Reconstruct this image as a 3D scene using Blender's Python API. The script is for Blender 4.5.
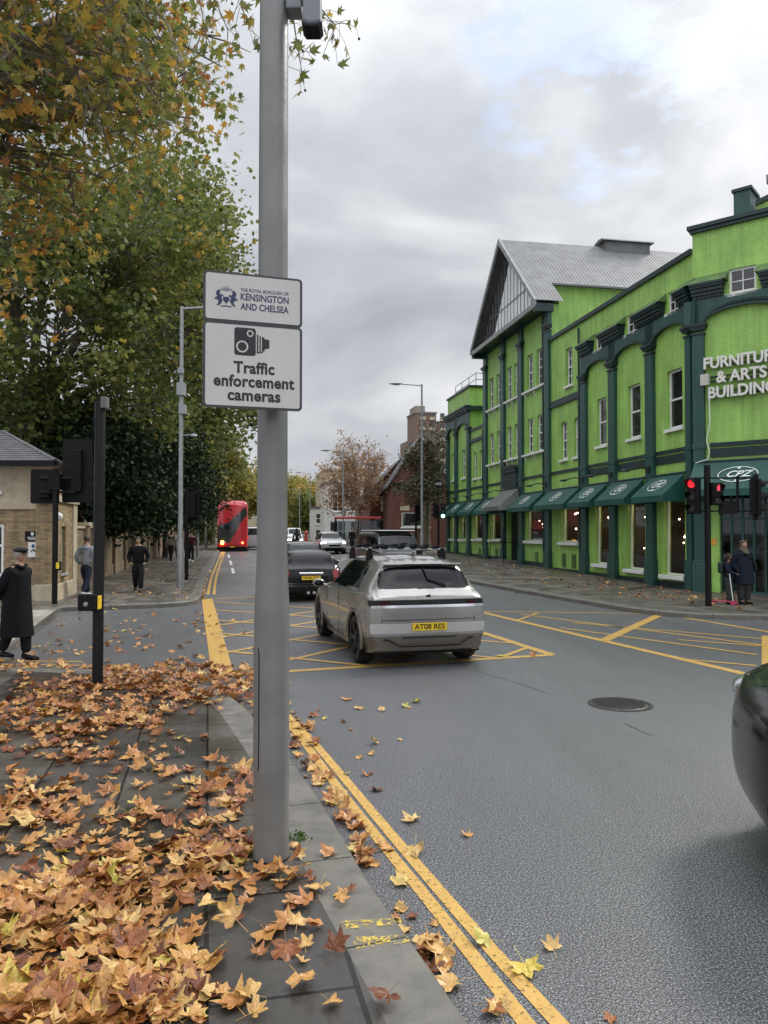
import bpy, bmesh, math, random
import numpy as np
from mathutils import Vector, Matrix
for o in list(bpy.data.objects): bpy.data.objects.remove(o)
scene = bpy.context.scene
COL = scene.collection
random.seed(7); rng = np.random.default_rng(11)
R = math.radians
F = 760.0; CAMZ = 1.97; PITCH = math.atan(19/760.0)

# ---------------------------------------------------------------- camera
cam = bpy.data.objects.new('camera', bpy.data.cameras.new('camera')); COL.objects.link(cam)
cam.location = (0, 0, CAMZ); cam.rotation_euler = (math.pi/2 + PITCH, 0, 0)
cam.data.sensor_width = 36; cam.data.lens = F/1024*36; cam.data.clip_end = 5000; cam.data.clip_start = .05
scene.camera = cam
# ---------------------------------------------------------------- exposure
vs = scene.view_settings
vs.view_transform = 'Standard'; vs.look = 'None'; vs.exposure = 0.62; vs.gamma = 1.0; vs.use_curve_mapping = False
# ---------------------------------------------------------------- sky (overcast with thin gaps)
SUN_EL, SUN_AZ = 42, 50      # azimuth clockwise from +Y
W = bpy.data.worlds.new('World'); scene.world = W; W.use_nodes = True
nt = W.node_tree; nt.nodes.clear()
def N(t, **k):
    n = nt.nodes.new(t)
    for a, b in k.items(): setattr(n, a, b)
    return n
L = lambda a, b: nt.links.new(a, b)
out = N('ShaderNodeOutputWorld'); bg = N('ShaderNodeBackground'); bg.inputs['Strength'].default_value = 0.1
sky = N('ShaderNodeTexSky'); sky.sky_type = 'NISHITA'; sky.sun_disc = False
sky.sun_elevation = R(SUN_EL); sky.sun_rotation = R(SUN_AZ)
tc = N('ShaderNodeTexCoord'); mp = N('ShaderNodeMapping'); mp.inputs['Scale'].default_value = (1.0, 1.0, 2.2)
mp.inputs['Location'].default_value = (0.35, 0.2, 0.45)
L(tc.outputs['Generated'], mp.inputs['Vector'])
n1 = N('ShaderNodeTexNoise'); n1.inputs['Scale'].default_value = 2.6; n1.inputs['Detail'].default_value = 7; n1.inputs['Roughness'].default_value = .5; n1.inputs['Distortion'].default_value = .3
n2 = N('ShaderNodeTexNoise'); n2.inputs['Scale'].default_value = 4.5; n2.inputs['Detail'].default_value = 5; n2.inputs['Roughness'].default_value = .5
L(mp.outputs[0], n1.inputs['Vector']); L(mp.outputs[0], n2.inputs['Vector'])
cr = N('ShaderNodeValToRGB'); e = cr.color_ramp.elements
e[0].position = .33; e[0].color = (.33, .352, .395, 1); e[1].position = .69; e[1].color = (.76, .77, .79, 1)
m_ = e.new(.5); m_.color = (.49, .508, .542, 1)
L(n1.outputs['Fac'], cr.inputs['Fac'])
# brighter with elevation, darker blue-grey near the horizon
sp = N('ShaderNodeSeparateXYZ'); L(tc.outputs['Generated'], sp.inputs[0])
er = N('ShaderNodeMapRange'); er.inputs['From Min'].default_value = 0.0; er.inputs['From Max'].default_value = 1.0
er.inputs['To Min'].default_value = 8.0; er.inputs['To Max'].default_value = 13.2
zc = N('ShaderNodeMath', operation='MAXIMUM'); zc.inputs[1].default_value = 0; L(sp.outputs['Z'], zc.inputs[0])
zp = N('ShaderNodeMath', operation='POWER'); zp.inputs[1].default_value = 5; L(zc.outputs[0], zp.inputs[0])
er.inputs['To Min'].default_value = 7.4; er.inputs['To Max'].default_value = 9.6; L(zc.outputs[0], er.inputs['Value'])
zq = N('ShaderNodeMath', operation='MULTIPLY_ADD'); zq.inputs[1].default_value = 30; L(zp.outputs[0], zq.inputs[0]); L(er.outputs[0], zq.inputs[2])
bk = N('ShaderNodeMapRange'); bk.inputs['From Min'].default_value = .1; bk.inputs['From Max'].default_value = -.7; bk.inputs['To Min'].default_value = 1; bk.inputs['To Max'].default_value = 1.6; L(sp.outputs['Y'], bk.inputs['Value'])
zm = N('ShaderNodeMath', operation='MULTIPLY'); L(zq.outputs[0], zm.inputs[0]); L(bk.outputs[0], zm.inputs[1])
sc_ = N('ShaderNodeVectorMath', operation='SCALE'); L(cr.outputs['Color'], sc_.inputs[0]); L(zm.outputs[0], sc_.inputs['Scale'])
gap = N('ShaderNodeMapRange'); gap.inputs['From Min'].default_value = .66; gap.inputs['From Max'].default_value = .80; gap.inputs['To Max'].default_value = .65
dn = N('ShaderNodeVectorMath', operation='NORMALIZE'); L(tc.outputs['Generated'], dn.inputs[0])
dp = N('ShaderNodeVectorMath', operation='DOT_PRODUCT'); dp.inputs[1].default_value = (.255, .78, .572); L(dn.outputs[0], dp.inputs[0])
dm = N('ShaderNodeMapRange'); dm.inputs['From Min'].default_value = .965; dm.inputs['From Max'].default_value = .995; L(dp.outputs['Value'], dm.inputs['Value'])
n2.inputs['Scale'].default_value = 7.5; n2.inputs['Roughness'].default_value = .62
ga = N('ShaderNodeMath', operation='MULTIPLY_ADD'); ga.inputs[1].default_value = .2; L(dm.outputs[0], ga.inputs[0]); L(n2.outputs['Fac'], ga.inputs[2]); L(ga.outputs[0], gap.inputs['Value']); gm = N('ShaderNodeMath', operation='MULTIPLY'); L(gap.outputs[0], gm.inputs[0]); L(dm.outputs[0], gm.inputs[1])
skm = N('ShaderNodeVectorMath', operation='SCALE'); skm.inputs['Scale'].default_value = 1.5; L(sky.outputs[0], skm.inputs[0])
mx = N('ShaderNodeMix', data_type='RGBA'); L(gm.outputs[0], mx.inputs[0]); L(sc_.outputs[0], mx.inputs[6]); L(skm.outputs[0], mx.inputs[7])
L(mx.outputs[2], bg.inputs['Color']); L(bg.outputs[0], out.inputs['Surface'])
# ---------------------------------------------------------------- sun (veiled)
sd = bpy.data.lights.new('sun', 'SUN'); sd.energy = 1.5; sd.angle = R(14); sd.color = (1, .96, .9)
sun = bpy.data.objects.new('sun', sd); COL.objects.link(sun)
az = R(SUN_AZ); el = R(SUN_EL)
d = Vector((math.sin(az)*math.cos(el), math.cos(az)*math.cos(el), math.sin(el)))
sun.rotation_euler = d.to_track_quat('Z', 'Y').to_euler()

# ================================================================ helpers
def smooth01(t): t = max(0, min(1, t)); return t*t*(3-2*t)
def g(x, y):
    """ground height of the road: level near the camera, a gentle rise beyond"""
    r = max(0.0, min(y, 62.0) - 22.0)
    r = r*.0145 if y > 22 else 0
    side = .45 + .55*smooth01((x + 12)/16.0)
    return r*side
def ray(px, py):
    x = (px-384)/F; z = (512-py)/F
    c, s = math.cos(PITCH), math.sin(PITCH)
    return Vector((x, c - z*s, s + z*c))
def G(px, py, dz=0.0):
    """point of the ground (raised by dz) seen at a pixel of the photograph"""
    r = ray(px, py); h = 0
    for _ in range(30):
        t = (CAMZ - dz - h)/-r.z; x, y = r.x*t, r.y*t; h = h*.5 + .5*g(x, y)
    return Vector((x, y, g(x, y)+dz))
def P(px, py, Y):
    r = ray(px, py); t = Y/r.y
    return Vector((r.x*t, Y, CAMZ + r.z*t))

def tag(o, label=None, cat=None, group=None, kind=None):
    if label: o['label'] = label
    if cat: o['category'] = cat
    if group: o['group'] = group
    if kind: o['kind'] = kind
    return o
def thing(name, label, cat, loc=(0, 0, 0), rz=0, group=None):
    o = bpy.data.objects.new(name, None); COL.objects.link(o); o.empty_display_size = .2
    o.location = loc; o.rotation_euler = (0, 0, rz)
    return tag(o, label, cat, group)

class MB:
    def __init__(s): s.v = []; s.f = []; s.m = []; s.M = None
    def add(s, vs, fs, mi=0):
        n = len(s.v)
        if s.M is not None: vs = [tuple(s.M @ Vector(p)) for p in vs]
        s.v += [tuple(p) for p in vs]; s.f += [tuple(i+n for i in f) for f in fs]; s.m += [mi]*len(fs)
        return s
    def box(s, x0, x1, y0, y1, z0, z1, mi=0):
        if x0 > x1: x0, x1 = x1, x0
        if y0 > y1: y0, y1 = y1, y0
        if z0 > z1: z0, z1 = z1, z0
        return s.add([(x0,y0,z0),(x1,y0,z0),(x1,y1,z0),(x0,y1,z0),(x0,y0,z1),(x1,y0,z1),(x1,y1,z1),(x0,y1,z1)],
              [(0,3,2,1),(4,5,6,7),(0,1,5,4),(1,2,6,5),(2,3,7,6),(3,0,4,7)], mi)
    def prism(s, poly, a, b, axis='y', mi=0):
        """poly of 2D points extruded from a to b along axis (y: points are x,z; x: y,z; z: x,y)"""
        f = {'y': lambda p, t: (p[0], t, p[1]), 'x': lambda p, t: (t, p[0], p[1]), 'z': lambda p, t: (p[0], p[1], t)}[axis]
        n = len(poly)
        area = sum(poly[i][0]*poly[(i+1) % n][1]-poly[(i+1) % n][0]*poly[i][1] for i in range(n))
        if (area < 0) != (axis == 'y'): poly = poly[::-1]
        if a > b: a, b = b, a
        vs = [f(p, a) for p in poly] + [f(p, b) for p in poly]
        fs = [tuple(range(n-1, -1, -1)), tuple(range(n, 2*n))] + [(i, (i+1) % n, n+(i+1) % n, n+i) for i in range(n)]
        return s.add(vs, fs, mi)
    def quad(s, a, b, c, d, mi=0): return s.add([a, b, c, d], [(0, 1, 2, 3)], mi)
    def tube(s, pts, rad, seg=8, cap=True, mi=0, sq=1.0):
        pts = [Vector(p) for p in pts]
        if not hasattr(rad, '__len__'): rad = [rad]*len(pts)
        vs = []; up = None
        for i, p in enumerate(pts):
            t = (pts[min(i+1, len(pts)-1)] - pts[max(i-1, 0)])
            if t.length < 1e-9: t = Vector((0, 0, 1))
            t.normalize()
            if up is None:
                up = Vector((0, 0, 1)) if abs(t.z) < .9 else Vector((0, 1, 0))
            a = t.cross(up)
            if a.length < 1e-6: a = t.cross(Vector((1, 0, 0)))
            a.normalize(); b = a.cross(t).normalized(); up = b
            for k in range(seg):
                an = 2*math.pi*(k+.5)/seg
                vs.append(p + a*math.cos(an)*rad[i] + b*math.sin(an)*rad[i]*sq)
        fs = []
        for i in range(len(pts)-1):
            for k in range(seg):
                k2 = (k+1) % seg
                fs.append((i*seg+k, i*seg+k2, (i+1)*seg+k2, (i+1)*seg+k))
        if cap:
            fs.append(tuple(range(seg-1, -1, -1))); fs.append(tuple((len(pts)-1)*seg+k for k in range(seg)))
        return s.add(vs, fs, mi)
    def lathe(s, prof, axis='z', seg=24, c=(0, 0, 0), mi=0):
        """prof: list of (r, h)"""
        vs = []; n = len(prof)
        for r, h in prof:
            for k in range(seg):
                a = 2*math.pi*k/seg; x, y = r*math.cos(a), r*math.sin(a)
                p = {'z': (x, y, h), 'x': (h, x, y), 'y': (y, h, x)}[axis]
                vs.append((p[0]+c[0], p[1]+c[1], p[2]+c[2]))
        fs = [(i*seg+k, i*seg+(k+1) % seg, (i+1)*seg+(k+1) % seg, (i+1)*seg+k) for i in range(n-1) for k in range(seg)]
        return s.add(vs, fs, mi)
    def ball(s, c, r, seg=12, rings=8, mi=0):
        if not hasattr(r, '__len__'): r = (r, r, r)
        vs = []; fs = []
        for i in range(rings+1):
            th = math.pi*i/rings
            for k in range(seg):
                a = 2*math.pi*k/seg
                vs.append((c[0]+r[0]*math.sin(th)*math.cos(a), c[1]+r[1]*math.sin(th)*math.sin(a), c[2]-r[2]*math.cos(th)))
        for i in range(rings):
            for k in range(seg):
                fs.append((i*seg+k, i*seg+(k+1) % seg, (i+1)*seg+(k+1) % seg, (i+1)*seg+k))
        return s.add(vs, fs, mi)
    def loft(s, rings, cap=True, mi=0):
        n = len(rings[0]); vs = [p for r in rings for p in r]
        fs = [(i*n+k, i*n+(k+1) % n, (i+1)*n+(k+1) % n, (i+1)*n+k) for i in range(len(rings)-1) for k in range(n)]
        if cap: fs += [tuple(range(n-1, -1, -1)), tuple((len(rings)-1)*n+k for k in range(n))]
        return s.add(vs, fs, mi)
    def build(s, name, mats, parent=None, smooth=False, bevel=0, seg=2, loc=None, rot=None, auto=None):
        me = bpy.data.meshes.new(name); me.from_pydata(s.v, [], s.f)
        if not isinstance(mats, (list, tuple)): mats = [mats]
        for m in mats: me.materials.append(m)
        if len(mats) > 1: me.polygons.foreach_set('material_index', s.m)
        if smooth:
            me.polygons.foreach_set('use_smooth', [True]*len(me.polygons))
            me.set_sharp_from_angle(angle=R(auto or 40))
        me.update()
        o = bpy.data.objects.new(name, me); COL.objects.link(o)
        if parent is not None: o.parent = parent
        if loc is not None: o.location = loc
        if rot is not None: o.rotation_euler = rot
        if bevel:
            b = o.modifiers.new('bevel', 'BEVEL'); b.width = bevel; b.segments = seg; b.limit_method = 'ANGLE'; b.angle_limit = R(40)
        return o
def copy_tree(o, parent=None):
    c = o.copy(); COL.objects.link(c); c.parent = parent
    if parent is not None: c.matrix_parent_inverse = o.matrix_parent_inverse
    for ch in kids.get(o.name, []) or [x for x in bpy.data.objects if x.parent == o]:
        copy_tree(ch, c)
    return c
kids = {}
def text_mesh(body, size, mat, parent, name, loc, rot=(math.pi/2, 0, 0), ext=.002, off=0.0, ax='CENTER', ay='CENTER', sx=1.0, space=1.0, line=1.0, shear=0):
    cu = bpy.data.curves.new('txt', 'FONT'); cu.body = body; cu.size = size; cu.extrude = ext; cu.offset = off
    cu.align_x = ax; cu.align_y = ay; cu.space_character = space; cu.space_line = line; cu.shear = shear; cu.resolution_u = 4
    ob = bpy.data.objects.new('txt', cu); COL.objects.link(ob)
    bpy.context.view_layer.update()
    me = bpy.data.meshes.new_from_object(ob.evaluated_get(bpy.context.evaluated_depsgraph_get()))
    bpy.data.objects.remove(ob)
    me.materials.clear(); me.materials.append(mat)
    o = bpy.data.objects.new(name, me); COL.objects.link(o); o.parent = parent
    o.location = loc; o.rotation_euler = rot; o.scale = (sx, 1, 1)
    return o

# ---------------------------------------------------------------- materials
MATS = {}
def mat(name, col, rough=.6, var=.12, scale=6, bump=0, bscale=80, metal=0, spec=.5, coat=0, emit=None, es=1, rvar=0, detail=4):
    if name in MATS: return MATS[name]
    m = bpy.data.materials.new(name); m.use_nodes = True; t = m.node_tree; b = t.nodes['Principled BSDF']
    MATS[name] = m
    b.inputs['Roughness'].default_value = rough; b.inputs['Metallic'].default_value = metal
    b.inputs['Specular IOR Level'].default_value = spec; b.inputs['Coat Weight'].default_value = coat; b.inputs['Coat Roughness'].default_value = .06
    b.inputs['Base Color'].default_value = (*col, 1)
    if emit: b.inputs['Emission Color'].default_value = (*emit, 1); b.inputs['Emission Strength'].default_value = es
    tc = t.nodes.new('ShaderNodeTexCoord')
    if var:
        n = t.nodes.new('ShaderNodeTexNoise'); n.inputs['Scale'].default_value = scale; n.inputs['Detail'].default_value = detail; n.inputs['Roughness'].default_value = .6
        t.links.new(tc.outputs['Object'], n.inputs['Vector'])
        r = t.nodes.new('ShaderNodeValToRGB'); r.color_ramp.elements[0].position = .3; r.color_ramp.elements[1].position = .7
        r.color_ramp.elements[0].color = (*[c*(1-var) for c in col], 1); r.color_ramp.elements[1].color = (*[min(1, c*(1+var)) for c in col], 1)
        t.links.new(n.outputs['Fac'], r.inputs[0]); t.links.new(r.outputs[0], b.inputs['Base Color'])
        if rvar:
            mr = t.nodes.new('ShaderNodeMapRange'); mr.inputs['From Min'].default_value = .35; mr.inputs['From Max'].default_value = .65
            mr.inputs['To Min'].default_value = rough-rvar; mr.inputs['To Max'].default_value = rough+rvar
            t.links.new(n.outputs['Fac'], mr.inputs['Value']); t.links.new(mr.outputs[0], b.inputs['Roughness'])
    if bump:
        n = t.nodes.new('ShaderNodeTexNoise'); n.inputs['Scale'].default_value = bscale; n.inputs['Detail'].default_value = 3
        t.links.new(tc.outputs['Object'], n.inputs['Vector'])
        bp = t.nodes.new('ShaderNodeBump'); bp.inputs['Strength'].default_value = bump; bp.inputs['Distance'].default_value = .01
        t.links.new(n.outputs['Fac'], bp.inputs['Height']); t.links.new(bp.outputs[0], b.inputs['Normal'])
    return m
def brick_mat(name, c1, c2, mortar, bw=.225, bh=.075, msize=.012, rough=.7, bump=.5, painted=False, dirt=.25, yz=False, off=.5, squash=1):
    """brickwork in the wall's own x-z plane"""
    m = bpy.data.materials.new(name); m.use_nodes = True; t = m.node_tree; b = t.nodes['Principled BSDF']; MATS[name] = m
    tc = t.nodes.new('ShaderNodeTexCoord'); s = t.nodes.new('ShaderNodeSeparateXYZ'); c = t.nodes.new('ShaderNodeCombineXYZ')
    t.links.new(tc.outputs['Object'], s.inputs[0])
    ad = t.nodes.new('ShaderNodeMath'); ad.operation = 'ADD'
    t.links.new(s.outputs['X'], ad.inputs[0]); t.links.new(s.outputs['Y'], ad.inputs[1])
    t.links.new(ad.outputs[0], c.inputs['X']); t.links.new(s.outputs['Z'], c.inputs['Y'])
    br = t.nodes.new('ShaderNodeTexBrick'); br.offset = off; br.squash = squash
    br.inputs['Color1'].default_value = (*c1, 1); br.inputs['Color2'].default_value = (*c2, 1); br.inputs['Mortar'].default_value = (*mortar, 1)
    br.inputs['Scale'].default_value = 1; br.inputs['Brick Width'].default_value = bw; br.inputs['Row Height'].default_value = bh; br.inputs['Mortar Size'].default_value = msize
    br.inputs['Mortar Smooth'].default_value = .3; br.inputs['Bias'].default_value = -.1
    t.links.new(c.outputs[0], br.inputs['Vector'])
    n = t.nodes.new('ShaderNodeTexNoise'); n.inputs['Scale'].default_value = 1.3; n.inputs['Detail'].default_value = 9; n.inputs['Roughness'].default_value = .68
    t.links.new(tc.outputs['Object'], n.inputs['Vector'])
    # streaks of rain dirt running down the wall
    mp = t.nodes.new('ShaderNodeMapping'); mp.inputs['Scale'].default_value = (3.2, 3.2, .25); t.links.new(tc.outputs['Object'], mp.inputs[0])
    n2 = t.nodes.new('ShaderNodeTexNoise'); n2.inputs['Scale'].default_value = 1.5; n2.inputs['Detail'].default_value = 6; t.links.new(mp.outputs[0], n2.inputs['Vector'])
    mul = t.nodes.new('ShaderNodeMath'); mul.operation = 'MULTIPLY'; t.links.new(n.outputs[0], mul.inputs[0]); t.links.new(n2.outputs[0], mul.inputs[1])
    mr = t.nodes.new('ShaderNodeMapRange'); mr.inputs['From Min'].default_value = .12; mr.inputs['From Max'].default_value = .38
    mr.inputs['To Min'].default_value = 1-dirt; mr.inputs['To Max'].default_value = 1+dirt*.5; t.links.new(mul.outputs[0], mr.inputs['Value'])
    mx = t.nodes.new('ShaderNodeVectorMath'); mx.operation = 'SCALE'; t.links.new(br.outputs['Color'], mx.inputs[0]); t.links.new(mr.outputs[0], mx.inputs['Scale'])
    t.links.new(mx.outputs[0], b.inputs['Base Color'])
    b.inputs['Roughness'].default_value = rough
    bp = t.nodes.new('ShaderNodeBump'); bp.inputs['Strength'].default_value = bump; bp.inputs['Distance'].default_value = .012; bp.invert = True
    ad2 = t.nodes.new('ShaderNodeMath'); ad2.operation = 'MULTIPLY_ADD'; ad2.inputs[1].default_value = .6
    n3 = t.nodes.new('ShaderNodeTexNoise'); n3.inputs['Scale'].default_value = 14; n3.inputs['Detail'].default_value = 4; t.links.new(tc.outputs['Object'], n3.inputs['Vector'])
    t.links.new(n3.outputs[0], ad2.inputs[0]); t.links.new(br.outputs['Fac'], ad2.inputs[2])
    t.links.new(ad2.outputs[0], bp.inputs['Height']); t.links.new(bp.outputs[0], b.inputs['Normal'])
    return m
def leaf_mat(name, stops, trans=.35, rough=.5, spec=.4):
    m = bpy.data.materials.new(name); m.use_nodes = True; t = m.node_tree; b = t.nodes['Principled BSDF']; MATS[name] = m
    a = t.nodes.new('ShaderNodeAttribute'); a.attribute_name = 'tint'
    r = t.nodes.new('ShaderNodeValToRGB'); els = r.color_ramp.elements
    for i, (p, c) in enumerate(stops):
        if i < 2: els[i].position = p; els[i].color = (*c, 1)
        else: x = els.new(p); x.color = (*c, 1)
    t.links.new(a.outputs['Fac'], r.inputs[0])
    n = t.nodes.new('ShaderNodeTexNoise'); n.inputs['Scale'].default_value = 22; n.inputs['Detail'].default_value = 3
    tc = t.nodes.new('ShaderNodeTexCoord'); t.links.new(tc.outputs['Object'], n.inputs['Vector'])
    mr = t.nodes.new('ShaderNodeMapRange'); mr.inputs['From Min'].default_value = .3; mr.inputs['From Max'].default_value = .7; mr.inputs['To Min'].default_value = .68; mr.inputs['To Max'].default_value = 1.22
    t.links.new(n.outputs[0], mr.inputs['Value'])
    v = t.nodes.new('ShaderNodeVectorMath'); v.operation = 'SCALE'; t.links.new(r.outputs[0], v.inputs[0]); t.links.new(mr.outputs[0], v.inputs['Scale'])
    t.links.new(v.outputs[0], b.inputs['Base Color']); b.inputs['Roughness'].default_value = rough; b.inputs['Specular IOR Level'].default_value = spec
    if trans:
        tr = t.nodes.new('ShaderNodeBsdfTranslucent'); t.links.new(v.outputs[0], tr.inputs[0])
        ms = t.nodes.new('ShaderNodeMixShader'); ms.inputs[0].default_value = trans
        t.links.new(b.outputs[0], ms.inputs[1]); t.links.new(tr.outputs[0], ms.inputs[2]); t.links.new(ms.outputs[0], t.nodes['Material Output'].inputs['Surface'])
    return m
def glass_mat(name, col=(.8, .85, .85), rough=.03, see=.75):
    m = bpy.data.materials.new(name); m.use_nodes = True; t = m.node_tree; MATS[name] = m
    t.nodes.remove(t.nodes['Principled BSDF'])
    tr = t.nodes.new('ShaderNodeBsdfTransparent'); tr.inputs[0].default_value = (*[c*see for c in col], 1)
    gl = t.nodes.new('ShaderNodeBsdfGlossy'); gl.inputs['Roughness'].default_value = rough; gl.inputs[0].default_value = (.9, .95, 1, 1)
    fr = t.nodes.new('ShaderNodeFresnel'); fr.inputs[0].default_value = 1.5
    ms = t.nodes.new('ShaderNodeMixShader'); t.links.new(fr.outputs[0], ms.inputs[0]); t.links.new(tr.outputs[0], ms.inputs[1]); t.links.new(gl.outputs[0], ms.inputs[2])
    t.links.new(ms.outputs[0], t.nodes['Material Output'].inputs['Surface'])
    return m

m_green = brick_mat('green_paint', (.325, .565, .125), (.31, .54, .118), (.27, .475, .10), bump=.4, dirt=.3, rough=.5, msize=.010)
m_green2 = brick_mat('teal_paint', (.019, .078, .066), (.018, .072, .061), (.014, .06, .05), bump=.3, dirt=.3, rough=.42, msize=.008)
m_navy = mat('dark_green_trim', (.008, .026, .028), .4, .3, 3)
m_white = mat('white_paint', (.74, .74, .72), .45, .08, 5)
m_black = mat('black_gloss', (.005, .005, .006), .42, .2, 8, spec=.22)
m_blackm = mat('black_matt', (.006, .006, .007), .6, .25, 12, bump=.1, spec=.2)
m_dglass = mat('dark_window_glass', (.012, .014, .016), .06, 0, spec=.9)
m_glass = glass_mat('shop_glass')
m_stock = brick_mat('stock_brick', (.42, .29, .14), (.19, .13, .07), (.27, .22, .15), dirt=.35)
m_wallb = brick_mat('garden_wall_brick', (.28, .2, .11), (.17, .12, .075), (.2, .165, .12), dirt=.45)
m_stone = mat('pale_stone', (.46, .39, .28), .75, .2, 3, bump=.2, bscale=40)
m_red = brick_mat('red_brick', (.17, .042, .032), (.12, .032, .026), (.12, .065, .055), dirt=.3)
m_slate = mat('slate', (.10, .10, .105), .5, .3, 6, bump=.3, bscale=20)
m_steel = mat('galvanised_steel', (.30, .315, .32), .42, .14, 4, metal=.55, rvar=.08)
m_polegrey = mat('grey_pole_paint', (.19, .19, .185), .38, .15, 3.2, rvar=.08, detail=9, bump=.1, bscale=30, metal=.3)
m_rubber = mat('rubber', (.012, .012, .012), .75, .2, 20)
m_rim = mat('wheel_alloy', (.25, .25, .26), .3, .05, 5, metal=.9)
m_rimdark = mat('wheel_alloy_dark', (.05, .05, .055), .35, .05, 5, metal=.8)
m_chrome = mat('chrome', (.7, .7, .72), .1, 0, metal=1)
m_cglass = mat('car_glass', (.004, .005, .006), .05, 0, spec=.3)
m_redlens = mat('red_lens', (.28, .008, .01), .15, 0, coat=.5)
m_yplate = mat('yellow_plate', (.75, .50, .02), .4, .04, 5)
m_wplate = mat('white_plate', (.7, .7, .68), .4, .04, 5)
m_ytext = mat('plate_black', (.01, .01, .01), .5, 0)
m_bark = mat('plane_bark', (.16, .135, .10), .85, .45, 5, bump=.5, bscale=12)
# ================================================================ GROUND
def asphalt():
    m = bpy.data.materials.new('wet_asphalt'); m.use_nodes = True; t = m.node_tree; b = t.nodes['Principled BSDF']
    tc = t.nodes.new('ShaderNodeTexCoord')
    def noise(s, dt=4, ro=.6, sc=None):
        n = t.nodes.new('ShaderNodeTexNoise'); n.inputs['Scale'].default_value = s; n.inputs['Detail'].default_value = dt; n.inputs['Roughness'].default_value = ro
        if sc:
            mp = t.nodes.new('ShaderNodeMapping'); mp.inputs['Scale'].default_value = sc; mp.inputs['Rotation'].default_value = (0, 0, R(-11)); t.links.new(tc.outputs['Object'], mp.inputs[0]); t.links.new(mp.outputs[0], n.inputs['Vector'])
        else: t.links.new(tc.outputs['Object'], n.inputs['Vector'])
        return n
    big = noise(.35, 5, .6, (1, .22, 1)); fine = noise(88, 3, .85); vor = t.nodes.new('ShaderNodeTexVoronoi'); vor.inputs['Scale'].default_value = 130
    t.links.new(tc.outputs['Object'], vor.inputs['Vector'])
    r = t.nodes.new('ShaderNodeValToRGB'); e = r.color_ramp.elements
    e[0].position = .36; e[0].color = (.022, .023, .025, 1); e[1].position = .64; e[1].color = (.36, .365, .37, 1)
    x = e.new(.5); x.color = (.054, .056, .060, 1)
    t.links.new(fine.outputs[0], r.inputs[0])
    r2 = t.nodes.new('ShaderNodeMapRange'); r2.inputs['From Min'].default_value = .3; r2.inputs['From Max'].default_value = .7; r2.inputs['To Min'].default_value = .62; r2.inputs['To Max'].default_value = 1.3
    t.links.new(big.outputs[0], r2.inputs['Value'])
    v = t.nodes.new('ShaderNodeVectorMath'); v.operation = 'SCALE'; t.links.new(r.outputs[0], v.inputs[0]); t.links.new(r2.outputs[0], v.inputs['Scale'])
    t.links.new(v.outputs[0], b.inputs['Base Color'])
    rr = t.nodes.new('ShaderNodeMapRange'); rr.inputs['From Min'].default_value = .35; rr.inputs['From Max'].default_value = .65; rr.inputs['To Min'].default_value = .44; rr.inputs['To Max'].default_value = .27
    t.links.new(big.outputs[0], rr.inputs['Value']); t.links.new(rr.outputs[0], b.inputs['Roughness'])
    bp = t.nodes.new('ShaderNodeBump'); bp.inputs['Strength'].default_value = .48; bp.inputs['Distance'].default_value = .006
    t.links.new(vor.outputs['Distance'], bp.inputs['Height']); t.links.new(bp.outputs[0], b.inputs['Normal'])
    b.inputs['Specular IOR Level'].default_value = .55
    return m
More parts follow.
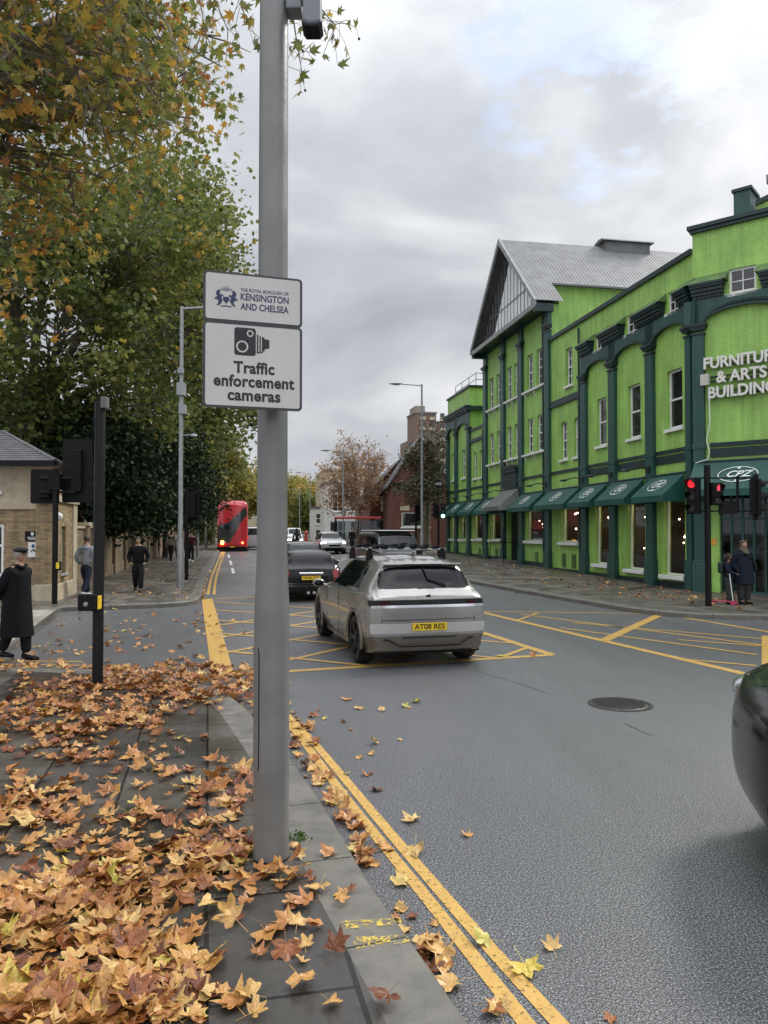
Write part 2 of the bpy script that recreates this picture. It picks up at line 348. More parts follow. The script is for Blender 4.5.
def paving(name, c1, c2, mortar, w, h, rot, rough=(.25, .55), msz=.012, off=.5):
    m = bpy.data.materials.new(name); m.use_nodes = True; t = m.node_tree; b = t.nodes['Principled BSDF']
    tc = t.nodes.new('ShaderNodeTexCoord'); mp = t.nodes.new('ShaderNodeMapping'); mp.inputs['Rotation'].default_value = (0, 0, rot); t.links.new(tc.outputs['Object'], mp.inputs[0])
    br = t.nodes.new('ShaderNodeTexBrick'); br.offset = off; t.links.new(mp.outputs[0], br.inputs['Vector'])
    br.inputs['Color1'].default_value = (*c1, 1); br.inputs['Color2'].default_value = (*c2, 1); br.inputs['Mortar'].default_value = (*mortar, 1)
    br.inputs['Scale'].default_value = 1; br.inputs['Brick Width'].default_value = w; br.inputs['Row Height'].default_value = h; br.inputs['Mortar Size'].default_value = msz; br.inputs['Mortar Smooth'].default_value = .2
    n = t.nodes.new('ShaderNodeTexNoise'); n.inputs['Scale'].default_value = 1.1; n.inputs['Detail'].default_value = 8; n.inputs['Roughness'].default_value = .62; t.links.new(tc.outputs['Object'], n.inputs['Vector'])
    n2 = t.nodes.new('ShaderNodeTexNoise'); n2.inputs['Scale'].default_value = 130; n2.inputs['Detail'].default_value = 2; t.links.new(tc.outputs['Object'], n2.inputs['Vector'])
    a = t.nodes.new('ShaderNodeMath'); a.operation = 'MULTIPLY_ADD'; a.inputs[1].default_value = .45; t.links.new(n2.outputs[0], a.inputs[0]); t.links.new(n.outputs[0], a.inputs[2])
    mr = t.nodes.new('ShaderNodeMapRange'); mr.inputs['From Min'].default_value = .5; mr.inputs['From Max'].default_value = .95; mr.inputs['To Min'].default_value = .6; mr.inputs['To Max'].default_value = 1.4
    t.links.new(a.outputs[0], mr.inputs['Value'])
    v = t.nodes.new('ShaderNodeVectorMath'); v.operation = 'SCALE'; t.links.new(br.outputs[0], v.inputs[0]); t.links.new(mr.outputs[0], v.inputs['Scale']); t.links.new(v.outputs[0], b.inputs['Base Color'])
    rr = t.nodes.new('ShaderNodeMapRange'); rr.inputs['From Min'].default_value = .4; rr.inputs['From Max'].default_value = .6; rr.inputs['To Min'].default_value = rough[0]; rr.inputs['To Max'].default_value = rough[1]
    t.links.new(n.outputs[0], rr.inputs['Value']); t.links.new(rr.outputs[0], b.inputs['Roughness'])
    bp = t.nodes.new('ShaderNodeBump'); bp.inputs['Strength'].default_value = .5; bp.inputs['Distance'].default_value = .006; bp.invert = True
    a2 = t.nodes.new('ShaderNodeMath'); a2.operation = 'MULTIPLY_ADD'; a2.inputs[1].default_value = .25; t.links.new(n2.outputs[0], a2.inputs[0]); t.links.new(br.outputs['Fac'], a2.inputs[2])
    t.links.new(a2.outputs[0], bp.inputs['Height']); t.links.new(bp.outputs[0], b.inputs['Normal'])
    return m
m_road = asphalt()
m_slab = paving('york_stone_slabs', (.072, .064, .053), (.042, .039, .035), (.008, .007, .006), .88, .60, R(77), rough=(.16, .5))
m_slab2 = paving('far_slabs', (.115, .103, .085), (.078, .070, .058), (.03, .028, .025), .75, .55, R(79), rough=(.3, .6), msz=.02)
m_tact = paving('pale_blister_paving', (.30, .28, .24), (.26, .24, .21), (.12, .11, .1), .4, .2, R(30), rough=(.4, .6))
m_kerb = mat('granite_kerb', (.125, .117, .10), .45, .28, 5, bump=.35, bscale=160, rvar=.12, detail=8)
m_earth = mat('dark_ground', (.05, .055, .04), .9, .3, .5)
def ypaint(name, col, wear):
    m = mat(name, col, .5, .12, 9); t = m.node_tree; b = t.nodes['Principled BSDF']
    n = t.nodes.new('ShaderNodeTexNoise'); n.inputs['Scale'].default_value = 38; n.inputs['Detail'].default_value = 6; n.inputs['Roughness'].default_value = .75
    tc = t.nodes.new('ShaderNodeTexCoord'); t.links.new(tc.outputs['Object'], n.inputs['Vector'])
    r = t.nodes.new('ShaderNodeMapRange'); r.inputs['From Min'].default_value = wear-.05; r.inputs['From Max'].default_value = wear+.05; t.links.new(n.outputs[0], r.inputs['Value'])
    t.links.new(r.outputs[0], b.inputs['Alpha']); return m
m_yel = ypaint('yellow_road_paint', (.47, .285, .07), .40)
m_yelworn = ypaint('worn_yellow_paint', (.55, .40, .07), .53)
m_wline = ypaint('white_road_paint', (.55, .55, .53), .42)

def struct(o): o['kind'] = 'structure'; return o
def grid_sheet(name, xs, ys, dz, m):
    mb = MB(); vs = [(x, y, g(x, y)+dz) for y in ys for x in xs]; nx = len(xs)
    mb.add(vs, [(j*nx+i, j*nx+i+1, (j+1)*nx+i+1, (j+1)*nx+i) for j in range(len(ys)-1) for i in range(nx-1)])
    return struct(mb.build(name, m, smooth=True))
grid_sheet('ground', [-2500, -300, -80, -40]+list(range(-32, 34, 2))+[45, 80, 300, 2500], [-300, -60, -20, 0, 10, 22]+list(range(24, 66, 2))+[90, 150, 300, 3000], -.03, m_earth)
grid_sheet('road', [-70, -45]+list(range(-32, 34, 1))+[45, 70], [-25, 0, 10, 20, 22]+list(range(23, 66, 1))+[90, 130, 220, 400], 0.0, m_road)

def resample(pts, step):
    pts = [Vector((p[0], p[1], 0)) for p in pts]
    # catmull-rom then even steps
    dense = []
    n = len(pts)
    for i in range(n-1):
        p0, p1, p2, p3 = pts[max(i-1, 0)], pts[i], pts[i+1], pts[min(i+2, n-1)]
        k = max(4, int((p2-p1).length/.15)); k = min(k, 120)
        for j in range(k):
            t = j/k
            dense.append(.5*((2*p1)+(-p0+p2)*t+(2*p0-5*p1+4*p2-p3)*t*t+(-p0+3*p1-3*p2+p3)*t**3))
    dense.append(pts[-1])
    out = [dense[0]]; acc = 0
    for a, b in zip(dense, dense[1:]):
        l = (b-a).length
        while acc + l >= step and l > 1e-9:
            q = (step-acc)/l; a = a.lerp(b, q); out.append(a.copy()); l = (b-a).length; acc = 0
        acc += l
    if (dense[-1]-out[-1]).length > step*.3: out.append(dense[-1])
    return out
def offset(pts, d):
    """shift a polyline to its left by d"""
    o = []
    for i, p in enumerate(pts):
        t = (pts[min(i+1, len(pts)-1)]-pts[max(i-1, 0)]); t.z = 0; t.normalize()
        o.append(Vector((p.x - t.y*d, p.y + t.x*d, 0)))
    return o
def strip(mb, A, B, dz, cols=1, mi=0):
    for i in range(len(A)-1):
        for c in range(cols):
            q = []
            for (P_, Q_, u) in ((A[i], B[i], c/cols), (A[i+1], B[i+1], c/cols), (A[i+1], B[i+1], (c+1)/cols), (A[i], B[i], (c+1)/cols)):
                p = P_.lerp(Q_, u); q.append((p.x, p.y, g(p.x, p.y)+dz))
            mb.quad(*q, mi=mi)
def kerb(name, line, w, top=.12, stone=.9, inward=1):
    """kerb stones along a line (line = road edge), w towards the pavement"""
    mb = MB(); pts = resample(line, stone/3); ins = offset(pts, w*inward)
    i = 0
    while i < len(pts)-1:
        j = min(i+3, len(pts)-1)
        for k in range(i, j):
            a, b = pts[k], pts[k+1]; c, d_ = ins[k+1], ins[k]
            g0 = .006 if k == i else 0; g1 = .006 if k+1 == j else 0
            ta = a.lerp(b, g0/max((b-a).length, 1e-6)); tb = b.lerp(a, g1/max((b-a).length, 1e-6))
            tc_ = c.lerp(d_, g1/max((c-d_).length, 1e-6)); td = d_.lerp(c, g0/max((c-d_).length, 1e-6))
            H = [g(p.x, p.y) for p in (ta, tb, tc_, td)]
            bev = .018
            def inn(p, q): return p.lerp(q, bev/w)
            ea, eb = inn(ta, td), inn(tb, tc_)
            vs = [(p.x, p.y, h-.05) for p, h in zip((ta, tb, tc_, td), H)] + [(ta.x, ta.y, H[0]+top-bev), (tb.x, tb.y, H[1]+top-bev), (tc_.x, tc_.y, H[2]+top), (td.x, td.y, H[3]+top), (ea.x, ea.y, H[0]+top), (eb.x, eb.y, H[1]+top)]
            mb.add(vs, [(0, 1, 5, 4), (4, 5, 9, 8), (8, 9, 6, 7), (2, 3, 7, 6)] + ([(3, 0, 4, 8, 7)] if k == i else []) + ([(1, 2, 6, 9, 5)] if k+1 == j else []))
        i = j
    o = mb.build(name, m_kerb); bm = bmesh.new(); bm.from_mesh(o.data); bmesh.ops.recalc_face_normals(bm, faces=bm.faces); bm.to_mesh(o.data); bm.free()
    return struct(o), ins

# near pavement: outline of its kerb top in photograph pixels, from the left round the corner and back past the camera
near_px = [(-40, 667), (0, 667), (85, 669), (170, 674), (212, 686), (243, 705), (268, 732), (289, 757), (307, 780), (334, 821), (363, 871), (380, 896), (417, 947), (446, 988), (471, 1024)]
near = [G(x, y, .12) for x, y in near_px]
dv = (near[-1]-near[-4]).normalized()
near = [Vector((-26, near[0].y+1.2, 0)), Vector((-12, near[0].y+.35, 0))] + near + [near[-1]+dv*k for k in (1.2, 3, 6, 12)]
k_o, k_in = kerb('kerb', near, .30, inward=-1)
mb = MB(); kin = [Vector((p.x, p.y, 0)) for p in k_in]
poly = [(p.x, p.y, .12) for p in kin] + [(-26, kin[-1].y, .12)]
mb.add(poly, [tuple(range(len(poly)))[::-1]])
pv = mb.build('pavement', m_slab); struct(pv)
# double yellow lines beside the near kerb
def line_strip(name, pts, w, m, dz=.004, off=0, step=.4):
    p = resample(pts, step); a = offset(p, off+w/2); b = offset(p, off-w/2); mb = MB(); strip(mb, b, a, dz)
    return mb, p
ylB = [G(x, y) for x, y in [(262, 694), (276, 706), (289, 717), (312, 741), (342, 776), (372, 812), (405, 851), (443, 895), (484, 942), (559, 1024)]]
ylA = [G(x, y) for x, y in [(256, 697), (272, 710), (289, 724), (312, 753), (338, 788), (363, 820), (388, 851), (420, 890), (455, 934), (526, 1024)]]
for L_ in (ylA, ylB):
    e_ = (L_[-1]-L_[-2]).normalized(); L_ += [L_[-1]+e_*k for k in (1, 3, 8)]
mb = MB()
for L_ in (ylA, ylB):
    m1, _ = line_strip('', L_, .075, m_yel); mb.add(m1.v, m1.f)
ylC = [G(x, y) for x, y in [(0, 664.5), (60, 665), (86, 666)]]; ylD = [G(x, y) for x, y in [(0, 661), (60, 661.5), (88, 662)]]
for L_ in (ylC, ylD):
    L_.insert(0, Vector((-14, L_[0].y+.4, 0))); m1, _ = line_strip('', L_, .07, m_yel); mb.add(m1.v, m1.f)
# far left double yellows
fl_px = [(203, 592.5), (206, 582), (209.5, 572.6), (214.5, 558), (217, 551)]
fl = [G(x, y) for x, y in fl_px]
struct(mb.build('yellow_lines', m_yel))

# far left pavement: kerb from the side street round the corner and up the road
flk_px = [(-60, 666), (0, 650), (30, 629), (57, 608), (90, 606), (124, 604.5), (165, 603), (192, 600.5), (200, 596), (202, 591), (204.5, 582), (208, 572.6)]
flk = [G(x, y, .12) for x, y in flk_px]
a = flk[-1]; U = Vector((-.2, 1, 0))
flk += [a+U*k for k in (8, 20, 34, 60, 100, 200, 320)]
k2, k2in = kerb('kerb', flk, .28, inward=1, stone=1.2)
back = [Vector((-27, p.y+2, 0)) if i < 5 else Vector((min(p.x-5.5, -14-.19*(max(p.y, 24)-24)), p.y+3.0, 0)) for i, p in enumerate(k2in)]
back = [Vector((min(-24, p.x-9), p.y+6, 0)) if p.y < 30 else Vector((p.x-12, p.y, 0)) for p in k2in]
mb = MB(); strip(mb, [Vector((p.x, p.y, 0)) for p in k2in], back, .12, 6)
struct(mb.build('pavement', m_slab2))
mb = MB()
for off_ in (-.18, -.36):
    m1, _ = line_strip('', [Vector((p.x, p.y, 0)) for p in flk[9:]], .09, m_yel, off=off_, step=1.0); mb.add(m1.v, m1.f)
struct(mb.build('yellow_lines', m_yel))
# pale tactile area on the far corner
q = [G(x, y, .126) for x, y in [(2, 648), (33, 627), (57, 609), (26, 610), (0, 618), (-30, 632), (-30, 655)]]
mb = MB(); mb.add([(p.x, p.y, .126) for p in q], [tuple(range(len(q)))]); struct(mb.build('tactile_paving', m_tact))

# right pavement
rk_px = [(742, 614.5), (700, 613.5), (652, 610), (615, 605), (560, 596), (511, 587.5), (462, 578.7)]
rk = [G(x, y, .12) for x, y in rk_px]
st = rk[0]
rk = [Vector((30, 14.5, 0)), Vector((20, 15.6, 0)), Vector((13, 16.4, 0)), Vector((10, 16.75, 0))] + rk + [Vector((1.6, 32, 0)), Vector((.4, 38, 0)), Vector((-.95, 45, 0))] + [Vector((-.95-.19*k, 45+k, 0)) for k in (8, 18, 40, 90, 200, 320)]
k3, k3in = kerb('kerb', rk, .28, inward=-1, stone=1.2)
backr = [Vector((p.x+14+max(0, (30-p.y))*.4, p.y+16, 0)) if p.y < 22 else Vector((p.x+16, p.y+8, 0)) for p in k3in]
mb = MB(); strip(mb, backr, [Vector((p.x, p.y, 0)) for p in k3in], .12, 8)
struct(mb.build('pavement', m_slab2))

# box junction markings
def seg2(mb, a, b, w, dz=.004):
    n = max(1, int((b-a).length/1.0)); pts = [a.lerp(b, k/n) for k in range(n+1)]
    for p in pts: p.z = 0
    A = offset(pts, w/2); B = offset(pts, -w/2); strip(mb, B, A, dz)
def gp(x, y): p = G(x, y); p.z = 0; return p
def clip(a, b, poly):
    ts = []
    n = len(poly); d_ = b-a
    for i in range(n):
        p, q = poly[i], poly[(i+1) % n]; e_ = q-p; den = d_.x*e_.y-d_.y*e_.x
        if abs(den) < 1e-9: continue
        t = ((p.x-a.x)*e_.y-(p.y-a.y)*e_.x)/den; u = ((p.x-a.x)*d_.y-(p.y-a.y)*d_.x)/den
        if 0 <= u <= 1: ts.append(t)
    ts.sort(); return [(a+d_*ts[i], a+d_*ts[i+1]) for i in range(0, len(ts)-1, 2)]
mb = MB()
A1, A2, A3, A4 = gp(207, 599), gp(223, 675.5), gp(552, 655), gp(430, 616)
A5 = gp(330, 594)
seg2(mb, A1, A2, .30)
seg2(mb, A2, A3, .16, .0045); seg2(mb, A3, A4, .16, .005); seg2(mb, A4, A5, .14, .0055); seg2(mb, A1+Vector((.1, 0, 0)), A5, .12, .006)
polyL = [A1, A2, A3, A4, A5]
o1 = A2; ux = (A3-A2).normalized()
for k in range(-3, 8):
    base = A2 + ux*(k*2.1)
    for dr, dz in ((Vector((.62, 1, 0)), .007), (Vector((-.95, .55, 0)), .0078)):
        for s0, s1 in clip(base-dr*30, base+dr*30, polyL):
            if (s1-s0).length > .3: seg2(mb, s0, s1, .10, dz)
B1, B2, B3, B4 = gp(478, 611.5), gp(747, 674.5), gp(775, 633), gp(662, 614)
B5 = gp(600, 611.5)
seg2(mb, B1, B2, .17); seg2(mb, gp(768, 665), gp(767, 636), .17, .0045); seg2(mb, B4, gp(780, 634), .13, .005); seg2(mb, B1, B4, .10, .0055)
seg2(mb, gp(662, 614), gp(604, 640.5), .2, .006)
for a, b in (((521, 614.5), (768, 646)), ((572, 623), (768, 639.5)), ((678, 640), (765, 646.5)), ((688, 660), (756, 666)), ((538, 613), (515, 621.5)), ((560, 628), (757, 655))):
    seg2(mb, gp(*a), gp(*b), .09, .0068)
struct(mb.build('box_junction_marking', m_yel))
# white centre dashes ahead
mb = MB()
for y0, y1 in ((573.5, 568), (565, 560.5), (558, 554.5)):
    seg2(mb, gp(233.5-(573-y0)*.28, y0), gp(233.5-(573-y1)*.28, y1), .14)
for k in range(10):
    a = Vector((-4.2-.19*(k*6+30-30), 30+k*6, 0)); seg2(mb, a, a+Vector((-.38, 2, 0)), .12)
seg2(mb, gp(216, 569), gp(228, 569), .2, .005)
for k in range(6):
    a = gp(322+k*4, 566-k*1.2); seg2(mb, a, a+Vector((.25, 1.5, 0)), .1, .006)
struct(mb.build('white_lines', m_wline))
# yellow loading marks painted on the kerb
mb = MB()
kq = [[(340, 921), (400, 917), (402, 924), (342, 929)], [(352, 937), (408, 934), (411, 942), (355, 949)]]
for qd in kq:
    pts = [G(x, y, .1225) for x, y in qd]; mb.add([(p.x, p.y, .1225) for p in pts], [(0, 3, 2, 1)])
struct(mb.build('kerb_marking', m_yelworn))
# manhole cover
mc = G(620, 704.5)
mh = thing('manhole_cover', 'round ribbed dark iron manhole cover set in the wet road', 'manhole cover', (mc.x, mc.y, .0))
m_iron = mat('cast_iron', (.045, .043, .04), .45, .35, 30, bump=.3, bscale=60, metal=.6)
mb = MB(); mb.lathe([(.0, .010), (.30, .010), (.305, .006), (.305, -.01)], seg=40); mb.build('lid', m_iron, mh, smooth=True)
mb = MB(); mb.lathe([(.315, -.01), (.315, .009), (.355, .009), (.36, 0), (.36, -.01)], seg=40); mb.build('frame', m_iron, mh, smooth=True)
mb = MB()
for i in range(-6, 7):
    for j in range(-6, 7):
        x, y = i*.042, j*.042
        if x*x+y*y < .27**2: mb.box(x-.013, x+.013, y-.013, y+.013, .009, .016)
mb.build('raised_studs', m_iron, mh)
# tar seam across the road
mb = MB(); m_tar = mat('tar_seam', (.02, .02, .02), .35, .2, 10)
pts = [gp(x, y) for x, y in [(462, 667), (510, 681), (560, 698), (620, 722), (680, 748), (730, 768)]]
pts = resample(pts, .25); pts = [p+Vector((rng.uniform(-.012, .012), rng.uniform(-.02, .02), 0)) for p in pts]
strip(mb, offset(pts[:9], -.004), offset(pts[:9], .004), .003); strip(mb, offset(pts[-7:-4], -.004), offset(pts[-7:-4], .004), .003); struct(mb.build('road_seam', m_tar))
# ================================================================ GREEN BUILDING
BX, BY = 9.5, 23.2
fang = math.atan2(1, -.183)
gb = thing('shop_building', 'bright green painted brick building with dark green pilasters, awnings and a metal gable roof', 'building', (BX, BY, 0), fang)
# frame: local x runs away up the street, local y points out to the street
def at_frame(o, M):
    o.matrix_local = M; return o
cb = Vector((.77, -.64)).normalized(); CL = 3.0          # the cut-off corner
# corner frame: origin at far right end, x runs back to the main corner
Mw = Matrix.Translation((BX+cb.x*CL, BY+cb.y*CL, 0)) @ Matrix.Rotation(math.atan2(-cb.y, -cb.x), 4, 'Z')
Mg = Matrix.Translation((BX, BY, 0)) @ Matrix.Rotation(fang, 4, 'Z')
MC = Mg.inverted() @ Mw
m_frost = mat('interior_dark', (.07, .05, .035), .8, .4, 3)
m_fill = mat('shelf_fill_glow', (1, .85, .6), .4, 0, emit=(1, .72, .4), es=5)
m_bulb = mat('warm_bulb', (1, .8, .5), .4, 0, emit=(1, .78, .45), es=14)
m_wood = mat('shop_wood', (.34, .20, .10), .5, .45, 9)
m_awn = mat('awning_canvas', (.004, .060, .046), .55, .22, 2.5, bump=.15, bscale=30)
m_awnw = mat('awning_white', (.62, .66, .62), .6, .1, 5)
m_stripe = mat('awning_dark', (.015, .017, .016), .6, .2, 4)
m_stripw = mat('awning_stripe', (.20, .21, .19), .6, .2, 4)
m_sky = mat('white_cladding', (.80, .82, .84), .35, .1, 2)
m_lead = mat('flat_roof_felt', (.11, .11, .11), .8, .2, 2)

def wall_open(mb, x0, x1, z0, z1, ops, y=0, depth=.2):
    xs = sorted({x0, x1} | {v for o in ops for v in o[:2]}); zs = sorted({z0, z1} | {v for o in ops for v in o[2:4]})
    xs = [v for v in xs if x0 <= v <= x1]; zs = [v for v in zs if z0 <= v <= z1]
    for i in range(len(xs)-1):
        for j in range(len(zs)-1):
            cx, cz = (xs[i]+xs[i+1])/2, (zs[j]+zs[j+1])/2
            if any(o[0] < cx < o[1] and o[2] < cz < o[3] for o in ops): continue
            mb.quad((xs[i+1], y, zs[j]), (xs[i], y, zs[j]), (xs[i], y, zs[j+1]), (xs[i+1], y, zs[j+1]))
    for a, b, c, d_ in ops:
        mb.quad((a, y, c), (a, y-depth, c), (a, y-depth, d_), (a, y, d_)); mb.quad((b, y-depth, c), (b, y, c), (b, y, d_), (b, y-depth, d_))
        mb.quad((a, y, d_), (a, y-depth, d_), (b, y-depth, d_), (b, y, d_)); mb.quad((a, y-depth, c), (a, y, c), (b, y, c), (b, y-depth, c))
def window(x0, x1, z0, z1, y=-.12, M=None, sash=True, bars=(0, 0), sill=True, sillw=.1, arch=False, parent=None, wm=None):
    parent = parent or gb; wm = wm or m_white
    mb = MB(); f = .065; yy = y
    mb.box(x0, x0+f, yy-.06, yy, z0, z1); mb.box(x1-f, x1, yy-.06, yy, z0, z1)
    mb.box(x0+f, x1-f, yy-.06, yy, z1-f*1.1, z1); mb.box(x0+f, x1-f, yy-.06, yy, z0, z0+f*1.4)
    if sash:
        zm = (z0+z1)/2; mb.box(x0+f, x1-f, yy-.05, yy+.012, zm-.03, zm+.03)
        mb.box(x0+f, x0+f+.03, yy-.05, yy+.008, zm+.03, z1-f*1.1); mb.box(x1-f-.03, x1-f, yy-.05, yy+.008, zm+.03, z1-f*1.1)
    for k in range(bars[0]):
        x = x0+f+(x1-x0-2*f)*(k+1)/(bars[0]+1); mb.box(x-.014, x+.014, yy-.04, yy-.004, z0+f, z1-f)
    for k in range(bars[1]):
        z = z0+f+(z1-z0-2*f)*(k+1)/(bars[1]+1); mb.box(x0+f, x1-f, yy-.038, yy-.006, z-.014, z+.014)
    w = mb.build('window', wm, parent)
    if M is not None: w.matrix_local = M
    mb = MB(); mb.box(x0+f*.5, x1-f*.5, yy-.035, yy-.028, z0+f*.5, z1-f*.5); mb.build('pane', m_dglass, w)
    if sill:
        mb = MB(); mb.box(x0-.08, x1+.08, yy-.05, .1, z0-sillw, z0-.002); mb.build('sill', wm, w, bevel=.008)
    if arch:
        mb = MB(); n = 8; hw = (x1-x0)/2; xc = (x0+x1)/2; h = .16
        for s_ in (-1, 1):
            pl = [(xc+s_*hw, z1+.002)] + [(xc+s_*hw*math.cos(k/n*math.pi/2), z1-h+h*math.sin(k/n*math.pi/2)) for k in range(n+1)]
            mb.prism(pl, -.13, .0, 'y')
        o = mb.build('arch_spandrel', m_green, parent)
    return w
pil = [0, 2.43, 5.1, 7.52]; gp_ = [11.27, 14.64, 17.28, 20.3]; ep = [23.6, 26.4, 28.5]
GZ = -.4
# --- walls
shop = [(.55, 1.75, .55, 3.0), (2.95, 4.15, .62, 3.0), (5.6, 6.7, .7, 3.0), (8.25, 9.95, 1.5, 2.95)]
w1 = [(.62, 1.5, 5.25, 7.15), (3.2, 4.05, 5.25, 7.15), (5.72, 6.5, 5.25, 7.1)]
att = [(.8, 1.4, 9.02, 9.72), (3.42, 4.12, 9.02, 9.72), (6.02, 6.6, 9.02, 9.72)]
w2 = [(8.75, 9.4, 8.15, 9.75), (8.0, 8.62, 5.05, 6.7), (9.3, 9.95, 5.05, 6.7)]
w3 = []
for a, b in zip(gp_, gp_[1:]):
    c = (a+b)/2; dx = .62 if b-a > 3 else .56; ww = .36
    for s_ in (-1, 1):
        for z0, z1 in ((8.78, 10.5), (5.72, 7.4)): w3.append((c+s_*dx-ww, c+s_*dx+ww, z0, z1))
w4 = [(21.0, 21.6, 5.1, 6.7), (22.2, 22.8, 5.1, 6.7)]
w5 = [(24.55, 25.3, 5.3, 7.1), (27.0, 27.7, 5.3, 7.1)]
shop3 = [(12.0, 14.1, 1.5, 2.95), (17.9, 19.6, 1.5, 2.95), (20.9, 22.8, 1.5, 2.95), (24.5, 25.7, 1.45, 2.9), (26.9, 28.0, 1.45, 2.9)]
door = (15.05, 16.95, .05, 3.0)
def side(x, z0, z1, d0, d1=0): mb.quad((x, -d1, z0), (x, -d0, z0), (x, -d0, z1), (x, -d1, z1))
mb = MB(); mb.M = None
wall_open(mb, 0, 11.27, GZ, 10.5, shop+w1+att+w2, depth=.24)
mb.build('wall', m_green, gb); mb = MB(); wall_open(mb, 11.27, 20.3, GZ, 12.3, [o for o in w3+shop3[:2]]+[door], depth=.24)
side(11.27, 8, 12.3, .5); side(20.3, 7, 12.3, .5); mb.build('wall', m_green, gb); mb = MB(); wall_open(mb, 20.3, 23.6, GZ, 8.0, w4+[shop3[2]], depth=.24)
mb.build('wall', m_green, gb); mb = MB(); wall_open(mb, 23.6, 28.7, GZ, 10.8, w5+shop3[3:], depth=.24)
# sides, backs
side(23.6, 7.6, 10.8, 9); side(28.7, GZ, 10.8, 14)
mb.quad((23.6, -9, GZ), (28.7, -9, GZ), (28.7, -9, 10.8), (23.6, -9, 10.8))
mb.build('wall', m_green, gb)
mb = MB(); mb.box(.3, 11.2, -.3, -.25, 9.86, 10.49); mb.build('parapet_back', m_green, gb); mb = MB(); mb.box(20.35, 23.5, -.3, -.25, 7.2, 7.99); mb.build('parapet_back', m_green, gb); mb = MB()
mb.quad((11.27, -22, GZ), (20.3, -22, GZ), (20.3, -22, 12.3), (11.27, -22, 12.3))
mb.build('rear_wall', m_green, gb)
mb = MB()
mb.box(.4, 11.2, -8, -.3, 9.75, 9.85); mb.box(20.35, 23.55, -14, -.02, 7.1, 7.2); mb.box(23.7, 28.6, -8.9, -.02, 10.1, 10.2)
mb.build('flat_roof', m_lead, gb)
# corner wall (its own frame)
cshop = (.45, 2.3, .05, 3.2); catt = (1.2, 1.95, 9.02, 9.78)
mb = MB(); wall_open(mb, 0, CL, GZ, 11.2, [cshop, catt], depth=.24)
mb.quad((0, 0, GZ), (0, -14, GZ), (0, -14, 11.2), (0, 0, 11.2)); mb.quad((CL, -.02, 9.9), (CL, -.5, 9.9), (CL, -.5, 11.2), (CL, -.02, 11.2))
mb.quad((0, -.35, 11.2), (CL, -.35, 11.2), (CL, -.35, 10), (0, -.35, 10))
mb.build('corner_wall', m_green, gb).matrix_local = MC
# the block continues down the side street (turned 45 deg, out of the picture's right edge)
mb = MB(); mb.box(-9, -.02, -.6, -.02, GZ, 11.2); mb.build('side_wall', m_green, gb).matrix_local = MC
# raised gable piece and green chimney over the corner
mb = MB(); mb.prism([(-4.5, 11.2), (1.4, 11.2), (1.4, 11.85), (.8, 12.0), (-2.0, 13.8), (-4.5, 13.8)], -1.3, -.9, 'y'); mb.build('raised_gable', m_green, gb).matrix_local = MC
mb = MB(); mb.prism([(1.4, 12.0), (.8, 12.15), (-2.0, 13.95), (-2.0, 13.8), (.8, 12.002), (1.4, 11.852)], -1.36, -.84, 'y'); mb.build('gable_coping', m_navy, gb).matrix_local = MC
mb = MB(); mb.box(1.5, 1.98, -1.6, -.7, 10.4, 12.35); mb.build('chimney', m_green2, gb).matrix_local = MC
mb = MB(); mb.box(1.45, 2.03, -1.65, -.65, 12.35, 12.44); mb.build('chimney_cap', m_navy, gb).matrix_local = MC
fl_ = MB(); fl_.tube([(1.0, -1.1, 11.9), (1.0, -1.1, 12.5)], .02, 6); fl_.box(.86, 1.12, -1.15, -.98, 12.5, 12.75); fl_.build('roof_floodlight', mat('floodlight_grey', (.2, .18, .17), .5), gb).matrix_local = MC
# --- pilasters, each one a part
def pilaster(x, zt, w=.5, M=None, proud=.15, top=None):
    mb = MB(); mb.box(x-w/2, x+w/2, -.05, proud, GZ, zt)
    mb.box(x-w/2-.05, x+w/2+.05, -.05, proud+.05, GZ, 1.0); mb.box(x-w/2-.03, x+w/2+.03, -.05, proud+.03, 1.0, 1.08)
    mb.box(x-w/2-.02, x+w/2+.02, -.05, proud+.02, 4.45, 4.6)
    p = mb.build('pilaster', m_green2, gb, bevel=.01)
    mb = MB()
    for k, (e_, h0, h1) in enumerate(((.03, 0, .05), (.04, .14, .19), (.065, .19, .25), (.10, .25, .32))): mb.box(x-w/2-e_, x+w/2+e_, -.04, proud+e_, zt-.02+h0, zt+h1)
    mb.build('capital', m_navy, p)
    if M is not None: p.matrix_local = M
    return p
for x in pil[1:]: pilaster(x, 7.95, w=.46)
pilaster(.13, 7.95, w=.26)
for x in gp_: pilaster(x, 11.0, w=.5)
for x in ep: pilaster(x-(0 if x < 28 else .1), 8.0, w=.5)
pilaster(CL-.17, 7.95, w=.34, M=MC); pilaster(.1, 7.95, w=.4, M=MC)
mb = MB()
for x in gp_: mb.box(x-.24, x+.24, -.05, .13, 11.36, 12.2)
mb.box(11.1, 20.5, -.03, .09, 12.0, 12.3)
mb.build('gable_pilaster_heads', m_green2, gb)
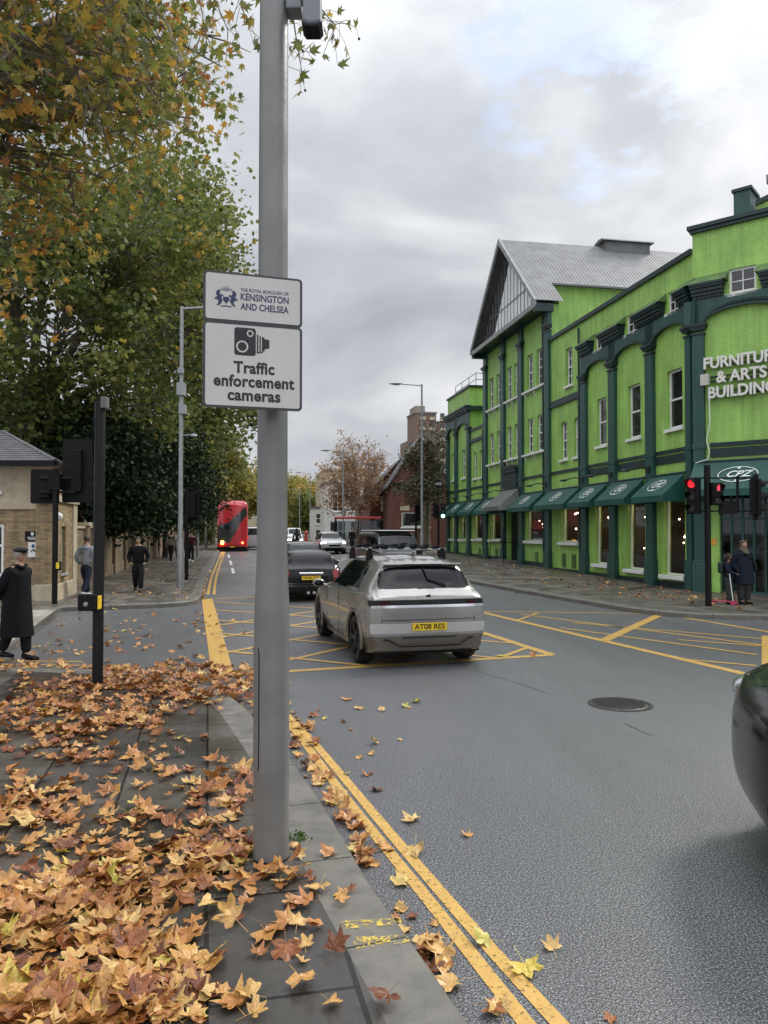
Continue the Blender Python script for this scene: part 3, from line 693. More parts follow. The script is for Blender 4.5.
# --- frieze with arched bays
def frieze(bays, z0, rise, z1, M=None, proud=.1, name='arched_frieze', hw=.25):
    mb = MB(); n = 16
    for a, b in bays:
        a += hw; b -= hw
        for k in range(n):
            u0, u1 = k/n, (k+1)/n
            zz = lambda u: z0 + rise*math.sqrt(max(0, 1-(2*u-1)**2))
            xa, xb = a+(b-a)*u0, a+(b-a)*u1
            mb.quad((xb, proud, zz(u1)), (xa, proud, zz(u0)), (xa, proud, z1), (xb, proud, z1))
            mb.quad((xa, proud, zz(u0)), (xb, proud, zz(u1)), (xb, 0, zz(u1)), (xa, 0, zz(u0)))
        for c in (a-hw, b+hw): mb.quad((c+hw, proud-.002, z0), (c-hw, proud-.002, z0), (c-hw, proud-.002, z1), (c+hw, proud-.002, z1))
        mb.quad((a-hw, proud, z1), (b+hw, proud, z1), (b+hw, 0, z1), (a-hw, 0, z1))
    o = mb.build(name, m_green2, gb)
    mb = MB()     # darker moulding that follows each arch
    for a, b in bays:
        a += hw; b -= hw
        pts = [(a+(b-a)*k/n, proud+.02, z0+rise*math.sqrt(max(0, 1-(2*k/n-1)**2))) for k in range(n+1)]
        mb.tube(pts, .045, 4)
    p = mb.build('arch_moulding', m_navy, o)
    if M is not None: o.matrix_local = M
frieze(list(zip(pil, pil[1:])), 8.27, .33, 9.0)
frieze([(.1, CL-.0)], 8.2, .45, 9.0, M=MC)
frieze([(23.6, 26.4), (26.4, 28.7)], 8.3, .45, 9.2)
# dentils under the big corner arch
mb = MB()
for k in range(34):
    u = (k+.5)/34; x = .4+(CL-.8)*u; z = 8.2+.45*math.sqrt(max(0, 1-(2*u-1)**2))+.07; mb.box(x-.018, x+.018, .1, .16, z, z+.09)
mb.build('arch_dentils', m_navy, gb).matrix_local = MC
# --- cornice blocks between the attic windows
def cornice(x0, x1, M=None, z=8.94, flare=.22):
    mb = MB(); st = [(0, .08, z, z+.07), (.02, .12, z+.07, z+.17), (.05, .18, z+.17, z+.27), (.07, .24, z+.27, z+.38), (.10, .30, z+.38, z+.45), (.12, .34, z+.45, z+.52)]
    for e_, p, a, b in st: mb.box(x0-e_*.6, x1+e_*.6, -.02, p, a, b)
    n = int((x1-x0)/.13)
    for k in range(n): x = x0+(x1-x0)*(k+.5)/n; mb.box(x-.03, x+.03, .11, .16, z+.09, z+.15)
    o = mb.build('cornice', m_navy, gb)
    mb = MB(); mb.prism([(0, z+.52), (.34, z+.52), (.22, z+.62), (0, z+.80)], x0-.15, x1+.15, 'x'); 
    mb.build('cornice_top', m_greend, o)
    if M is not None: o.matrix_local = M
m_greend = brick_mat('weathered_green', (.12, .21, .06), (.09, .17, .05), (.08, .15, .04), bump=.3, dirt=.55, rough=.6)
cornice(.03, .62); cornice(1.62, 3.22); cornice(4.32, 5.86); cornice(6.8, 7.72)
cornice(2.12, CL-.04, M=MC); cornice(.0, 1.02, M=MC)
mb = MB()
for e_, p, a, b in [(0, .10, 9.2, 9.3), (.04, .2, 9.3, 9.42), (.1, .3, 9.42, 9.55), (.15, .38, 9.55, 9.65)]: mb.box(23.5-e_, 28.75+e_, -.02, p, a, b)
mb.box(23.35, 23.6, -5, .3, 9.35, 9.62)
mb.build('cornice', m_navy, gb)
# --- copings, string courses, plinth
mb = MB()
mb.box(.0, 11.27, -.34, .10, 10.5, 10.66); mb.build('coping', m_navy, gb); mb = MB(); mb.box(20.3, 23.55, -.34, .08, 8.0, 8.14); mb.build('coping', m_navy, gb); mb = MB(); mb.box(23.5, 28.8, -.34, .08, 10.8, 10.92); mb.box(23.5, 23.84, -9, -.34, 10.8, 10.92)
mb.build('coping', m_navy, gb)
mb = MB(); mb.box(-.1, CL+.12, -.42, .16, 11.2, 11.32); mb.box(-.1, CL+.06, -.38, .1, 11.1, 11.2); mb.box(-9.1, -.1, -.62, .12, 11.1, 11.32); mb.build('corner_coping', m_navy, gb).matrix_local = MC
mb = MB()
for a, b in ((.25, 11.0), (11.5, 28.7)):
    mb.box(a, b, -.03, .05, 4.48, 4.60)
for a, b in zip(pil, pil[1:]): mb.box(a+.25, b-.25, -.03, .035, 4.15, 4.42)
mb.box(7.77, 11.02, -.03, .10, 7.45, 7.62); mb.box(7.77, 11.02, -.03, .06, 7.62, 7.74)
mb.box(20.5, 23.4, -.03, .10, 7.3, 7.5)
mb.build('string_course', m_navy, gb)
mb = MB(); mb.box(.35, CL-.47, -.03, .07, 4.5, 4.62); mb.box(.35, CL-.47, -.03, .035, 4.18, 4.45); mb.build('string_course', m_navy, gb).matrix_local = MC
mb = MB(); segs = [(0, 11.0), (11.3, 15.0), (17.0, 28.7)]
for a, b in segs: mb.box(a, b, -.03, .045, GZ, .34+g(9, 23+a)*1.0)
mb.build('plinth', m_navy, gb)
# --- windows
for o in w1: window(*o, y=-.1)
window(*w2[0], y=-.1, bars=(1, 3)); window(*w2[1], y=-.1, bars=(1, 3), arch=True); window(*w2[2], y=-.1, bars=(1, 3), arch=True)
for o in att: window(*o, y=-.06, sash=False, bars=(1, 1))
for o in w3: window(*o, y=-.1, bars=(1, 3), sill=False)
for a, b in zip(gp_, gp_[1:]):
    for z in (8.74, 5.68):
        mb = MB(); mb.box(a+.27, b-.27, -.05, .16, z-.09, z)
        for k in range(3): x = a+.5+(b-a-1)*k/2; mb.prism([(0, z-.09), (.12, z-.09), (.02, z-.35), (0, z-.35)], x-.03, x+.03, 'x')
        mb.build('long_sill', m_white, gb)
for o in w4: window(*o, y=-.1, bars=(1, 3), arch=True)
for o in w5: window(*o, y=-.1, bars=(1, 3))
wc = window(*catt, y=-.06, sash=False, bars=(1, 1), M=MC)
# --- shop windows with lit interiors
def shopwin(o, M=None, n=6):
    x0, x1, z0, z1 = o
    mb = MB(); f = .06; y = -.12
    for a in (x0, x1-f): mb.box(a, a+f, y-.06, y, z0, z1)
    mb.box(x0, x1, y-.06, y-.002, z1-f, z1); mb.box(x0, x1, y-.06, y-.002, z0, z0+f)
    w = mb.build('shop_window', m_white, gb)
    mb = MB(); mb.quad((x1-f, y-.03, z0+f), (x0+f, y-.03, z0+f), (x0+f, y-.03, z1-f), (x1-f, y-.03, z1-f)); mb.build('pane', m_glass, w)
    mb = MB(); mb.box(x0-.12, x1+.12, -.05, .17, z0-.13, z0-.003); mb.build('sill', m_white, w, bevel=.01)
    # interior: dark room, shelves and goods, small warm lamps
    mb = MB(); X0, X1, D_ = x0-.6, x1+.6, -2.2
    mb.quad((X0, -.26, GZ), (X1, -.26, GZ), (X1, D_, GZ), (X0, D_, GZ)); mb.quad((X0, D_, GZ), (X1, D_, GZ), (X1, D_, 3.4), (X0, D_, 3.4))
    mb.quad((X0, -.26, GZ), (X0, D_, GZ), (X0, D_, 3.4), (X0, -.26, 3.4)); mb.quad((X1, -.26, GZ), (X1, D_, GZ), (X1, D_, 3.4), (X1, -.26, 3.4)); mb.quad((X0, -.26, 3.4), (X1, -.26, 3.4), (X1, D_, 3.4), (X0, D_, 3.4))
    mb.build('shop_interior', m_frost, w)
    mb = MB(); mb.box(x0+.1, x1-.1, -.75, -.55, 3.25, 3.3); mb.build('shelf_fill_light', m_fill, w)  # added glowing strip, unseen above the window head, brightens the shelves
    mb = MB(); r = random.Random(int(x0*100))
    for k in range(3):
        z = z0+.35+(z1-z0-.7)*k/2; mb.box(x0+.1, x1-.15, -1.1, -.75, z, z+.03)
        for q in range(5):
            x = x0+.2+(x1-x0-.5)*r.random(); h = r.uniform(.08, .3); mb.box(x, x+r.uniform(.05, .2), -1.05, -.82, z+.03, z+.03+h)
    for x in (x0+.12, x1-.2): mb.box(x, x+.05, -1.1, -1.05, z0-.3, z1-.1)
    mb.build('display_shelf', m_wood, w)
    for k in range(n):
        mb = MB(); mb.ball((r.uniform(x0+.12, x1-.12), r.uniform(-.9, -.35), r.uniform(z0+.5, z1-.15)), r.uniform(.02, .04), 8, 6); mb.build('display_lamp', m_bulb, w)
    if M is not None: w.matrix_local = M
for i, o in enumerate(shop): shopwin(o, n=15 if i < 3 else 10)
for o in shop3: shopwin(o, n=5)
for x in (8.7, 9.7, 12.8, 18.6, 21.6):
    mb = MB(); mb.box(x-.2, x+.2, -.02, .03, .42, 1.0); 
    for k in range(5): mb.box(x-.17, x+.17, .03, .045, .5+k*.09, .54+k*.09)
    mb.build('air_vent', m_greend, gb)
# corner entrance
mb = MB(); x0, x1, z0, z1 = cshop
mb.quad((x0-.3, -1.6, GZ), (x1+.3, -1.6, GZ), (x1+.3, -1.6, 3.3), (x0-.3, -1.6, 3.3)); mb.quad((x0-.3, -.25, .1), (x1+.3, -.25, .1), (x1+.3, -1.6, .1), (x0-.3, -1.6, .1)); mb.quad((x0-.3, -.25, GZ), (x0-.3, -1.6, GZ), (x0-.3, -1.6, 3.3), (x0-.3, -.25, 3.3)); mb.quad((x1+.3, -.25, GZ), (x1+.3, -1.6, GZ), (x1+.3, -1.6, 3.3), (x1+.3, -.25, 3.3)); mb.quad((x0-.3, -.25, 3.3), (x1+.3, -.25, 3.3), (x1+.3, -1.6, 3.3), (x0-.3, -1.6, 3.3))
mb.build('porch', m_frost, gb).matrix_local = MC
mb = MB()
for k in range(7): x = x0+(x1-x0)*k/6; mb.box(x-.03, x+.03, -.2, -.12, .1, 3.15)
for z in (.12, 2.3, 3.12): mb.box(x0, x1, -.21, -.13, z, z+.07)
e_ = mb.build('entrance_door', m_green2, gb); e_.matrix_local = MC
mb = MB(); mb.box(x0+.02, x1-.02, -.17, -.165, .2, 3.1); mb.build('pane', m_glass, e_)
mb = MB()
for k in range(4): x = x0+.35+k*.45; mb.box(x, x+.06, -.8, -.74, .2, 2.6)
mb.build('brass_rail', mat('brass', (.4, .26, .09), .35, .1, 5, metal=.6), e_)
# mid-street entrance with its hood
mb = MB(); mb.box(15.1, 16.9, -.5, -.42, .1, 2.95)
for x in (15.07, 15.95, 16.83): mb.box(x, x+.1, -.42, -.36, .1, 2.95)
d_ = mb.build('door', m_green2, gb); mb = MB(); 
for x in (15.25, 16.1): mb.box(x, x+.6, -.415, -.4, 1.2, 2.7)
mb.build('pane', m_dglass, d_)
mb = MB(); mb.box(14.95, 17.0, 0, .30, 4.95, 5.15); mb.box(15.0, 16.95, 0, .2, 3.6, 4.95)
mb.prism([(14.9, 5.15), (17.05, 5.15), (16.6, 5.32), (15.35, 5.32)], 0, .34, 'y'); mb.build('door_hood', m_navy, gb)
mb = MB(); mb.box(14.9, 17.1, .16, .9, .3, .5); mb.build('door_step', m_kerb, gb)
mb = MB()
for x in (14.95, 17.0):
    for y in (.2, .9): mb.tube([(x, y, .3), (x, y, 2.2 if y > .5 else 1.4)], .02, 6)
    mb.tube([(x, .2, 1.4), (x, .9, 1.4)], .02, 6)
mb.build('handrail', m_black, gb)
# --- awnings
def awning(x0, x1, M=None, zt=3.75, zf=3.08, pr=.9, val=.2, striped=False, logo=True, lsize=1.0):
    mb = MB()
    S = [(x0, .16, zt), (x1, .16, zt), (x1, pr, zf), (x0, pr, zf)]
    if striped:
        n = 25
        for k in range(n):
            a, b = x0+(x1-x0)*k/n, x0+(x1-x0)*(k+1)/n
            mb.quad((b, .16, zt), (a, .16, zt), (a, pr, zf), (b, pr, zf), mi=k % 2)
            mb.quad((b, pr, zf), (a, pr, zf), (a, pr, zf-val), (b, pr, zf-val), mi=k % 2)
    else:
        n = 6      # a slightly sagging sheet
        for k in range(n):
            for j in range(4):
                def pt(u, v): return (x0+(x1-x0)*u, .16+(pr-.16)*v, zt+(zf-zt)*v-.03*math.sin(math.pi*v)*math.sin(math.pi*u)**.5)
                u0, u1, v0, v1 = k/n, (k+1)/n, j/4, (j+1)/4
                mb.quad(pt(u1, v0), pt(u0, v0), pt(u0, v1), pt(u1, v1))
        mb.quad((x1, pr, zf), (x0, pr, zf), (x0, pr+.01, zf-val), (x1, pr+.01, zf-val))
    for x in (x0, x1):
        mb.add([(x, .16, zt), (x, pr, zf), (x, pr, zf-val), (x, .16, zf-val)], [(0, 1, 2, 3)], 0)
    aw = mb.build('awning', [m_awn if not striped else m_stripw, m_stripe], gb)
    if M is not None: aw.matrix_local = M
    mb = MB(); mb.tube([(x0+.02, pr-.02, zf-.03), (x1-.02, pr-.02, zf-.03)], .02, 6); mb.tube([(x0-.03, .13, zt+.03), (x1+.03, .13, zt+.03)], .05, 8); mb.build('awning_rail', m_navy, aw)
    if logo:
        sl = math.atan2(zt-zf, pr-.16); cx = (x0+x1)/2; cy = .16+(pr-.16)*.5; cz = zt+(zf-zt)*.5
        Ml = Matrix.Translation((cx, cy, cz+.015)) @ Matrix.Rotation(math.pi, 4, 'Z') @ Matrix.Rotation(sl, 4, 'X')
        mb = MB(); mb.M = Ml; a, b = .46*lsize, .27*lsize; t_ = .028
        for k in range(32):
            t0, t1 = 2*math.pi*k/32, 2*math.pi*(k+1)/32
            mb.quad((a*math.cos(t0), b*math.sin(t0), 0), (a*math.cos(t1), b*math.sin(t1), 0), ((a-t_)*math.cos(t1), (b-t_)*math.sin(t1), 0), ((a-t_)*math.cos(t0), (b-t_)*math.sin(t0), 0))
        for sy in (-1, 1): mb.add([(-.05, sy*(b-.01), .001), (.05, sy*(b-.01), .001), (.04, sy*(b-.10), .001), (-.04, sy*(b-.10), .001)], [(0, 1, 2, 3)])
        mb.build('logo_ring', m_awnw, aw)
        lt = text_mesh('CPZ', .3*lsize, m_awnw, aw, 'logo_lettering', (0, 0, 0), (0, 0, 0), ext=.001, off=.008, shear=.35)
        lt.matrix_local = Ml @ Matrix.Translation((0, 0, .002))
for a, b in zip(pil, pil[1:]): awning(a+.3, b-.18)
awning(7.75, 10.95, lsize=1.0); awning(11.55, 14.4); awning(14.75, 17.2, striped=True, logo=False, zt=4.1, zf=3.2, pr=1.2); awning(17.6, 20.05); awning(20.6, 23.3); awning(23.9, 26.2); awning(26.6, 28.5)
awning(.3, CL-.05, M=MC, zt=4.02, zf=3.18, pr=.95, lsize=1.2)
# floodlights on arms above the awnings
m_lampg = mat('lamp_dark', (.02, .022, .024), .4)
for x in pil[1:]+[11.3, 14.6, 17.3, 20.3, 23.6, 26.4]:
    mb = MB(); mb.tube([(x, .14, 4.05), (x, .5, 4.12), (x+.06, .85, 4.03)], .022, 6); mb.ball((x+.06, .95, 4.0), (.12, .17, .05), 10, 6); mb.box(x-.1, x+.1, .12, .22, 3.95, 4.15); mb.build('awning_floodlight', m_lampg, gb, smooth=True)
for x, z1 in ((7.95, 10.3), (11.75, 12.0), (20.75, 7.8)):
    mb = MB(); mb.tube([(x, .09, .2), (x, .09, z1)], .045, 8)
    for z in (1.5, 3.2, 5.0, 7.0): mb.box(x-.06, x+.06, .0, .14, z, z+.06)
    mb.build('downpipe', m_navy, gb, smooth=True)
# white cable on the corner pilaster
mb = MB(); mb.tube([(CL-.5, .19, 6.2), (CL-.52, .2, 5.2), (CL-.42, .21, 4.7), (CL-.5, .21, 4.35), (CL-.45, .22, 4.12), (CL-.1, .24, 4.02)], .014, 5); mb.build('cable', m_white, gb).matrix_local = MC
mb = MB(); mb.box(CL-.52, CL-.28, .16, .3, 6.35, 6.68); mb.build('junction_box', mat('pale_box', (.5, .48, .42), .5), gb).matrix_local = MC
# lettering on the corner
m_let = mat('sign_letter_white', (.72, .70, .66), .4, .05, 5)
for body, z in (('FURNITURE', 7.0), ('& ARTS', 6.55), ('BUILDING', 6.1)):
    w_ = {'FURNITURE': 2.12, '& ARTS': 1.38, 'BUILDING': 1.86}[body]
    t_ = text_mesh(body, .47, m_let, gb, 'sign_lettering', (0, 0, 0), ext=.05, off=.012)
    xs_ = [v.co.x for v in t_.data.vertices]; s_ = w_/(max(xs_)-min(xs_))
    t_.matrix_local = MC @ Matrix.Translation((1.60, .14, z)) @ Matrix.Rotation(math.pi, 4, 'Z') @ Matrix.Rotation(math.pi/2, 4, 'X') @ Matrix.Diagonal((s_, 1, 1, 1))
mb = MB()
for z in (7.0, 6.55, 6.1):
    for q in (-.07, .07): mb.box(1.60-.9, 1.60+.9, .02, .085, z+q-.012, z+q+.012)
mb.build('sign_rail', m_navy, gb).matrix_local = MC
mb = MB(); mb.box(CL-.62, CL-.45, .0, .02, 1.55, 1.75); mb.build('yellow_notice', mat('yellow_notice', (.7, .35, .05), .5), gb).matrix_local = MC
# --- gable and corrugated roof
EZ, RZ, t0, t1, tm, OV = 12.3, 16.9, 10.95, 20.7, 15.8, .75
m_corr = mat('corrugated_roof', (.15, .153, .156), .6, .25, 1.6, detail=8, metal=.0, spec=.3)
def corr(name, ta, za, tb, zb, ya, yb, m):
    mb = MB(); n = 110; r = []
    nrm = Vector((-(zb-za), 0, (tb-ta))).normalized(); nrm = nrm if nrm.z > 0 else -nrm
    for k in range(n*2+1):
        y = ya+(yb-ya)*k/(2*n); h = .022*(k % 2)
        r.append(((ta+nrm.x*h, y, za+nrm.z*h), (tb+nrm.x*h, y, zb+nrm.z*h)))
    for a, b in zip(r, r[1:]): mb.quad(a[0], a[1], b[1], b[0])
    return mb.build(name, m, gb)
sl_ = (RZ-EZ-.05)/(tm-t0); sd_ = 1.35; n_full = 110
def corr2(name, ta, tb, ya, yb, n):
    mb = MB(); r = []; za = EZ+.05+abs(ta-(t0 if ta < tm else t1))*sl_
    for k in range(n*2+1):
        y = ya+(yb-ya)*k/(2*n); h = .013*(k % 2); sx_ = -.7*h if ta < tm else .7*h
        r.append(((ta+sx_, y, za+h*.7), (tb+sx_, y, RZ+h*.7)))
    for a, b in zip(r, r[1:]): mb.quad(a[0], a[1], b[1], b[0])
    return mb.build(name, m_corr, gb)
for te_, dr in ((t0, 1), (t1, -1)):
    corr2('roof', te_, tm, OV, -.6, 8); corr2('roof', te_+dr*sd_, tm, -.6, -20, 105)
mb = MB()
for te_, dr in ((t0, 1), (t1, -1)):
    x = te_+dr*(sd_+.18); zc_ = EZ+.05+(sd_+.12)*sl_
    mb.quad((x, -.35, 7.5), (x, -22, 7.5), (x, -22, zc_), (x, -.35, zc_)); mb.quad((te_+dr*.32, -.5, 7.5), (x, -.5, 7.5), (x, -.5, zc_), (te_+dr*.32, -.5, EZ+.2))
mb.build('upper_side_wall', m_green, gb)
mb = MB()
for s0, s1 in ((t0, tm), (t1, tm)):
    sg = 1 if s1 > s0 else -1
    for (y0, y1) in ((OV-.02, OV+.08),):
        mb.prism([(s0-sg*.05, EZ-.22), (s0-sg*.05, EZ+.06), (s1, RZ+.06), (s1, RZ-.26)], y0, y1, 'y')
mb.box(t0, t1, OV-.06, OV+.04, EZ-.28, EZ-.06)
mb.build('barge_board', mat('barge_grey', (.25, .255, .26), .5, .2, 3), gb)
mb = MB(); mb.quad((t0, 0.02, EZ-.2), (t1, 0.02, EZ-.2), (t1, OV, EZ-.26), (t0, OV, EZ-.26)); mb.box(t0-.02, t0+.25, -.1, OV, EZ-.45, EZ-.1); mb.box(t1-.25, t1, -.1, OV, EZ-.45, EZ-.1); mb.build('soffit', m_navy, gb)
mb = MB(); mb.prism([(t0+.4, EZ-.2), (t1-.4, EZ-.2), (tm, RZ-.45)], -.14, -.08, 'y'); mb.build('gable_backing', mat('gable_dark', (.02, .021, .023), .6, .3, 2), gb)
# pale cladding panels in the right part of the gable
mb = MB(); nP = 9
xa, xb = t0+.75, 15.6
for k in range(nP):
    a, b = xa+(xb-xa)*k/nP+.03, xa+(xb-xa)*(k+1)/nP-.03
    zt_ = lambda x: EZ-.45+(x-(t0+.35))*(RZ-EZ-.3)/(tm-t0-.35)
    zb_ = lambda x: EZ-.12
    zlim = lambda x: EZ-.1 + max(0, (17.3-x))*1.0 if False else 99
    mb.prism([(a, zb_(a)), (b, zb_(b)), (b, max(zb_(b)+.05, zt_(b))), (a, max(zb_(a)+.05, zt_(a)))], .25, .32, 'y')
for k in range(5):
    a, b = xb+.55*k+.03, xb+.55*(k+1)-.03; h = (RZ-EZ-.9)*(1-(k+.6)/5.2)
    mb.prism([(a, EZ-.12), (b, EZ-.12), (b, EZ+max(.05, h-.75)), (a, EZ+h)], .25, .32, 'y')
mb.build('gable_cladding', m_sky, gb)
mb = MB()
for k in range(19):
    x = t0+.6+(t1-t0-1.2)*k/18; zt_ = RZ-.35-abs(x-tm)*(RZ-EZ)/(tm-t0)
    if zt_ > EZ: mb.box(x-.02, x+.02, .25, .34, EZ-.12, zt_)
mb.box(t0+1.8, t1-1.8, .251, .338, EZ+1.2, EZ+1.26)
mb.build('gable_mullions', mat('mullion_grey', (.14, .145, .15), .5, .1, 3), gb)
mb = MB(); mb.box(tm-.4, tm+.4, -7.4, -4.9, RZ-.35, RZ+.2); mb.prism([(tm-.55, RZ+.2), (tm+.55, RZ+.2), (tm+.45, RZ+.3), (tm, RZ+.38), (tm-.45, RZ+.3)], -7.6, -4.7, 'y'); mb.build('roof_ventilator', m_corr, gb)
mb = MB(); mb.prism([(12.55, 13.93), (13.2, 14.56), (13.16, 14.6), (12.51, 13.97)], -13.0, -7.2, 'y'); mb.build('rooflight', mat('rooflight', (.5, .5, .44), .5, .15, 3), gb)
mb = MB(); mb.box(t0+sd_-.16, t0+sd_+.02, -20, -.6, EZ+.05+sd_*sl_-.13, EZ+.0+sd_*sl_); mb.build('gutter', m_corr, gb)
# parapet rail on the far block
mb = MB()
for i, x in enumerate((23.9, 25.4, 27.0, 28.5)): mb.tube([(x, -.5, 10.9), (x, -.5, 11.75)], .025, 6)
for z in (11.35, 11.75): mb.tube([(23.9, -.5, z), (28.5, -.5, z)], .025, 6); mb.tube([(23.9, -.5, z), (23.9, -4, z)], .025, 6)
mb.build('roof_railing', m_steel, gb)

# ================================================================ GATEHOUSE
SHR = lambda mb_: [mb_.v.__setitem__(i, (p[0]-.27*max(0, p[1]), p[1], p[2])) for i, p in enumerate(mb_.v)]
gh = thing('gatehouse', 'small stock brick gatehouse with pale stone bands and a hipped slate roof', 'building', (-8.9, 20.4, 0))
mb = MB(); GW = 7.0
def wall_openN(mb, x0, x1, z0, z1, ops, depth=.15):     # wall facing -y
    t_ = MB(); wall_open(t_, x0, x1, z0, z1, ops, 0, depth); mb.add([(p[0], -p[1], p[2]) for p in t_.v], [f[::-1] for f in t_.f])
ghw = [(-4.0, -1.3, .75, 2.15), (-4.0, -1.42, 3.05, 3.6)]
# the wall
wall_openN(mb, -GW, -.0, .1, 2.55, [ghw[0]]); mb.quad((0, 0, .1), (0, 5, .1), (0, 5, 3.75), (0, 0, 3.75)); mb.quad((-GW, 0, 0), (-GW, 5, 0), (-GW, 5, 3.75), (-GW, 0, 3.75))
mb.quad((-GW, 5, 0), (0, 5, 0), (0, 5, 3.75), (-GW, 5, 3.75))
SHR(mb); mb.build('brick_wall', m_stock, gh)
mb = MB(); wall_openN(mb, -GW, .0, 2.8, 3.75, [ghw[1]]); mb.build('stone_upper_wall', m_stone, gh)
mb = MB(); mb.box(-GW, .04, -.06, .1, 2.55, 2.8); mb.box(-GW, .05, -.07, .1, .1, .42); mb.box(-GW, .03, -.05, .1, .42, .5); mb.box(-GW, .1, -.12, .1, 3.68, 3.78); mb.build('stone_band', m_stone, gh, bevel=.01)
for (a, b, c, d_) in ghw:
    mb = MB(); f = .07
    for q in (a, b-f): mb.box(q, q+f, .02, .09, c, d_)
    mb.box(a, b, .021, .089, d_-f, d_); mb.box(a, b, .021, .089, c, c+f); mb.box((a+b)/2, (a+b)/2+.06, .022, .088, c, d_); 
    if d_-c > 1: mb.box(a, b, .023, .087, (c+d_)/2+.1, (c+d_)/2+.16)
    w = mb.build('window', m_white, gh); mb = MB(); mb.box(a+.03, b-.03, .05, .06, c+.03, d_-.03); mb.build('pane', m_dglass, w)
    mb = MB(); mb.box(a-.08, b+.08, -.08, .08, c-.1, c-.003); mb.build('sill', m_white, w)
# roof
mb = MB(); o_ = .45; ez = 3.82; az_ = 4.95
A = (-GW-o_, -o_, ez); B_ = (o_-.2, -o_, ez); C_ = (o_-.2, 5+o_, ez); D_ = (-GW-o_, 5+o_, ez); E1 = (-1.9, 2.5, az_); E2 = (-4.6, 2.5, az_)
n = 14
def slat(p, q, r_, s_):      # p-q eave, r-s ridge, in courses
    for k in range(n):
        u0, u1 = k/n, (k+1)/n
        L0 = Vector(p).lerp(Vector(s_), u0); R0 = Vector(q).lerp(Vector(r_), u0); L1 = Vector(p).lerp(Vector(s_), u1); R1 = Vector(q).lerp(Vector(r_), u1)
        up = Vector((0, 0, .022)); mb.quad(L0+up, R0+up, R1, L1); mb.quad(L0, R0, R0+up, L0+up)
slat(A, B_, E1, E2); slat(B_, C_, E1, E1); slat(C_, D_, E2, E1); slat(D_, A, E2, E2)
SHR(mb); r_ = mb.build('roof', m_slate, gh)
mb = MB(); mb.tube([B_, E1, E2], .06, 6); mb.tube([A, E2], .06, 6); mb.tube([C_, E1], .06, 6); SHR(mb); mb.build('ridge_tiles', m_slate, r_)
mb = MB(); mb.box(A[0], B_[0], A[1]-.08, A[1]+.03, ez-.13, ez+.0); mb.box(B_[0]-.03, B_[0]+.08, B_[1], C_[1], ez-.13, ez); mb.box(A[0], B_[0], A[1], 0, ez-.12, ez-.1); SHR(mb); mb.build('gutter', m_black, gh)
# side wing
mb = MB(); Mq = Matrix.Translation((.15, -.15, 0)) @ Matrix.Rotation(R(100.9), 4, 'Z')   # x along the side street wall, y inwards
mb.M = Mq
mb.box(0, .7, -.0, .35, .1, 2.75); mb.box(1.25, 2.1, .0, .35, .1, 2.75); mb.box(.7, 1.25, 0, .35, .1, .8); mb.box(.7, 1.25, 0, .35, 2.1, 2.75)
mb.box(.02, .3, .35, .5, .1, 2.74)
mb.build('side_wall', m_stock, gh)
mb = MB(); mb.M = Mq; mb.box(2.1, 2.6, -.04, .45, .1, 2.85); mb.box(-.05, 2.1, -.08, .0, .1, .55); mb.box(-.1, 2.65, -.09, .5, 2.75, 2.9); mb.box(-.06, 0, 0, .5, .1, .55); mb.build('stone_quoin', m_stone, gh, bevel=.015)
mb = MB(); mb.M = Mq; mb.box(.7, .76, .1, .16, .8, 2.1); mb.box(1.19, 1.25, .1, .16, .8, 2.1); mb.box(.7, 1.25, .1, .16, 2.04, 2.1); mb.box(.66, 1.29, -.05, .16, .74, .8); mb.box(.7, 1.25, .1, .16, 1.4, 1.45); w = mb.build('window', m_white, gh)
mb = MB(); mb.M = Mq; mb.box(.72, 1.23, .13, .14, .82, 2.08); mb.build('pane', m_dglass, w)
mb = MB(); mb.ball((.28, -.28, 2.35), .11, 12, 8); mb.tube([(.2, -.1, 2.45), (.28, -.28, 2.45)], .025, 6); mb.build('camera_dome', m_white, gh, smooth=True)
# plaques by the window
pq = P(32, 536, 20.3); pw = P(32, 549, 20.3)
s1_ = thing('wall_plaque', 'small black plaque with a pale crest, upper of the two signs on the gatehouse brick', 'sign', (pq.x, 20.33, pq.z))
mb = MB(); mb.box(-.2, .2, -.012, .02, -.13, .13); mb.build('board', m_black, s1_, bevel=.004)
mb = MB(); mb.prism([(-.035, .10), (.035, .10), (.04, .04), (0, 0), (-.04, .04)], -.016, -.012, 'y'); mb.build('crest', m_white, s1_)
mb = MB(); 
for k in range(3): mb.box(-.14+k*.02, .14-k*.02, -.015, -.012, -.04-k*.03, -.028-k*.03)
mb.build('text_lines', m_white, s1_)
s2_ = thing('notice_sign', 'white notice with a dark blue figure, lower of the two signs on the gatehouse brick', 'sign', (pw.x+.02, 20.33, pw.z-.02))
mb = MB(); mb.box(-.14, .14, -.01, .02, -.2, .2); mb.build('board', m_white, s2_, bevel=.004)
m_blue = mat('sign_blue', (.02, .08, .22), .5, 0)
mb = MB(); mb.ball((0, -.012, .10), (.045, .004, .05), 12, 8); mb.build('figure_head', m_blue, s2_)
mb = MB(); mb.prism([(-.07, -.05), (.0, .03), (.09, -.04), (.06, -.07), (-.02, -.02), (-.04, -.08)], -.014, -.01, 'y'); mb.build('figure_body', m_ytext, s2_)

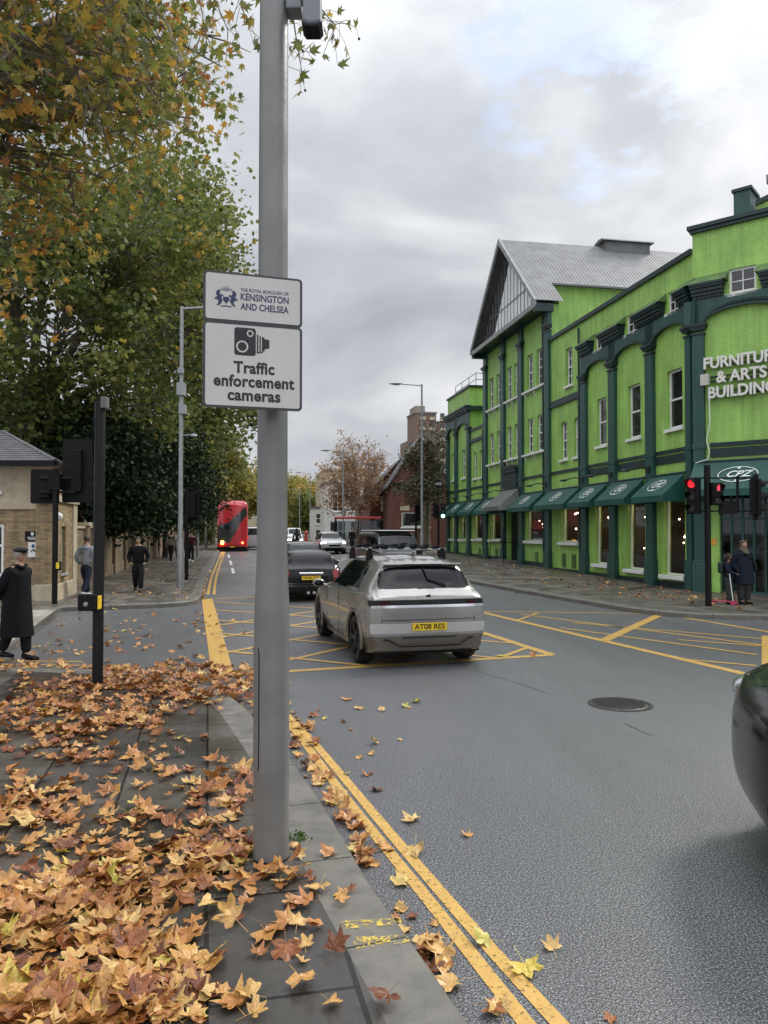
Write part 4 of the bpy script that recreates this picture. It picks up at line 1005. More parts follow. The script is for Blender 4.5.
# ================================================================ GARDEN WALL with piers (left side of the road)
gw = thing('garden_wall', 'long stock brick boundary wall with piers and stone coping beyond the gatehouse', 'wall', (-9.75, 23.3, 0), math.atan2(1, -.19))
Uw = 60
mb = MB(); mb2 = MB(); n = 20
for k in range(n):
    x0, x1 = k*3.0, k*3.0+3.0; zz = g(-12, 23.3+x0)
    mb.box(x0+.25, x1-.25, .0, .3, -.2, 2.05+zz); mb.box(x0+.25, x1-.25, -.05, .3, -.2, .55+zz); mb2.box(x0+.22, x1-.22, -.06, .36, 2.05+zz, 2.13+zz)
mb.build('brick_panels', m_wallb, gw); mb2.build('coping', m_stone, gw)
for k in range(n+1):
    x0 = k*3.0; zz = g(-12, 23.3+x0)
    mb = MB(); mb.box(x0-.25, x0+.25, -.12, .42, -.2, 2.12+zz); p = mb.build('pier', m_wallb, gw)
    mb = MB(); mb.box(x0-.3, x0+.3, -.17, .47, 2.12+zz, 2.24+zz); mb.build('pier_cap', m_stone, p)
# ================================================================ RED BRICK BUILDING and background houses
def house(name, label, X, Y, w, d_, h, rh, wall_m, roof_m, rot=0, wins=(), ridge='y', group=None, z0=0, chim=False, ww=1.0, wh=1.5, bars=(1, 1), cat='building', band=None):
    t_ = thing(name, label, cat, (X, Y, z0), rot, group)
    mb = MB(); ops = [(x-w_/2, x+w_/2, z, z+h_) for x, z, w_, h_ in wins]
    wall_openN(mb, 0, w, -1, h, ops, .18)
    mb.quad((w, 0, -1), (w, d_, -1), (w, d_, h), (w, 0, h)); mb.quad((0, d_, -1), (0, 0, -1), (0, 0, h), (0, d_, h)); mb.quad((w, d_, -1), (0, d_, -1), (0, d_, h), (w, d_, h))
    if ridge == 'y' and rh: mb.add([(0, 0, h), (w, 0, h), (w/2, 0, h+rh)], [(0, 1, 2)]); mb.add([(0, d_, h), (w, d_, h), (w/2, d_, h+rh)], [(2, 1, 0)])
    if ridge == 'x' and rh: mb.add([(0, 0, h), (0, d_, h), (0, d_/2, h+rh)], [(0, 1, 2)]); mb.add([(w, 0, h), (w, d_, h), (w, d_/2, h+rh)], [(2, 1, 0)])
    mb.build('wall', wall_m, t_)
    o_ = .3; mb = MB()
    if rh:
        if ridge == 'y':
            k_ = rh/(w/2)
            for s_ in (0, 1):
                pl = [(-o_, h-o_*k_), (w/2, h+rh), (w/2, h+rh+.15), (-o_, h-o_*k_+.15)]
                if s_: pl = [(w-p[0], p[1]) for p in pl]
                mb.prism(pl, -o_, d_+o_, 'y')
        else:
            k_ = rh/(d_/2)
            for s_ in (0, 1):
                pl = [(-o_, h-o_*k_), (d_/2, h+rh), (d_/2, h+rh+.15), (-o_, h-o_*k_+.15)]
                if s_: pl = [(d_-p[0], p[1]) for p in pl]
                mb.prism(pl, -o_, w+o_, 'x')
    else:
        mb.box(-.1, w+.1, -.1, d_+.1, h, h+.25)
    r_ = mb.build('roof', roof_m, t_)
    if chim:
        mb = MB(); mb.box(w*.4, w*.4+1, d_*.5, d_*.5+.7, h+rh*.4, h+rh+1.2); mb.build('chimney', wall_m, r_)
    for (a, b, c, e_) in ops:
        mb = MB(); f = .08
        for q in (a, b-f): mb.box(q, q+f, .04, .12, c, e_)
        mb.box(a, b, .041, .119, e_-f, e_); mb.box(a, b, .041, .119, c, c+f)
        for k in range(bars[0]): x = a+(b-a)*(k+1)/(bars[0]+1); mb.box(x-.03, x+.03, .042, .118, c, e_)
        for k in range(bars[1]): z = c+(e_-c)*(k+1)/(bars[1]+1); mb.box(a, b, .043, .117, z-.03, z+.03)
        w_ = mb.build('window', m_white, t_); mb = MB(); mb.box(a+.03, b-.03, .08, .09, c+.03, e_-.03); mb.build('pane', m_dglass, w_)
        mb = MB(); mb.box(a-.1, b+.1, -.1, .1, c-.12, c-.004); mb.build('sill', m_white, w_)
    return t_
zb = .55
rb = house('brick_hall', 'dark red brick hall with steep slate roof and wide white window beyond the dark tree', .55, 60, 4.6, 12, 5.3, 3.5, m_red, m_slate, R(4), [(1.95, 1.75, 2.2, 1.15)], z0=zb, bars=(1, 0))
mb = MB(); mb.box(.75, 1.45, -.03, .01, 3.05, 3.4); mb.build('stone_plaque', m_stone, rb)
mb = MB(); mb.box(-.1, 4.7, -.12, .02, 5.05, 5.2); mb.build('eaves_board', m_blackm, rb)
rb2 = house('brick_annexe', 'dark red brick wing with slate roof and a triangular window beside the autumn tree', -1.3, 69, 5.6, 9, 4.9, 3.0, m_red, m_slate, R(6), [(1.0, 1.1, 1.0, 1.4)], z0=zb, bars=(1, 0))
mb = MB(); mb.prism([(1.0, 3.2), (1.0, 4.6), (1.3, 4.6), (2.1, 3.2)], -.04, .0, 'y'); mb.build('triangle_window', m_white, rb2)
mb = MB(); mb.tube([(2.7, -.08, 0), (2.7, -.08, 5.4)], .06, 6); mb.box(2.58, 2.82, -.15, -.0, 5.4, 5.7); mb.build('drainpipe', m_steel, rb2)
m_cream = mat('cream_render', (.42, .36, .24), .7, .2, 1.5)
m_creamw = mat('white_render', (.55, .54, .5), .7, .15, 1.5)
pt = P(326, 531, 100)
house('cream_terrace', 'tall cream terraced house behind the autumn tree', pt.x, 98, 7, 14, 9.3, 0, m_cream, m_stone, R(10), [(1.2, 6.5, .9, 1.5), (3.5, 6.5, .9, 1.5), (1.2, 3.5, .9, 1.6), (3.5, 3.5, .9, 1.6)], z0=zb)
pt = P(316, 531, 100)
house('white_cottage', 'low white fronted house with bay window left of the cream terrace', pt.x, 94, 2.2, 6, 4.2, 0, m_creamw, m_slate, R(8), [(1.1, 2.3, 1.2, 1.3), (1.1, .4, 1.3, 1.2)], z0=zb)
house('shopfront_block', 'pale shop block with dark shopfront between autumn tree and red brick wing', -6.6, 84, 7.0, 8, 6.6, 0, m_creamw, m_slate, R(8), [(1.5, 3.6, 1.2, 1.9), (3.5, 3.6, 1.2, 1.9), (5.4, 3.6, 1.2, 1.9), (1.5, .3, 1.8, 2.2), (3.8, .3, 1.8, 2.2)], z0=zb)
m_tower = brick_mat('tower_brick', (.20, .11, .08), (.17, .095, .07), (.2, .15, .12), bw=1.2, bh=3.0, msize=.25, dirt=.3, bump=.1)
tw = thing('tower_block', 'distant brown brick residential tower with stepped top and pale balconies', 'tower block', (9, 215, 2.5), R(12))
for q in ((0, 6, 0, 10, 0, 33), (-2.4, 0, 1, 9, 0, 25), (6, 11, 1, 10, 0, 31)): mb = MB(); mb.box(*q); mb.build('wall', m_tower, tw)
mb = MB(); mb.box(0.2, 3, 1, 8, 33, 35.2); mb.box(-.3, 6.3, -.3, 10, 33, 33.4); mb.build('roof_housing', mat('tower_concrete', (.25, .22, .19), .8, .2, .3), tw)
for k in range(11):
    for x in (1.2, 4.0, -1.8, 7.4):
        if x < 0 and k > 7: continue
        mb = MB(); mb.box(x, x+1.5, -.7 if x > 0 and x < 6 else .3, .02 if x > 0 and x < 6 else 1.02, 2+k*2.9, 2.9+k*2.9); mb.build('balcony', m_creamw if (k+int(x)) % 3 == 0 else m_stone, tw)
        mb = MB(); mb.box(x+.1, x+1.4, -.06 if x > 0 and x < 6 else .94, .02 if x > 0 and x < 6 else 1.02, 3.0+k*2.9, 4.3+k*2.9); mb.build('window', m_dglass, tw)
# houses beyond on the left, mostly behind trees, and far end of the road
house('far_terrace', 'distant pale terrace closing the road beyond the bus', -46, 190, 16, 12, 9, 3, m_cream, m_slate, R(5), [(2+3*k, 5, 1.2, 1.8) for k in range(5)], z0=zb, ridge='x')
house('mansion_block', 'red brick mansion block behind the far trees on the left', -62, 120, 20, 14, 12, 3, m_red, m_slate, R(-12), [(2+3*k, z, 1.1, 1.7) for k in range(6) for z in (2, 5.5, 9)], z0=zb, ridge='x')
# ================================================================ FOREGROUND POLE + SIGN
pb = G(271, 857, .12)
pole = thing('camera_pole', 'tall thick grey steel camera pole standing on the near pavement by the kerb', 'pole', (pb.x, pb.y, .12))
mb = MB(); mb.lathe([(.102, 0), (.102, .02), (.1005, .03), (.1, 1.35), (.098, 1.45), (.091, 1.58), (.0875, 1.7), (.085, 3.0), (.081, 5.6), (.081, 5.62), (.0, 5.63)], seg=40); mb.build('shaft', m_polegrey, pole, smooth=True)
mb = MB(); mb.lathe([(.101, 0), (.104, .0), (.104, .008), (.101, .01)], seg=32); mb.build('base_collar', m_blackm, pole, smooth=True)
# access door (curved) on the lower left of the shaft
mb = MB(); n = 10
for k in range(n):
    a0, a1 = R(178+k*5.5), R(178+(k+1)*5.5)
    for z0, z1 in ((.55, 1.15),): mb.quad((.1025*math.cos(a0), .1025*math.sin(a0), z0), (.1025*math.cos(a1), .1025*math.sin(a1), z0), (.1025*math.cos(a1), .1025*math.sin(a1), z1), (.1025*math.cos(a0), .1025*math.sin(a0), z1))
mb.build('access_door', m_polegrey, pole, smooth=True)
mb = MB()
ao = [(R(177), .54), (R(177), 1.16), (R(180), 1.19), (R(231), 1.19), (R(234), 1.16), (R(234), .54), (R(231), .51), (R(180), .51), (R(177), .54)]
mb.tube([(.1015*math.cos(a), .1015*math.sin(a), z) for a, z in ao], .003, 5); mb.build('door_seam', m_blackm, pole)
# camera and bracket at the top right
cm_ = P(299, 6, pb.y-.1); cz = cm_.z+.02
mb = MB(); mb.tube([(.05, 0, 4.93), (.22, -.05, 4.93)], .035, 10); mb.box(.075, .165, -.06, .05, 4.86, 4.99); mb.build('camera_bracket', mat('camera_grey', (.18, .19, .205), .45), pole, bevel=.01)
ch = thing('traffic_camera', 'grey traffic camera housing with a dark visor hung near the top of the pole', 'camera', (pb.x, pb.y, .12))
mb = MB(); cx = .235; cyy = -.12; z0 = 4.70; pl = [(cx-.052, z0+.02), (cx-.035, z0-.005), (cx+.035, z0-.005), (cx+.052, z0+.02), (cx+.05, z0+.20), (cx-.05, z0+.20)]; mb.prism(pl, cyy-.05, cyy+.08, 'y'); mb.build('housing', mat('camera_grey2', (.17, .18, .20), .4), ch, bevel=.02, seg=3)
mb = MB(); mb.prism([(cx-.058, z0+.01), (cx-.04, z0-.015), (cx+.04, z0-.015), (cx+.058, z0+.01), (cx+.05, z0+.01), (cx+.036, z0-.006), (cx-.036, z0-.006), (cx-.05, z0+.01)], cyy-.045, cyy+.075, 'y'); mb.build('visor', m_blackm, ch)
# the two-panel sign
slc = Vector((-.704, 4.08, 0)); sang = math.atan2(.16, .50)
sg = thing('traffic_sign', 'white rectangular traffic enforcement cameras sign with black border on the grey pole', 'sign', (slc.x, slc.y-.01, 0), sang)
SW = .266; zb0, zm0, zt0 = 2.625, 3.084, 3.352
m_border = mat('sign_border', (.035, .04, .045), .45, .1, 6)
m_refl = mat('sign_white', (.54, .515, .495), .5, .05, 3, spec=.4)
def rrect(w, z0, z1, r, n=6):
    pts = []
    for cx, cz, a0 in ((w-r, z1-r, 0), (-w+r, z1-r, 90), (-w+r, z0+r, 180), (w-r, z0+r, 270)):
        for k in range(n+1): a = R(a0+90*k/n); pts.append((cx+r*math.cos(a), cz+r*math.sin(a)))
    return pts
for nm, z0, z1 in (('lower_panel', zb0, zm0-.0004), ('upper_panel', zm0+.0004, zt0)):
    mb = MB(); mb.prism(rrect(SW, z0, z1, .022), -.006, .006, 'y'); pnl = mb.build(nm, m_border, sg)
    mb = MB(); mb.prism(rrect(SW-.0135, z0+.012, z1-.012, .014), -.0078, -.006, 'y'); mb.build('white_face', m_refl, pnl)
    if nm == 'lower_panel': lower = pnl
    else: upper = pnl
m_stext = mat('sign_black', (.012, .013, .015), .5, 0)
for body, z in (('Traffic', 2.842), ('enforcement', 2.768), ('cameras', 2.694)):
    t_ = text_mesh(body, .086, m_stext, lower, 'lettering', (.005, -.0084, z), ext=.0006, off=.0027, sx=1.0, space=1.05, ay='CENTER')
    w_ = {'Traffic': .218, 'enforcement': .432, 'cameras': .283}[body]; xs_ = [v.co.x for v in t_.data.vertices]; t_.scale = (w_/(max(xs_)-min(xs_)), 1, 1)
# camera pictogram
mb = MB(); mb.prism([(p[0]-.045, p[1]) for p in rrect(.057, 2.883, 3.032, .014)], -.0088, -.0078, 'y')
mb.prism([(.018, 2.898), (.026, 2.898), (.026, 3.0), (.018, 3.0)], -.0088, -.0078, 'y')
mb.prism([(.032, 2.905), (.039, 2.905), (.039, 2.993), (.032, 2.993)], -.0088, -.0078, 'y')
mb.prism([(.045, 2.912), (.06, 2.912), (.06, 2.925), (.085, 2.93), (.085, 2.975), (.06, 2.98), (.052, 2.99), (.045, 2.99)], -.0088, -.0078, 'y')
mb.prism([(.018, 2.898), (.052, 2.905), (.052, 2.911), (.018, 2.904)], -.00882, -.0078, 'y')
mb.build('camera_symbol', m_stext, lower, loc=(0, 0, .027))
mb = MB()
for cx, cz, ro, ri in ((-.06, 2.93, .032, .024), (-.018, 3.003, .018, .0115)):
    for k in range(28):
        a0, a1 = 2*math.pi*k/28, 2*math.pi*(k+1)/28
        mb.quad((cx+ro*math.cos(a0), -.0091, cz+ro*math.sin(a0)), (cx+ro*math.cos(a1), -.0091, cz+ro*math.sin(a1)), (cx+ri*math.cos(a1), -.0091, cz+ri*math.sin(a1)), (cx+ri*math.cos(a0), -.0091, cz+ri*math.sin(a0)))
mb.build('symbol_rings', m_refl, lower, loc=(0, 0, .027))
m_navyt = mat('crest_blue', (.022, .026, .09), .5, 0)
for body, z, s_, w_, w0 in (('THE ROYAL BOROUGH OF', 3.262, .026, .26, .0002), ('KENSINGTON', 3.224, .052, .26, .001), ('AND CHELSEA', 3.172, .05, .26, .001)):
    t_ = text_mesh(body, s_, m_navyt, upper, 'lettering', (.060, -.0084, z), ext=.0005, off=w0); xs_ = [v.co.x for v in t_.data.vertices]; t_.scale = (w_/(max(xs_)-min(xs_)), 1, 1)
# coat of arms: two rampant beasts, shield, crown and scroll
mb = MB(); cx, cz = -.146, 3.212
def sh(pts, y=-.0086): mb.prism([(cx+a*.00116, cz+b*.00116) for a, b in pts], y, -.0078, 'y')
for s_ in (-1, 1):
    sh([(s_*a, b) for a, b in [(16, -14), (24, -30), (36, -38), (44, -36), (36, -28), (34, -18), (44, -8), (54, -12), (50, -2), (40, 4), (46, 14), (44, 28), (34, 36), (24, 30), (30, 22), (24, 12), (14, 16), (12, 8), (22, 2)]])
sh([(-14, 4), (14, 4), (14, -12), (0, -28), (-14, -12)], -.0089)
sh([(-30, -36), (-16, -44), (0, -40), (16, -44), (30, -36), (16, -38), (0, -34), (-16, -38)])
mb.build('coat_of_arms', m_navyt, upper)
mb = MB(); m_pale = mat('crest_grey', (.2, .2, .24), .5, 0)
sh([(-24, 34), (-26, 46), (-14, 40), (-12, 54), (-4, 44), (0, 60), (4, 44), (12, 54), (14, 40), (26, 46), (24, 34), (0, 30)])
mb.build('crown', m_pale, upper)
mb = MB(); 
for z in (2.72, 3.25): mb.box(-.16, .16, .006, .03, z-.015, z+.015); mb.box(-.02, .10, .03, .1, z-.02, z+.02)
mb.build('mounting_rail', m_steel, sg)
# ================================================================ SIGNALS
m_greenlit = mat('green_lamp', (.2, 1, .7), .4, 0, emit=(.25, 1, .72), es=9)
m_redlit = mat('red_lamp', (1, .05, .08), .4, 0, emit=(1, .02, .04), es=.55)
m_lens = mat('dark_lens', (.02, .015, .015), .2, 0)
def signal_head(par, x, y, z, face, lit=None, n=3, board=True, s=.3, name='signal_head', bw=.26, bh=.12):
    """head centred at x,y,z facing angle 'face' (0 = towards -y)"""
    M = Matrix.Translation((x, y, z)) @ Matrix.Rotation(face, 4, 'Z')
    H = n*s; mb = MB(); mb.box(-.14, .14, -.1, .12, -H/2, H/2); h = mb.build(name, m_blackm, par, bevel=.02); h.matrix_local = M
    if board: mb = MB(); mb.prism(rrect(bw, -H/2-bh, H/2+bh, .06), .0, .012, 'y'); mb.build('backing_board', m_blackm, h)
    for k in range(n):
        zz = H/2-s*(k+.5)
        mb = MB(); mb.lathe([(0, -.112), (.10, -.108), (.105, -.1)], axis='y', seg=20, c=(0, 0, zz)); mb.build('lens', (lit[k] if lit and lit[k] else m_lens), h)
        mb = MB(); pts = []
        for q in range(15):
            a = R(-20+220*q/14); pts.append((.115*math.cos(a), .115*math.sin(a)))
        r1 = [(px, -.1, zz+pz) for px, pz in pts]; r2 = [(px, -.30 if 2 < i < 12 else -.2, zz+pz-.02) for i, (px, pz) in enumerate(pts)]
        for i in range(14): mb.quad(r1[i], r1[i+1], r2[i+1], r2[i])
        mb.build('visor', m_blackm, h)
    return h
# near black pole with push button
b = G(97.5, 685, .12)
sp1 = thing('signal_post', 'slim black post with a push button box standing in the leaf heap', 'signal post', (b.x, b.y, .12))
mb = MB(); mb.lathe([(.068, 0), (.064, .02), (.062, 3.38), (.05, 3.42), (0, 3.43)], seg=20); mb.build('post', m_black, sp1, smooth=True)
mb = MB(); mb.box(.025, .10, -.07, .04, 3.33, 3.47); mb.build('detector', mat('detector_grey', (.12, .12, .12), .5), sp1, bevel=.01)
mb = MB(); mb.box(-.19, .045, -.16, -.055, .90, 1.10); pbx = mb.build('push_button_box', m_black, sp1, bevel=.015)
mb = MB(); mb.box(.047, .062, -.158, -.05, .92, 1.08); mb.build('yellow_panel', mat('signal_yellow', (.75, .5, .03), .45), pbx, bevel=.01)
mb = MB(); mb.lathe([(0, -.176), (.02, -.175), (.03, -.16)], axis='y', seg=16, c=(-.09, 0, .98)); mb.build('button', m_steel, pbx)
mb = MB(); mb.tube([(-.05, .02, 2.35), (-.09, .0, 2.9), (-.085, .0, 3.2), (-.03, 0, 3.3)], .008, 5); mb.build('cable', m_blackm, sp1)
# signal post seen from behind
b = G(54.5, 604, .12)
sp2 = thing('signal_post', 'black signal post at the gatehouse corner, its two big signal heads seen from behind', 'traffic lights', (b.x, b.y, .12))
k_ = 760/b.y
mb = MB(); mb.lathe([(.07, 0), (.07, 3.3), (0, 3.32)], seg=16); mb.build('post', m_black, sp2, smooth=True)
def zpx(y, k, base=.12): return CAMZ+(531-y)/k-base
signal_head(sp2, .47, .2, zpx(470, k_), R(176), n=3, s=.36, bw=.40, bh=.28)
signal_head(sp2, -.36, .2, zpx(486, k_), R(184), n=2, s=.3, bw=.36, bh=.14)
mb = MB()
for z in (zpx(478, k_), zpx(492, k_)): mb.tube([(-.42, .08, z), (0, 0, z), (.47, .12, z)], .035, 8)
mb.box(-.14, .14, -.12, .14, 2.9, 3.3); mb.build('bracket', m_blackm, sp2)
mb = MB(); mb.tube([(-.1, 0, 3.1), (.2, -.05, 3.55), (.5, 0, 3.5)], .012, 5); mb.build('cable', m_blackm, sp2)
mb = MB(); mb.box(.06, .15, -.1, .05, .85, 1.08); mb.build('push_button_box', m_black, sp2, bevel=.01); mb = MB(); mb.box(.075, .15, -.115, -.1, .9, 1.06); mb.build('yellow_panel', mat('signal_yellow', (0, 0, 0)), sp2)
# right corner post
b = G(708.5, 606, .12)
sp3 = thing('signal_post', 'black signal post on the right corner with a red light and a red standing figure', 'traffic lights', (b.x, b.y, .12))
k_ = 760/b.y
mb = MB(); mb.lathe([(.075, 0), (.075, 3.48), (0, 3.5)], seg=16); mb.build('post', m_black, sp3, smooth=True)
signal_head(sp3, -.36, -.05, zpx(496, k_), R(-48), lit=[m_redlit, None, None], n=3, s=.3, board=False)
ph = signal_head(sp3, .2, -.05, zpx(494, k_), R(2), n=2, s=.28, board=False, name='pedestrian_head')
mb = MB(); mb.ball((0, -.13, .225), (.018, .01, .02), 8, 6); mb.prism([(-.03, .2), (.03, .2), (.025, .13), (.02, .08), (-.02, .08), (-.025, .13)], -.135, -.12, 'y'); mb.build('red_figure', mat('red_figure', (1, .1, .1), .4, 0, emit=(1, .03, .06), es=1.3), ph)
signal_head(sp3, 1.2, .0, zpx(497, k_), R(78), n=3, s=.3, board=True)
mb = MB()
for y in (478, 511): mb.tube([(-.3, 0, zpx(y, k_)), (0, 0, zpx(y, k_)), (1.2, 0, zpx(y, k_))], .02, 6)
mb.box(.3, .72, -.06, .06, zpx(514, k_), zpx(501, k_)); mb.tube([(.75, 0, zpx(511, k_)), (.75, 0, zpx(476, k_))], .035, 6)
mb.build('bracket', m_blackm, sp3)
# green light further on
b = G(438.5, 556, .12)
sp4 = thing('signal_post', 'black signal post showing a green light under a round black shop sign', 'traffic lights', (b.x, b.y, .12))
k_ = 760/b.y
mb = MB(); mb.lathe([(.07, 0), (.07, 3.4), (0, 3.42)], seg=14); mb.build('post', m_black, sp4, smooth=True)
signal_head(sp4, .27, -.05, zpx(511, k_), R(-4), lit=[None, None, m_greenlit], n=3, s=.3, board=False)
signal_head(sp4, -.2, .05, zpx(510, k_), R(-100), n=3, s=.3, board=True)
rs = thing('round_sign', 'round black hanging shop sign with white letters above the green light', 'sign', (b.x, b.y, 0))
zc = CAMZ+(531-484)/k_
mb = MB(); mb.lathe([(0, -.03), (.25, -.03), (.25, .03), (0, .03)], axis='y', seg=28, c=(0, -.05, zc)); mb.tube([(0, 0, zc-.25), (0, 0, 3.4)], .03, 6); mb.build('disc', m_black, rs)
text_mesh('CPZ', .2, m_let, rs, 'lettering', (0, -.085, zc), ext=.002, off=.004)
# slim signal post by the left lamp
b = G(186.5, 580, .12)
sp5 = thing('signal_post', 'black signal post beside the nearest left lamp post, its heads turned away', 'traffic lights', (b.x, b.y, b.z)); k_ = 760/b.y
mb = MB(); mb.lathe([(.07, 0), (.07, 3.4), (0, 3.42)], seg=14); mb.build('post', m_black, sp5, smooth=True)
signal_head(sp5, .2, .05, 2.75, R(165), n=3, s=.3)
# signal heads behind the right-hand lamp
b = G(416, 552, .12)
sp6 = thing('signal_post', 'black signal post in front of the red brick hall left of the tall lamp post', 'traffic lights', (b.x, b.y, b.z))
mb = MB(); mb.lathe([(.07, 0), (.07, 3.4), (0, 3.42)], seg=14); mb.build('post', m_black, sp6, smooth=True)
signal_head(sp6, .15, .05, 2.7, R(150), n=3, s=.3)
# ================================================================ LAMP POSTS
def lamp(label, px, py, ht, arm, d_=1, r0=.11):
    b = G(px, py, .12); t_ = thing('street_lamp', label, 'street lamp', (b.x, b.y, b.z), 0, 'grey street lamps along the road')
    mb = MB(); mb.lathe([(r0, 0), (r0, 1.4), (r0*.72, 1.55), (r0*.6, ht*.6), (r0*.5, ht), (0, ht+.01)], seg=16); mb.build('post', m_steel, t_, smooth=True)
    mb = MB(); mb.tube([(0, 0, ht-.08), (d_*arm, 0, ht+.02)], .035, 8); mb.build('arm', m_steel, t_)
    mb = MB(); c = d_*(arm+.28)
    rings = []
    for k in range(9):
        u = k/8; w = .14*math.sin(math.pi*min(1, .15+u*.8))**.6; x = d_*(arm-.05+.75*u)
        rings.append([(x, w*math.cos(a), ht+.03+w*.38*math.sin(a)) for a in [2*math.pi*q/10 for q in range(10)]])
    mb.loft(rings); hd = mb.build('lamp_head', mat('lamp_head_grey', (.10, .105, .11), .5), t_, smooth=True)
    mb = MB(); mb.box(c-.2, c+.2, -.08, .08, ht-.045, ht-.02); mb.build('lens', mat('lamp_lens', (.4, .4, .38), .3), hd)
    return t_
l1 = lamp('tall grey street lamp at the far left corner with small boxes on its post', 180, 588, 9.1, 1.5, 1)
for q in ((-.12, .12, -.14, .14, 6.2, 6.6), (-.05, .16, -.12, .1, 5.6, 5.9), (-.08, .08, -.16, .0, 6.9, 7.08)): mb = MB(); mb.box(*q); mb.build('equipment_box', m_steel, l1)
mb = MB(); mb.tube([(0, 0, 4.9), (.45, -.02, 4.95)], .02, 6); mb.ball((.42, -.02, 4.9), (.11, .07, .055), 10, 6); mb.build('camera_arm', m_steel, l1)
lamp('grey street lamp on the left pavement just before the bus', 206, 548.5, 8.8, 1.2, 1)
lamp('grey street lamp between the left corner lamp and the bus, beside the black signal post', 197.5, 557, 6.0, .8, -1, r0=.09)
lamp('tall grey street lamp on the right pavement in front of the red brick hall', 422, 556.5, 10.3, 1.25, -1)
lamp('grey street lamp in front of the autumn tree on the right side', 343, 548, 8.1, 1.2, -1)
lamp('distant grey street lamp left of the autumn tree, above the cyclist', 310, 543, 9.2, 1.2, -1)
lamp('farthest grey street lamp seen against the distant trees', 299.5, 541, 8.2, 1.0, -1)
# bus shelters
def shelter(label, px, py, rz, col, w=3.6):
    b = G(px, py, .12); t_ = thing('bus_shelter', label, 'bus shelter', (b.x, b.y, b.z), rz)
    mb = MB(); mb.box(-w/2, w/2, -.7, .7, 2.35, 2.5); mb.build('roof', col, t_, bevel=.03)
    mb = MB()
    for x in (-w/2+.05, 0, w/2-.05): mb.tube([(x, .55, 0), (x, .55, 2.36)], .04, 8)
    mb.tube([(-w/2+.05, -.5, 0), (-w/2+.05, -.5, 2.36)], .04, 8)
    mb.build('frame', m_black, t_)
    mb = MB(); mb.box(-w/2, w/2, .56, .57, .25, 2.2); mb.build('glass_panel', m_glass, t_)
    mb = MB(); mb.box(-w/2+.6, w/2-.6, .2, .5, .45, .5); mb.build('bench', m_red, t_)
    mb = MB(); mb.box(-w/2-.05, -w/2+.08, -.6, .5, .3, 2.1); mb.build('advert_case', m_blackm, t_)
    return t_
m_redp = mat('red_gloss', (.42, .03, .025), .35, .08, 4)
shelter('bus shelter with a thin red roof under the autumn tree', 358, 549, R(0), m_redp, 3.6)
shelter('dark bus shelter on the left pavement beside the bus', 203, 543, R(95), m_redp, 4.0)
# pillar box and roadside cabinet far right side
b = G(306, 541.5, .12)
pbx_ = thing('pillar_box', 'distant red pillar box on the right pavement near the white cottage', 'post box', b)
mb = MB(); mb.lathe([(.26, 0), (.26, .12), (.22, .14), (.22, 1.3), (.27, 1.35), (.25, 1.45), (.1, 1.58), (0, 1.6)], seg=18); mb.build('body', m_redp, pbx_, smooth=True)
mb = MB(); mb.box(-.1, .1, -.235, -.2, 1.12, 1.16); mb.build('slot', m_blackm, pbx_)
# ================================================================ VEHICLES
def pchip(xs, ys, q):
    xs = np.array(xs, float); ys = np.array(ys, float)
    if xs[0] > xs[-1]: xs = xs[::-1]; ys = ys[::-1]
    h = np.diff(xs); dl = np.diff(ys)/h; m = np.zeros(len(xs))
    for i in range(1, len(xs)-1):
        if dl[i-1]*dl[i] > 0:
            w1, w2 = 2*h[i]+h[i-1], h[i]+2*h[i-1]; m[i] = (w1+w2)/(w1/dl[i-1]+w2/dl[i])
    m[0], m[-1] = dl[0], dl[-1]
    i = np.clip(np.searchsorted(xs, q)-1, 0, len(xs)-2); t = (q-xs[i])/h[i]
    return ((2*t**3-3*t**2+1)*ys[i] + (t**3-2*t**2+t)*h[i]*m[i] + (-2*t**3+3*t**2)*ys[i+1] + (t**3-t**2)*h[i]*m[i+1])
def inpoly(poly, x, y):
    c = False; n = len(poly)
    for i in range(n):
        (x0, y0), (x1, y1) = poly[i], poly[(i+1) % n]
        if (y0 > y) != (y1 > y) and x < (x1-x0)*(y-y0)/(y1-y0)+x0: c = not c
    return c
def ccurve(P_, n):
    """catmull-rom through profile points, n samples per span"""
    out = []; P_ = [np.array(p, float) for p in P_]
    for i in range(len(P_)-1):
        p0 = P_[i-1] if i else P_[0]; p1, p2 = P_[i], P_[i+1]; p3 = P_[i+2] if i+2 < len(P_) else P_[-1]
        for k in range(n):
            t = k/n; out.append(.5*((2*p1)+(-p0+p2)*t+(2*p0-5*p1+4*p2-p3)*t*t+(-p0+3*p1-3*p2+p3)*t**3))
    out.append(P_[-1]); return out
